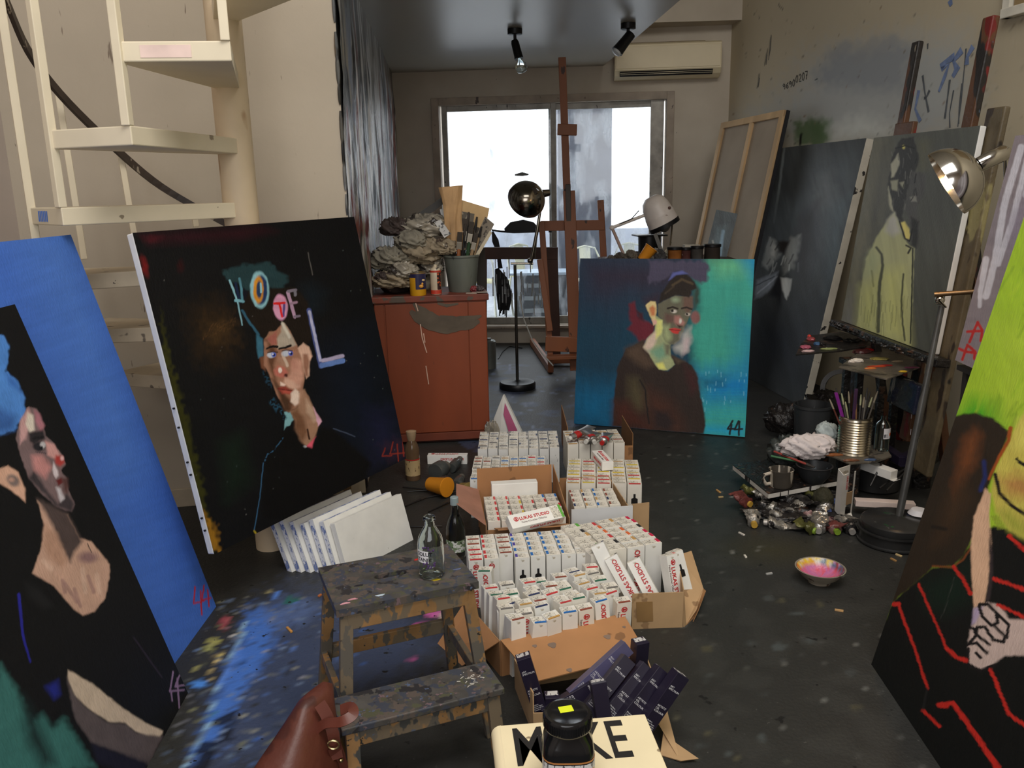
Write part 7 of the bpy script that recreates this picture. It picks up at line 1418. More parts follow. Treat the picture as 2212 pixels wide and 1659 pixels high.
for i in range(34): a = math.radians(q.uniform(238, 292)); g.ball(pb+V((s_+.0008)*math.cos(a), (s_+.0008)*math.sin(a), q.uniform(.035, .058) if i < 22 else q.uniform(.092, .105)), q.uniform(.0016, .0034), 4)
part(bt, 'berry_print', g, M('berry', (78, 52, 104), .5), kind='stuff')
pb2 = atz(986, 1204); s2 = .044; b2 = bottle('dusty clear bottle with green label on the floor behind the stool', V(pb2.x, pb2.y, .001), [(0, .004), (s2*.85, .001), (s2, .01), (s2, .12), (s2*.95, .15), (s2*.7, .185), (s2*.42, .21), (s2*.36, .25), (s2*.36, .262), (0, .262)], glassmat('dusty_glass', (176, 184, 178), .12))
part(b2, 'label', wrap(V(pb2.x, pb2.y, .001), s2+.0006, 200, 340, .04, .095, 12), M('label_green', (120, 140, 104), .5, spl=[((226, 226, 220), 60, .5, (1, 1, 1)), ((30, 34, 30), 70, .60, (1, 1, 1))]), True); part(b2, 'screw_cap', G().lathe([(.016, .25), (.0185, .252), (.0185, .285), (.015, .288), (0, .288)], 20, Matrix.Translation(V(pb2.x, pb2.y, .001))), M('cap_pale', (150, 166, 168), .4), True)
# leather bag
m_lea = M('leather_brown', (92, 46, 35), .45, var=.22, vs=7, bump=.12, bs=60, spl=[((70, 34, 28), 5, .62, (1, 1, 1))])
tpb = atz(682, 1496, .34); btm = V(tpb.x-.075, tpb.y-.175, 0)
bag = thing('leather_bag', 'brown leather satchel slumped against the stool front', 'bag', btm)
ax0 = V(.42, .9, 0).normalized(); ay0 = V(-ax0.y, ax0.x, 0)
rings = []; Zs = [(0, .15, .085, 0), (.02, .17, .10, 0), (.1, .175, .105, .01), (.18, .155, .09, .05), (.25, .115, .06, .10), (.30, .08, .038, .14), (.335, .062, .024, .16), (.345, .045, .012, .165)]
for z_, a_, b_2, sh_ in Zs:
    c_ = btm+(V(tpb.x, tpb.y, 0)-btm)*(sh_/.165)+V(0, 0, z_); rings.append([c_+ax0*a_*math.copysign(abs(math.cos(t))**.7, math.cos(t))*(1+.04*math.sin(5*t+z_*30))+ay0*b_2*math.copysign(abs(math.sin(t))**.7, math.sin(t))*(1+.06*math.sin(4*t+z_*40)) for t in [2*math.pi*i/32 for i in range(32)]])
bag_b = part(bag, 'body', G().loft(rings), m_lea, True)
m_lea2 = M('leather_strap', (100, 50, 38), .42, var=.15, vs=9)
def strap(nm, pts, w, up): 
    p = [atz(x, y, z_) for x, y, z_ in pts]; sm_ = []
    for k in range(len(p)-1):
        a, b, c, d = p[max(k-1, 0)], p[k], p[k+1], p[min(k+2, len(p)-1)]
        for t in [i/5 for i in range(5)]: sm_.append(((2*b)+(c-a)*t+(2*a-5*b+4*c-d)*t*t+(3*b-a-3*c+d)*t**3)/2)
    sm_.append(p[-1]); part(bag, nm, G().ribbon(sm_, w, up, .004), m_lea2, True)
strap('carry_strap', [(668, 1625, .20), (672, 1590, .25), (700, 1565, .30), (735, 1560, .33), (762, 1545, .34), (758, 1528, .345), (735, 1535, .33)], .026, V(.2, -.6, .75)); strap('front_strap', [(690, 1520, .34), (705, 1545, .31), (718, 1580, .27), (722, 1605, .24), (728, 1640, .20)], .03, V(.3, -.75, .55)); strap('strap_end', [(722, 1612, .24), (730, 1635, .20), (738, 1665, .15)], .036, V(.3, -.75, .55))
q_ = atz(722, 1602, .25); part(bag, 'buckle', G().tube([q_+V(.014*math.cos(a), -.012, .012*math.sin(a)) for a in [i*math.pi/8 for i in range(17)]], .0028, 6), M('brass', (206, 186, 140), .25, 1.0), True); part(bag, 'rivet', G().ball(atz(738, 1638, .195)+V(0, -.008, 0), .006, 6), MATS['brass'], True)
# ================================================================== FANNED WHITE CANVASES
m_cvb = M('canvas_speckled', (226, 228, 236), .65, var=.04, spl=[((104, 124, 180), 42, .555, (1, 1, .6)), ((150, 160, 196), 90, .57, (1, 1, 1)), ((60, 130, 120), 9, .74, (1, 1, .5))])
w0_, w1_ = atz(752, 1240), atz(893, 1166); wb = (w1_-w0_).normalized(); wu = upright((752, 1240), (722, 1131), wb); wh = edge_len(w0_, wu, 722, 1131); ww = (w1_-w0_).length; wn = wb.cross(wu).normalized()
gdir = V(-wn.x, -wn.y, 0).normalized()
for k in range(7):
    o = w0_+gdir*(.0365*k)-wb*.02*k; kk = Matrix.Rotation(.008*k, 3, 'Z'); b_ = kk @ wb; u_ = Matrix.Rotation(-.02*k, 3, wb) @ (kk @ wu); n_ = b_.cross(u_).normalized(); t_ = thing('blank_canvas', ['nearest blank white canvas of the fanned stack'] [0] if k == 0 else '%s blank white canvas from the front of the fanned stack' % ORD[k], 'canvas', o+b_*ww/2, group='fanned white canvases'); hh = wh*(1+.04*(k % 3))
    part(t_, 'primed_face', G().ob(o-n_*.004, b_*ww, u_*hh, n_*.004), m_cv); part(t_, 'canvas_edge', G().ob(o-n_*.030, b_*ww, u_*hh, n_*.0255), m_cvb if k else m_cv, bev=.002)
# ================================================================== FLOOR CLUTTER BY THE CABINET
cup('orange plastic cup lying on its side near the cabinet', atz(928, 1045, .052)+V(0, 0, 0), Matrix.Rotation(math.radians(-100), 4, 'Z') @ Matrix.Rotation(math.radians(-86), 4, 'X') @ Matrix.Rotation(.5, 4, 'Y'), .05, .13); 
cup('yellowed plastic cup lying beside the mauve carton flap', atz(998, 1056, .045), Matrix.Rotation(math.radians(-150), 4, 'Z') @ Matrix.Rotation(math.radians(-80), 4, 'X'), .045, .1, M('cup_stained', (150, 128, 72), .5))
pb3 = atz(893, 1035); pb3 = V(pb3.x, pb3.y, .001); b3 = bottle('brown glass bottle with cream label left of the cabinet plinth', pb3, [(0, .003), (.04, 0), (.042, .006), (.042, .18), (.03, .215), (.018, .235), (.016, .27), (0, .27)], M('glass_brown', (96, 74, 54), .15, var=.2)); part(b3, 'label', wrap(pb3, .0424, 190, 350, .03, .12, 12), M('label_cream', (186, 160, 116), .6, spl=[((90, 60, 44), 70, .6, (1, 1, .4))]), True); part(b3, 'red_band', wrap(pb3, .0425, 190, 350, .122, .128), m_tred, True); part(b3, 'film_top', G().lathe([(.019, .225), (.026, .25), (.03, .285), (.012, .29)], 14, Matrix.Translation(pb3)), M('film', (176, 150, 120), .3), True)
m_dglass = M('glass_grey', (72, 74, 72), .12, var=.3, vs=8)
for i, (x, y, x1, y1, r, lb) in enumerate([(940, 1020, 975, 1000, .05, 'round grey jar lying among the floor clutter'), (975, 1012, 1008, 975, .03, 'grey bottle lying diagonally beside the boxes'), (985, 1050, 1004, 1020, .032, 'stained bottle lying next to the yellowed cup')]):
    a, b = atz(x, y, r), atz(x1, y1, r+.02*(i == 1)); d = (b-a).normalized(); R_ = d.to_track_quat('Z', 'Y').to_matrix().to_4x4(); R_.translation = a; t_ = thing('glass_jar', lb, 'jar', a-V(0, 0, r)); L_ = .13 if i else .10; part(t_, 'glass', G().lathe([(0, 0), (r*.9, 0), (r, .008), (r, L_*.7), (r*.6, L_*.9), (r*.55, L_), (0, L_)], 24, R_), m_dglass, True); part(t_, 'lid', G().lathe([(0, L_), (r*.6, L_), (r*.6, L_+.02), (0, L_+.02)], 20, R_), M('lid_grey', (96, 92, 84), .4), True)
for i, (a, b) in enumerate([((880, 1062), (960, 1056)), ((905, 1078), (985, 1062)), ((925, 1106), (980, 1080)), ((870, 1052), (950, 1060)), ((885, 1138), (955, 1136)), ((860, 1100), (925, 1072))]):
    p, q = atz(*a, .006), atz(*b, .009); t_ = thing('old_brush', 'thin dark paintbrush lying on the floor, %s from the cabinet' % ORD[i], 'paintbrush', p, group='brushes on the floor'); part(t_, 'handle', G().tube([p, p+(q-p)*.75], [.003, .005], 7), bm[4], True); part(t_, 'bristles', G().tube([p+(q-p)*.75, q], [.006, .003], 7), bm[0], True)
solo('crumpled_rag', crumple(atz(958, 1045, .03), (.05, .07, .035), 201, 14, .45, 4), m_rag[3], 'dark rag on the floor between jars and cup', 'rag'); 
# small pink canvas leaning on the back block
pk0, pk1 = atz(1072, 928, .17), atz(1120, 930, .17); bd = (pk1-pk0).normalized(); t_ = thing('small_canvas', 'small canvas with a pink patch standing behind the back boxes', 'canvas', V(pk0.x, pk0.y, 0)); Yp = atz(1090, 930).y
pq = [aty(1087, 852, Yp), aty(1126, 932, Yp-.06), aty(1075, 940, Yp-.06), aty(1066, 905, Yp)]; n_ = (pq[1]-pq[0]).cross(pq[3]-pq[0]).normalized(); 
if n_.y > 0: n_ = -n_
part(t_, 'canvas_block', G().prism([pq[0], pq[1], pq[1]-V(0, 0, .14), pq[2]-V(0, 0, .13), pq[3]], -n_*.035), m_cv, bev=.003); part(t_, 'pink_patch', G().prism([aty(1091, 870, Yp-.012)+n_*.003, aty(1118, 930, Yp-.06)+n_*.003, aty(1100, 935, Yp-.06)+n_*.003, aty(1088, 895, Yp-.03)+n_*.003], n_*.001), M('pink_paint', (176, 72, 116), .5))
solo('crumpled_wrapper', crumple(atz(1062, 940, .1)+V(0, 0.02, -.02), (.05, .04, .10), 211, 14, .5, 4), m_rag[2], 'crumpled film behind the back block by the pink canvas', 'wrapper')
# ================================================================== EASELS AT THE RIGHT WALL
m_en = M('easel_crusted', (92, 60, 38), .5, var=.3, vs=5, bump=.35, bs=40, spl=[((34, 30, 28), 5, .50, (1, 1, .4)), ((112, 30, 28), 6, .60, (1, 1, .5)), ((150, 140, 120), 14, .68, (1, 1, .4)), ((70, 84, 104), 9, .70, (1, 1, 1))])
m_plk = M('plank_crusted', (104, 92, 70), .5, var=.3, vs=4, bump=.5, bs=30, spl=[((150, 140, 96), 5, .60, (1, 1, .5)), ((60, 50, 42), 7, .56, (1, 1, .4)), ((40, 88, 56), 8, .70, (1, 1, 1)), ((30, 26, 26), 4, .64, (1, 1, 1))])
m_crk = M('crust_black', (34, 31, 30), .35, var=.4, vs=14, bump=.9, bs=45, spl=[((84, 60, 46), 12, .62, (1, 1, 1)), ((120, 116, 110), 34, .68, (1, 1, 1)), ((66, 68, 40), 8, .70, (1, 1, 1))])
OB, ob, ou, ow, oh = OLV; on = ob.cross(ou).normalized()
ofl = lambda x, y, o: atp(x, y, OB+on*o, on)
def mast(t_, nm, x, y, o, w, d, zend, mt):
    p = ofl(x, y, o); q = p-ou*((p.z-zend)/ou.z); part(t_, nm, G().bar(q, p, w, d, on), mt, bev=.008); return p, q
ea = thing('studio_easel', 'far paint-crusted easel whose mast rises behind the olive painting', 'easel', V(OB.x+.3, OB.y+.6, 0))
pA, qA = mast(ea, 'mast', 1983, 90, -.11, .075, .035, .02, m_en); c_ = ofl(1952, 268, -.075); part(ea, 'mast_holder', G().ob(c_-ob*.1-ou*.16, ob*.2, ou*.17, -on*.03), m_en, bev=.006)
eb_ = thing('studio_easel', 'near paint-crusted easel with broad plank holding the olive painting', 'easel', V(OB.x, OB.y-.2, 0)+ob*.8)
pB, qB = mast(eb_, 'mast', 2142, 36, -.11, .085, .04, .25, m_en); pP, qP = mast(eb_, 'broad_plank', 2158, 232, -.055, .135, .032, .17, m_plk)
part(eb_, 'tray', G().ob(OB-ob*.05-ou*.045-on*.03, ob*(ow+.16), ou*.042, on*.075), m_crk, bev=.006)
g = G(); q = random.Random(3)
for k in range(70):
    c_ = OB+ob*q.uniform(-.05, ow+.1)-ou*q.uniform(.016, .04)+on*q.uniform(.03, .05); g.ball(c_, (q.uniform(.008, .02), q.uniform(.01, .03), q.uniform(.006, .014)), 4)
part(eb_, 'paint_crust', g, m_crk, True, kind='stuff')
lb0 = ofl(1925, 812, .03); part(eb_, 'crusted_block', G().ob(lb0-ou*.14, ob*.27, ou*.15, -on*.06), M('crust_streaks', (44, 46, 48), .4, var=.3, vs=9, bump=.6, bs=40, spl=[((150, 146, 136), 14, .60, (2, 2, .15)), ((28, 34, 56), 6, .58, (1, 1, 1)), ((150, 90, 70), 7, .70, (1, 1, .4))]), bev=.006)
for s_ in (.35, .95):
    p = OB+ob*ow*s_-on*.05-ou*.06; part(eb_, 'leg', G().bar(p, V(p.x+.16, p.y+.03, 0), .05, .04, on), m_en, bev=.004)
p = ofl(2095, 420, -.10); part(eb_, 'rear_leg', G().bar(p, V(p.x+.28, p.y, 0), .05, .04), m_en)
p = ofl(1950, 300, -.14); part(ea, 'rear_leg', G().bar(p, V(p.x+.20, p.y+.1, 0), .05, .04), m_en)
g = G()
for k in range(12):
    x = rnd.uniform(1955, 2000); y = rnd.uniform(870, 950); part(eb_, 'white_drip', G().ribbon([ofl(x, y, -.0385), ofl(x-1, y+rnd.uniform(6, 14), -.0385)], .004, on, .001), m_wht)
# lilac canvas support crate
P0, bd, ud = LIL; pn = bd.cross(ud)
cr = thing('dark_crate', 'dark crate carrying the lilac canvas behind the lime painting', 'crate', V(P0.x, P0.y, 0)+bd*.3)
cz = min(P0.z, (P0+bd*.62).z)-.004
for k in range(2): part(cr, 'side_board', G().ob(V(P0.x, P0.y, 0)+bd*(.03+.5*k)-V(pn.x, pn.y, 0)*.26, V(bd.x, bd.y, 0)*.03, V(pn.x, pn.y, 0)*.24, V(0, 0, cz-.02)), M('crate_dark', (40, 36, 34), .7))
part(cr, 'top_board', G().ob(V(P0.x, P0.y, cz-.02)-V(pn.x, pn.y, 0)*.27+V(bd.x, bd.y, 0)*.0, V(bd.x, bd.y, 0)*.6, V(pn.x, pn.y, 0)*.26, V(0, 0, .02)), MATS['crate_dark'])
# ================================================================== CHROME LAMP AT THE RIGHT (lit)
dp_ = atz(1928, 1168); dp_ = V(dp_.x, dp_.y, 0)
drum = lath('flat_tin', [(0, 0), (.148, 0), (.155, .006), (.155, .012), (.146, .016), (.146, .055), (.155, .06), (.155, .066), (0, .066)], dp_, M('tin_black', (40, 40, 40), .4, var=.25, vs=20, spl=[((96, 96, 96), 60, .70, (1, 1, 1))]), 'flat black tin under the base of the lit chrome lamp', 'tin', 40)
lb = dp_+V(.01, .005, .0665)
rl_ = thing('chrome_lamp', 'lit chrome dome lamp on a leaning paint-smeared stand', 'lamp', lb)
part(rl_, 'base', G().lathe([(0, 0), (.15, 0), (.153, .008), (.150, .03), (.135, .042), (.03, .05), (.022, .056), (0, .056)], 44, Matrix.Translation(lb)), M('lamp_base', (52, 52, 52), .28, .3, var=.2, spl=[((40, 60, 120), 11, .64, (1, 1, 1)), ((30, 96, 46), 9, .66, (1, 1, 1)), ((92, 92, 90), 40, .66, (1, 1, 1))]), True)
Yp = lb.y; p0 = lb+V(.012, 0, .05); p1 = aty(2034, 662, Yp+.16)
part(rl_, 'pole', G().tube([p0, p0+(p1-p0)*.62, p0+(p1-p0)*.62, p1], [.0165, .0155, .0135, .0135], 14), M('pole_smeared', (84, 84, 82), .4, .4, var=.25, vs=9, spl=[((36, 36, 36), 6, .58, (1, 1, .4)), ((96, 120, 160), 5, .68, (1, 1, .4)), ((90, 94, 60), 7, .72, (1, 1, 1))]), True)
j0, j1 = aty(2018, 636, Yp+.16), aty(2104, 630, Yp+.10); part(rl_, 'cross_arm', G().tube([j0, j1, j1+(j1-j0)*.5], .011, 10), M('arm_bronze', (128, 102, 72), .35, .7), True); part(rl_, 'wing_nut', G().tube([aty(2028, 648, Yp+.13), aty(2044, 664, Yp+.13)], [.008, .004], 8), m_chr, True); part(rl_, 'pivot', G().ball(aty(2030, 648, Yp+.16), .022, 8), m_chr, True)
shc = aty(2060, 388, Yp-.06); axl = (Rv*-.85-Uv*.52+Fw*.45).normalized()
Rl = axl.to_track_quat('Z', 'Y').to_matrix().to_4x4(); Rl.translation = shc; rl2 = .143
lit = [i*math.pi/2/14 for i in range(1, 15)]
shd = part(rl_, 'lamp_shade', G().lathe([(rl2*math.sin(a), -rl2*math.cos(a)*.95+.03) for a in lit]+[((rl2-.003)*math.sin(a), -(rl2-.003)*math.cos(a)*.95+.03) for a in lit[::-1]], 48, Rl, False), m_chr, True)
nk = shc-axl*(rl2*.93); part(rl_, 'socket', G().tube([nk+axl*.03, nk-axl*.0+V(.012, 0, .005), nk+V(.075, .02, .028), nk+V(.10, .03, .036)], [.030, .033, .033, .016], 18), m_chr, True); part(rl_, 'rear_arm', G().tube([nk+V(.09, .03, .03), nk+V(.12, .05, -.1), j1+(j1-j0)*.5], .010, 10), m_chr, True)
part(rl_, 'bulb', G().ball(shc+axl*.005, .034, 10), M('bulb_lit', (255, 214, 160), .5, emit=((255, 206, 148), 75.0)), True)
# ================================================================== PALETTES ON A CRUSTED STAND
pz = .655
sd_ = thing('palette_stand', 'crusted dark stand under the palettes by the easel', 'stand', atz(1890, 800, 0.0)*0+V(atz(1880, 790, pz).x, atz(1880, 790, pz).y, 0))
c_ = atz(1885, 775, pz); part(sd_, 'top_board', G().box(c_+V(.02, .02, -.03), (.30, .24, .03)), m_crk, bev=.004)
for ux in (-.1, .1):
    for uy in (-.08, .09): part(sd_, 'leg', G().box(V(c_.x+ux, c_.y+uy, (pz-.045)/2), (.035, .035, pz-.046)), m_crk)
def pal(label, pts, z, mt):
    t_ = thing('palette_board', label, 'palette', atz(pts[0][0], pts[0][1], z)); part(t_, 'board', G().prism([atz(x, y, z) for x, y in pts], (0, 0, -.009)), mt, bev=.002); return t_
def dab(t_, x, y, z, rx, ry, h, c, nm='paint_dab'): part(t_, nm, crumple(atz(x, y, z)+V(0, 0, h*.5), (rx, ry, h), int(x*7+y), 10, .4, 4), M('dab_%d_%d_%d' % c, c, .3), True)
m_pal = M('palette_grey', (98, 92, 82), .4, var=.3, vs=9, bump=.3, bs=50, spl=[((60, 56, 52), 8, .58, (1, 1, 1)), ((130, 120, 100), 14, .66, (1, 1, 1))])
p1_ = pal('dark palette thick with black and pink paint, left one', [(1719, 765), (1730, 742), (1748, 725), (1815, 716), (1888, 733), (1884, 745), (1818, 757)], pz+.022, m_crk)
for x, y, rx, ry, h, c in [(1740, 752, .03, .03, .012, (176, 90, 110)), (1752, 735, .025, .03, .014, (150, 66, 70)), (1745, 760, .035, .012, .008, (206, 176, 176)), (1765, 745, .02, .02, .012, (62, 96, 136)), (1748, 728, .012, .014, .01, (200, 56, 44)), (1800, 733, .06, .05, .016, (24, 23, 24)), (1840, 738, .05, .03, .014, (28, 27, 26)), (1790, 755, .05, .01, .007, (140, 150, 96)), (1775, 745, .02, .04, .012, (32, 30, 30))]: dab(p1_, x, y, pz+.022, rx, ry, h, c)
p2_ = pal('grey palette with white, yellow and red dabs, right one', [(1812, 792), (1845, 768), (1870, 748), (1915, 745), (1960, 768), (1993, 790), (1915, 818)], pz+.006, m_pal)
for x, y, rx, ry, h, c in [(1851, 782, .035, .02, .014, (226, 218, 206)), (1840, 783, .02, .012, .01, (222, 212, 200)), (1900, 776, .05, .035, .006, (160, 148, 84)), (1862, 762, .05, .04, .014, (70, 34, 34)), (1876, 758, .03, .02, .01, (180, 40, 36)), (1892, 793, .05, .006, .006, (176, 66, 34)), (1880, 797, .03, .006, .006, (206, 120, 60)), (1910, 791, .04, .006, .006, (120, 30, 28)), (1950, 804, .02, .008, .006, (206, 170, 50)), (1970, 795, .04, .008, .005, (120, 50, 84)), (1938, 782, .03, .006, .006, (170, 150, 120)), (1862, 752, .05, .02, .012, (84, 50, 44))]: dab(p2_, x, y, pz+.006, rx, ry, h, c)
solo('oily_rag', crumple(atz(1700, 905, .12), (.13, .10, .10), 305, 16, .5, 4), m_crk, 'black crusted rag bundle left behind the tin of brushes', 'rag', smooth=2); solo('oily_rag', crumple(atz(1775, 890, .16), (.16, .10, .13), 306, 16, .5, 4), m_crk, 'long black crusted rag behind the paint bucket', 'rag', smooth=2)
# reels and dark junk behind brushes
pr_ = atz(1830, 888, .15); t_ = thing('tape_reel', 'grey tape reel leaning in the dark behind the brushes', 'tape reel', pr_); R_ = V(-.5, -1, .25).normalized().to_track_quat('Z', 'Y').to_matrix().to_4x4(); R_.translation = pr_+V(0, .12, .12); part(t_, 'ring', G().lathe([(.10, -.025), (.13, -.025), (.13, .025), (.10, .025), (.10, -.025)], 36, R_, False), M('reel_grey', (92, 92, 92), .4), True)
part(t_, 'stand', G().box(pr_+V(0, .16, -.06), (.16, .05, .18)), m_crk)
a = atz(1735, 868); t_ = thing('card_wedge', 'pale triangular card at the foot of the dark canvas', 'cardboard', a); part(t_, 'card', G().prism([aty(1718, 872, a.y), aty(1751, 842, a.y), aty(1780, 868, a.y-.02), aty(1770, 880, a.y-.04)], (0, -.006, 0)), M('card_beige', (176, 168, 152), .8))
# ================================================================== BRUSH TIN, BOTTLE, BUCKET, BOARD
zb = .235; pt = atz(1843, 978, zb)
bd_ = thing('palette_board', 'paint-edged plywood board carrying the tin of brushes', 'palette', V(pt.x, pt.y, zb-.02)); part(bd_, 'board', G().prism([atz(x, y, zb) for x, y in [(1716, 973), (1745, 975), (1800, 985), (1835, 1000), (1890, 996), (1926, 984), (1915, 968), (1860, 955), (1770, 955)]], (0, 0, -.012)), m_pal, bev=.003)
for x, y, rx, ry, h, c in [(1800, 984, .05, .012, .008, (150, 90, 50)), (1838, 996, .04, .01, .008, (120, 76, 52)), (1880, 995, .03, .008, .008, (62, 80, 110)), (1760, 977, .03, .008, .006, (110, 96, 80)), (1855, 975+10, .012, .006, .012, (60, 160, 60))]: dab(bd_, x, y, zb, rx, ry, h, c)
for x, y, w_ in [(1770, 968, .05), (1900, 968, .05), (1840, 985, .045)]: 
    q = atz(x, y, zb); lath('old_pot', [(0, 0), (w_, 0), (w_, zb-.014), (0, zb-.014)], V(q.x, q.y, 0), m_crk, {1770: 'dark pot under the left of the plywood board', 1900: 'dark pot under the right of the plywood board', 1840: 'dark pot under the middle of the plywood board'}[x], 'pot')
r_ = .079; h_ = .20; prof = [(0, 0), (r_, 0), (r_+.002, .004)]
for k in range(13): z_ = .014+k*.0135; prof += [(r_-.003, z_), (r_+.003, z_+.0065)]
prof += [(r_, h_-.008), (r_+.003, h_-.004), (r_+.003, h_), (r_-.003, h_), (r_-.004, .02), (0, .02)]
ptb = V(pt.x, pt.y, zb+.0005); bt_ = lath('ribbed_tin', prof, ptb, M('tin_gold', (204, 196, 178), .24, 1.0, var=.15, vs=6), 'large ribbed gold tin can full of paintbrushes', 'tin', 40)
cols = [(92, 44, 34), (60, 58, 56), (84, 80, 74), (40, 40, 40), (128, 92, 60), (66, 64, 62), (50, 46, 44), (104, 100, 92), (36, 36, 38), (90, 84, 76), (70, 66, 60), (150, 150, 120)]
tips = [(1792, 862), (1806, 838), (1818, 850), (1833, 846), (1850, 848), (1860, 852), (1867, 858), (1874, 838), (1884, 858), (1896, 845), (1880, 846), (1826, 868)]
nmz = ['leftmost brush in the gold tin', 'tall brown brush second from left in the gold tin', 'pale-ended brush third from left in the gold tin', 'grey brush fourth from left in the gold tin', 'slim tan brush in the middle of the gold tin', 'grey brush just right of the gold tin middle', 'dark brush leaning right in the gold tin', 'tallest dark brush at the gold tin right', 'short grey brush right of centre in the gold tin', 'rightmost pale-tipped brush in the gold tin', 'slim grey brush behind the right cluster', 'short stub brush left of centre in the gold tin']
for i, (x, y) in enumerate(tips):
    a = ptb+V((x-1843)*.00055, rnd.uniform(-.03, .03), .03); b = aty(x, y, pt.y+rnd.uniform(-.03, .04)); t_ = thing('paintbrush', nmz[i], 'paintbrush', a, group='brushes in the gold tin'); mm = M('bh%d' % i, cols[i], .5)
    part(t_, 'handle', G().tube([a, a+(b-a)*.8], [.004, .0045], 7), mm, True); part(t_, 'tip', G().tube([a+(b-a)*.8, a+(b-a)*.9, b], [.0045, .005, .0025], 7), M('bt%d' % (i % 3), [(150, 140, 120), (52, 48, 46), (176, 178, 140)][i % 3], .6), True)
for i, (x0, x1, y1) in enumerate([(1818, 1806, 848), (1846, 1850, 840)]):
    a = ptb+V((x0-1843)*.0007, .01+.02*i, .05); b = aty(x1, y1, pt.y); d = b-a; solo('purple_spatula', G().ob(a-V(.009, 0, 0), V(.018, 0, 0), V(0, .005, 0), d), M('purple_plastic%d' % i, (132, 44, 140) if i == 0 else (74, 50, 78), .35), ['bright purple plastic strip in the gold tin', 'dull purple plastic strip behind brushes in the tin'][i], 'spatula', bev=.002)
q = atz(1903, 972, zb); bs2 = .037; q = V(q.x, q.y, zb+.0005); b4 = bottle('clear plastic bottle with an orange-marked label beside the gold tin', q, [(0, .002), (bs2*.9, 0), (bs2, .008), (bs2, .13), (bs2*.8, .15), (bs2*.38, .165), (bs2*.36, .185), (bs2*.3, .185), (bs2*.3, .165), (bs2*.74, .146), (bs2*.94, .128), (bs2*.94, .008), (0, .006)], m_gl); part(b4, 'label', wrap(q, bs2+.0005, 255, 330, .07, .125, 10), m_lbl, True); part(b4, 'orange_mark', wrap(q, bs2+.0012, 305, 325, .085, .1, 5), M('mark_orange', (220, 100, 40), .5), True); part(b4, 'barcode', wrap(q, bs2+.0012, 258, 285, .075, .095, 6), MATS['jar_label'], True)
q = atz(1768, 940, .1); q = V(q.x, q.y+.12, 0); lath('paint_bucket', [(0, 0), (.10, 0), (.112, .25), (.118, .25), (.118, .265), (.108, .265), (.10, .2), (0, .2)], q, M('bucket_black', (58, 60, 62), .5, var=.3, vs=8, stretch=(1, 1, .2), spl=[((130, 134, 134), 14, .62, (1, 1, .15))]), 'drip-streaked black bucket left of the gold tin', 'bucket', 32)
q = atz(1745, 965, .26); solo('spotted_cloth', crumple(q+V(-.01, -.03, .01), (.13, .07, .065), 320, 22, .5, 5.5), M('cloth_white', (216, 206, 204), .8, var=.05, spl=[((50, 54, 62), 24, .70, (1, 1, 1)), ((120, 110, 110), 8, .70, (1, 1, 1))]), 'white cloth spotted with dark paint beside the gold tin', 'cloth', smooth=2); q = atz(1785, 935, .3); solo('spotted_cloth', crumple(q+V(0, 0, 0), (.055, .05, .055), 322, 18, .5, 5), M('cloth_grey', (190, 200, 198), .8), 'pale green bunched cloth against the gold tin', 'cloth', smooth=2)
q = atz(1700, 975, .2); solo('plastic_bag', crumple(q, (.10, .07, .08), 324, 18, .5, 6), M('bag_dark', (60, 64, 62), .3, var=.3, spl=[((170, 172, 170), 16, .64, (1, 1, 1))]), 'dark glossy plastic bag under the spotted cloth', 'bag', smooth=2)
# black canvas tray with mug and bowl
tz2 = .115; tA, tB, tC2 = atz(1583, 1004, tz2), atz(1660, 1066, tz2), atz(1822, 1036, tz2); tr_ = thing('canvas_tray', 'blackened canvas laid flat as a tray with white drip edge', 'canvas', V(tB.x, tB.y, tz2-.03)); part(tr_, 'top_face', G().prism([tB, tC2, tA+(tC2-tB), tA], (0, 0, -.004)), m_crk); part(tr_, 'canvas_edge', G().prism([p+V(0, 0, -.0045) for p in (tB, tC2, tA+(tC2-tB), tA)], (0, 0, -.022)), M('edge_streaked', (206, 202, 194), .6, spl=[((40, 36, 38), 16, .58, (1, 1, .1)), ((120, 50, 50), 6, .72, (1, 1, .3))]))
for i, (x, y) in enumerate([(1640, 1050), (1770, 1050), (1700, 1010), (1780, 1015)]): q = atz(x, y, .0 if False else tz2-.03); solo('squashed_tin', G().lathe([(0, 0), (.045, 0), (.048, .01), (.044, tz2-.03), (0, tz2-.03)], 18, Matrix.Translation(V(q.x, q.y, 0))), m_crk, ['squashed tin under the front corner of the canvas tray', 'squashed tin under the right of the canvas tray', 'squashed tin under the mug side of the tray', 'squashed tin under the rear right of the tray'][i], 'tin', 'tins under the canvas tray')
q = atz(1686, 1050, tz2); mugm = M('mug_dripped', (72, 66, 58), .5, var=.3, vs=9, spl=[((190, 180, 164), 22, .56, (1, 1, .12))]); mg = lath('drip_mug', [(0, 0), (.052, 0), (.058, .008), (.060, .085), (.062, .09), (.056, .09), (.053, .02), (0, .02)], V(q.x, q.y, tz2+.0006), mugm, 'mug covered in pale paint drips on the canvas tray', 'mug'); part(mg, 'handle', G().tube([V(q.x, q.y, tz2)+V(-.058, -.012, .075), V(q.x, q.y, tz2)+V(-.09, -.02, .07), V(q.x, q.y, tz2)+V(-.096, -.022, .045), V(q.x, q.y, tz2)+V(-.08, -.018, .02), V(q.x, q.y, tz2)+V(-.056, -.012, .02)], .009, 8), mugm, True)
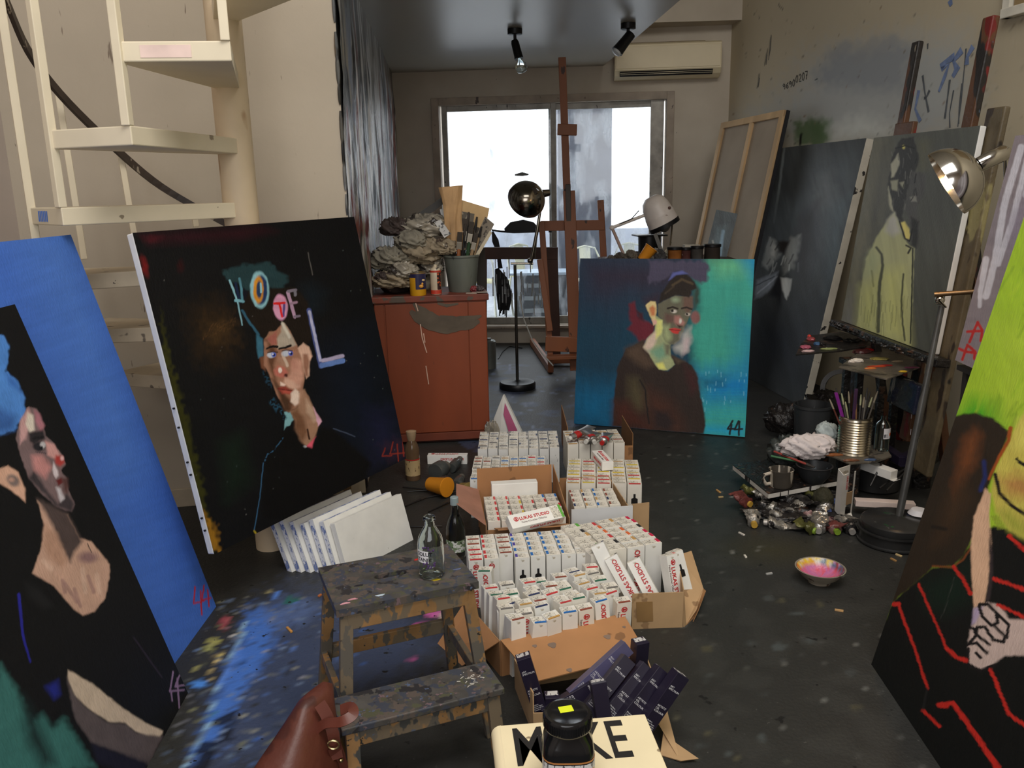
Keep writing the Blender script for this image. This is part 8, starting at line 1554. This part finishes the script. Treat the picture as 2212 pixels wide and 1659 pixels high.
q = atz(1757, 1040, tz2); lath('black_bowl', [(0, 0), (.05, 0), (.078, .04), (.088, .085), (.092, .088), (.084, .088), (.07, .04), (0, .03)], V(q.x, q.y, tz2+.0006), M('bowl_black', (40, 42, 44), .4, var=.3, spl=[((96, 110, 118), 40, .68, (1, 1, 1))]), 'black crusted bowl beside the dripped mug', 'bowl', 32)
for i, (x0, y0, x1, y1, z0, z1, c) in enumerate([(1672, 975, 1760, 1010, .24, .2, (150, 60, 50)), (1665, 985, 1740, 1000, .23, .2, (60, 110, 70)), (1690, 980, 1722, 992, .24, .22, (40, 40, 42))]): a, b = atz(x0, y0, z0), atz(x1, y1, z1); t_ = thing('old_brush', ['red-handled brush resting on the black bowl', 'green-handled brush resting on the black bowl', 'short black brush resting near the black bowl'][i], 'paintbrush', b); part(t_, 'handle', G().tube([a, a+(b-a)*.8], .006, 8), M('obh%d' % i, c, .4), True); part(t_, 'bristles', G().tube([a+(b-a)*.8, b], [.009, .005], 8), bm[0], True)
# black pan, boxes, purple boxes
q = atz(1900, 1062); lath('black_pan', [(0, 0), (.10, 0), (.118, .01), (.122, .12), (.126, .122), (.116, .122), (.108, .03), (0, .03)], V(q.x, q.y+.06, 0), M('pan_black', (48, 48, 48), .45, var=.3, vs=9, spl=[((110, 108, 104), 20, .66, (1, 1, .3))]), 'black paint pot right of the open white box', 'pot', 36)
q = atz(1960, 1060); lath('black_pan', [(0, 0), (.07, 0), (.075, .11), (.07, .11), (.068, .03), (0, .03)], V(q.x, q.y+.1, 0), MATS['pan_black'], 'second smaller black pot behind the lamp pole', 'pot', 28)
def lb2(label, a, b, w, d, mt, nm='empty_box', end=None):
    p, q_ = Vector(a), Vector(b); ax = (q_-p).normalized(); up = V(0, 0, 1); up = (up-ax*up.dot(ax)).normalized(); s2_ = up.cross(ax); t_ = thing(nm, label, 'box', p); part(t_, 'carton', G().ob(p-s2_*w/2, q_-p, s2_*w, up*d), mt, bev=.0015); part(t_, 'end_flap', G().ob(q_-s2_*w/2+ax*.0005, ax*.02, s2_*w, up*.0015), end or mt); return t_
lb2('pink-stained long white box lying behind the lamp base', atz(1846, 1090, .05), atz(1975, 1098, .05), .05, .03, M('box_pinkish', (214, 196, 188), .6, spl=[((150, 60, 66), 9, .68, (1, 1, 1))])); lb2('white box end sticking out right of the black pot', atz(1862, 1010, .15), atz(1930, 1035, .14), .055, .045, m_box); lb2('dark purple box leaning right of the plastic bottle', atz(1905, 975, .16), atz(1950, 1005, .15), .05, .045, m_pur, 'colour_box'); lb2('dark purple box lying under the jar by the easel foot', atz(1950, 1000, .16), atz(2020, 965, .17), .05, .04, m_pur, 'colour_box'); lb2('blackened box leaning against the easel leg', atz(1965, 1030, .1), atz(2025, 990, .14), .05, .045, m_crk)
q = atz(1990, 972, .2); lath('small_jar', [(0, 0), (.032, 0), (.033, .07), (.03, .075), (0, .075)], V(q.x, q.y, .19), M('jar_smeared', (206, 198, 172), .5, spl=[((120, 116, 110), 20, .56, (1, 1, 1)), ((206, 180, 50), 12, .62, (1, 1, 1))]), 'small white jar smeared yellow beside the lamp pole', 'jar'); lath('old_pot', [(0, 0), (.06, 0), (.06, .188), (0, .188)], V(q.x, q.y, 0), m_crk, 'dark pot under the small smeared jar', 'pot')
for i, (x0, y0, x1, y1) in enumerate([(1900, 1055, 1990, 985), (1915, 1060, 1975, 1000), (1880, 1050, 1905, 1000)]): a, b = atz(x0, y0, .1), atz(x1, y1, .2); t_ = thing('old_brush', ['long brush slanting out of the black pot', 'second brush slanting out of the black pot', 'short brush standing at the left of the black pot'][i], 'paintbrush', a); part(t_, 'handle', G().tube([a, a+(b-a)*.75], .005, 8), bm[4], True); part(t_, 'bristles', G().tube([a+(b-a)*.75, b], [.008, .004], 8), bm[0], True)
# open LUKAS box
oa, ob2 = atz(1826, 1112, .03), aty(1835, 1022, 3.64); ax = (ob2-oa).normalized(); s2_ = V(1, .25, 0); s2_ = (s2_-ax*s2_.dot(ax)).normalized(); nn = s2_.cross(ax); t_ = thing('open_box', 'torn open white box with red print beside the black pot', 'box', oa); L_ = (ob2-oa).length; w_ = .062
part(t_, 'front_panel', G().ob(oa-s2_*w_/2, s2_*w_*.42, ax*L_, nn*.0015), m_box2); part(t_, 'side_panel', G().ob(oa+s2_*w_*.42, s2_*w_*.12, ax*L_, -nn*.0015), m_box2); part(t_, 'rear_panel', G().ob(oa-s2_*w_/2-nn*.045, s2_*w_, ax*L_, nn*.0015), m_box2); part(t_, 'left_panel', G().ob(oa-s2_*w_/2, nn*-.045, ax*L_, s2_*.0015), m_box); part(t_, 'bottom_flap', G().ob(oa-s2_*w_/2, s2_*w_, nn*.03-ax*.03, ax*.0015), m_box2); part(t_, 'torn_strip', G().ob(oa-s2_*w_*.08+ax*L_*.25, s2_*w_*.5, ax*L_*.3, nn*.0015), m_krg)
textpart(t_, 'printed_name', textmesh('LUKAS STUDIO', .0135), m_lred, oa-s2_*.012+ax*(L_*.95)+nn*.002, -ax, s2_)
# heap of squeezed tubes
m_tb = [M('tube_dirty', (150, 146, 138), .3, .6, var=.4, vs=30, bump=.6, bs=60, spl=[((40, 38, 38), 20, .60, (1, 1, 1)), ((190, 184, 176), 30, .62, (1, 1, 1))]), M('tube_black', (38, 36, 36), .3, .3, var=.4, vs=30, bump=.6, bs=60, spl=[((130, 124, 118), 30, .62, (1, 1, 1))]), M('tube_pink', (150, 116, 112), .35, .4, var=.3, vs=20, bump=.6, bs=50, spl=[((60, 30, 40), 14, .60, (1, 1, 1))]), M('tube_olive', (92, 92, 48), .35, .3, var=.4, vs=20, bump=.6, bs=50), M('tube_silver', (186, 182, 176), .22, .9, var=.2, vs=20, bump=.5, bs=50), M('tube_maroon', (110, 56, 52), .4, .3, var=.35, vs=20, bump=.5, bs=50)]
cpm = [M('cap_black', (26, 25, 26), .4), M('cap_silver', (206, 200, 192), .3, .6), M('cap_red', (206, 36, 34), .4), M('cap_ochre', (190, 150, 60), .4), M('cap_lime', (130, 160, 50), .4), M('cap_blue', (84, 100, 150), .4)]
TB = [(1650, 1128, 1735, 1132, 0, 1, 'longest flattened silver tube at the front edge of the heap'), (1622, 1090, 1590, 1070, 5, 3, 'maroon stub tube at the far left of the heap'), (1630, 1135, 1612, 1085, 0, 3, 'pinkish upright tube left in the heap with ochre cap'), (1680, 1100, 1640, 1085, 0, 0, 'crushed grey tube behind the longest tube'), (1665, 1118, 1700, 1095, 0, 0, 'crumpled silver tube left of the heap middle'), (1700, 1110, 1740, 1085, 0, 0, 'crumpled tube in the heap middle, pale'), (1722, 1090, 1680, 1070, 1, 2, 'black tube with bright red cap at the heap top'), (1750, 1120, 1735, 1085, 2, 1, 'pinkish tube right of the heap middle'), (1768, 1112, 1790, 1090, 4, 0, 'shiny silver tube near the open box'), (1762, 1148, 1720, 1130, 3, 4, 'olive tube at the front with yellow cap'), (1768, 1148, 1772, 1120, 4, 1, 'tube with round silver base facing out'), (1810, 1150, 1785, 1115, 2, 4, 'mauve tube with lime tip at the heap right'), (1842, 1150, 1825, 1120, 1, 1, 'dark tube by the lamp base with silver cap'), (1790, 1105, 1765, 1065, 4, 5, 'silver tube with blue label upright in the heap'), (1806, 1085, 1790, 1060, 1, 5, 'dark tube with blue flag next to the open box'), (1640, 1100, 1680, 1060, 1, 0, 'black crushed tube left rear of the heap'), (1710, 1065, 1760, 1085, 1, 0, 'black crushed tube at the rear of the heap'), (1805, 1130, 1840, 1110, 0, 0, 'grey crumpled tube in front of the lamp base'), (1730, 1135, 1790, 1130, 1, 0, 'black flattened tube between olive and mauve tubes'), (1690, 1080, 1720, 1050, 0, 0, 'grey crumpled tube high under the tray'), (1600, 1062, 1640, 1050, 3, 0, 'olive smeared tube at the left under the tray'), (1660, 1075, 1625, 1055, 0, 1, 'pale crushed tube left under the tray edge'), (1780, 1135, 1820, 1140, 5, 0, 'maroon flattened tube at the front right'), (1745, 1075, 1775, 1055, 3, 0, 'mossy tube under the open box')]
for i, (x0, y0, x1, y1, k, cp, lb_) in enumerate(TB):
    zz = .02+.05*max(0, min(1, (1125-y0)/60)); a, b = atz(x0, y0, zz), atz(x1, y1, zz+.015); d = V(b.x-a.x, b.y-a.y, b.z-a.z); ptube(lb_, a, d, (0, 0, 1), max(.10, min(.2, d.length*1.0)), .029, m_tb[k], None, cpm[cp], 'squeezed tubes on the floor', .28, 400+i, 1.45)
solo('paint_skin', crumple(atz(1720, 1100, .02), (.24, .14, .035), 500, 22, .45, 6), m_crk, 'low crust of dried paint under the squeezed tubes', 'paint crust', smooth=2); solo('fruit_stone', crumple(atz(1778, 1078, .06), (.05, .05, .06), 503, 12, .2, 5), M('moss_dark', (48, 46, 28), .8, bump=.8, bs=60), 'mossy dark lump behind the heap beside the open box', 'sponge', smooth=2)
q = atz(1975, 1108, .12); solo('white_cup_lid', G().lathe([(.002, .02), (.03, .018), (.045, .0), (.047, .0), (.032, .021), (.002, .023)], 24, Matrix.Translation(V(q.x+.02, q.y, lb.z+.05))), m_lbl, 'white cup lid lying on the lamp base', 'lid', smooth=True)
# enamel bowl with pink paint
q = atz(1770, 1256); q = V(q.x, q.y-.0, 0); br_ = .098; bw_ = thing('enamel_bowl', 'small enamel bowl of pink paint alone on the floor', 'bowl', q); prof = [(0, 0), (.045, 0), (.047, .008), (.075, .03), (br_, .062), (br_+.002, .064), (br_-.003, .064), (.072, .033), (.045, .014), (0, .012)]
part(bw_, 'bowl', G().lathe(prof, 44, Matrix.Translation(q)), M('enamel', (150, 140, 124), .3, var=.15, vs=14, spl=[((90, 70, 56), 18, .62, (1, 1, 1)), ((40, 38, 36), 26, .68, (1, 1, 1))]), True)
g = G(); n = 44; rings = []
for rr, zz in [(.002, .0175), (.03, .018), (.055, .0245), (.0705, .0345), (.0825, .0505), (.0925, .0632)]: rings.append([q+V(rr*math.cos(2*math.pi*i/n), rr*math.sin(2*math.pi*i/n), zz) for i in range(n)])
def inner(cn):
    pass
me_o = part(bw_, 'paint_lining', g.loft(rings, False), None or paintmat('bowl_paint', .3, .3, (90, 90, 90)), True)
me = me_o.data; at = me.color_attributes.new('Col', 'FLOAT_COLOR', 'POINT'); cl_ = []
qr = random.Random(9)
for v in me.vertices:
    r_ = math.hypot(v.co.x, v.co.y); a = math.degrees(math.atan2(v.co.y, v.co.x)) % 360
    if r_ < .072: c = qr.choice([(206, 112, 150), (196, 120, 168), (214, 96, 120), (190, 110, 160)])
    elif a < 40 or a > 320: c = qr.choice([(90, 110, 140), (196, 150, 190), (150, 60, 56)])
    elif a < 75: c = qr.choice([(206, 206, 200), (110, 130, 150), (226, 200, 90)])
    elif a < 150: c = qr.choice([(226, 196, 60), (216, 206, 180), (222, 170, 60)])
    elif a < 230: c = qr.choice([(226, 190, 50), (216, 90, 50), (206, 60, 50)])
    else: c = qr.choice([(190, 80, 96), (196, 130, 160), (206, 140, 150)])
    cl_ += [*lin(c), 1]
at.data.foreach_set('color', cl_)
# cigarette ends and chips on the floor
chip = [((1548, 1058, 1556, 1064), (196, 150, 90), 'tan chip'), ((1552, 1074, 1562, 1073), (186, 160, 110), 'pale chip'), ((1935, 1197, 1948, 1202), (206, 180, 130), 'cigarette end'), ((1924, 1206, 1936, 1212), (170, 130, 80), 'brown cigarette end'), ((1803, 1317, 1822, 1320), (190, 150, 100), 'wooden splinter'), ((1596, 1150, 1608, 1156), (206, 200, 190), 'white paint chip'), ((1608, 1199, 1612, 1204), (220, 214, 200), 'tiny white chip'), ((620, 1355, 630, 1365), (196, 140, 70), 'orange peel scrap'), ((688, 1288, 694, 1284), (190, 110, 60), 'orange chip'), ((1655, 1240, 1668, 1238), (170, 170, 166), 'grey chip'), ((2008, 1390, 2016, 1394), (200, 110, 60), 'orange splinter')]
for (x0, y0, x1, y1), c, nm_ in chip:
    a, b = atz(x0, y0, .004), atz(x1, y1, .004); solo('floor_scrap', G().bar(a, b, .009, .007), M('scrap_%d_%d_%d' % c, c, .7), nm_+' lying on the dark floor '+('near the lime painting' if x0 > 1780 else 'left of the stool' if x0 < 800 else 'near the squeezed tubes'), 'scrap', bev=.001)
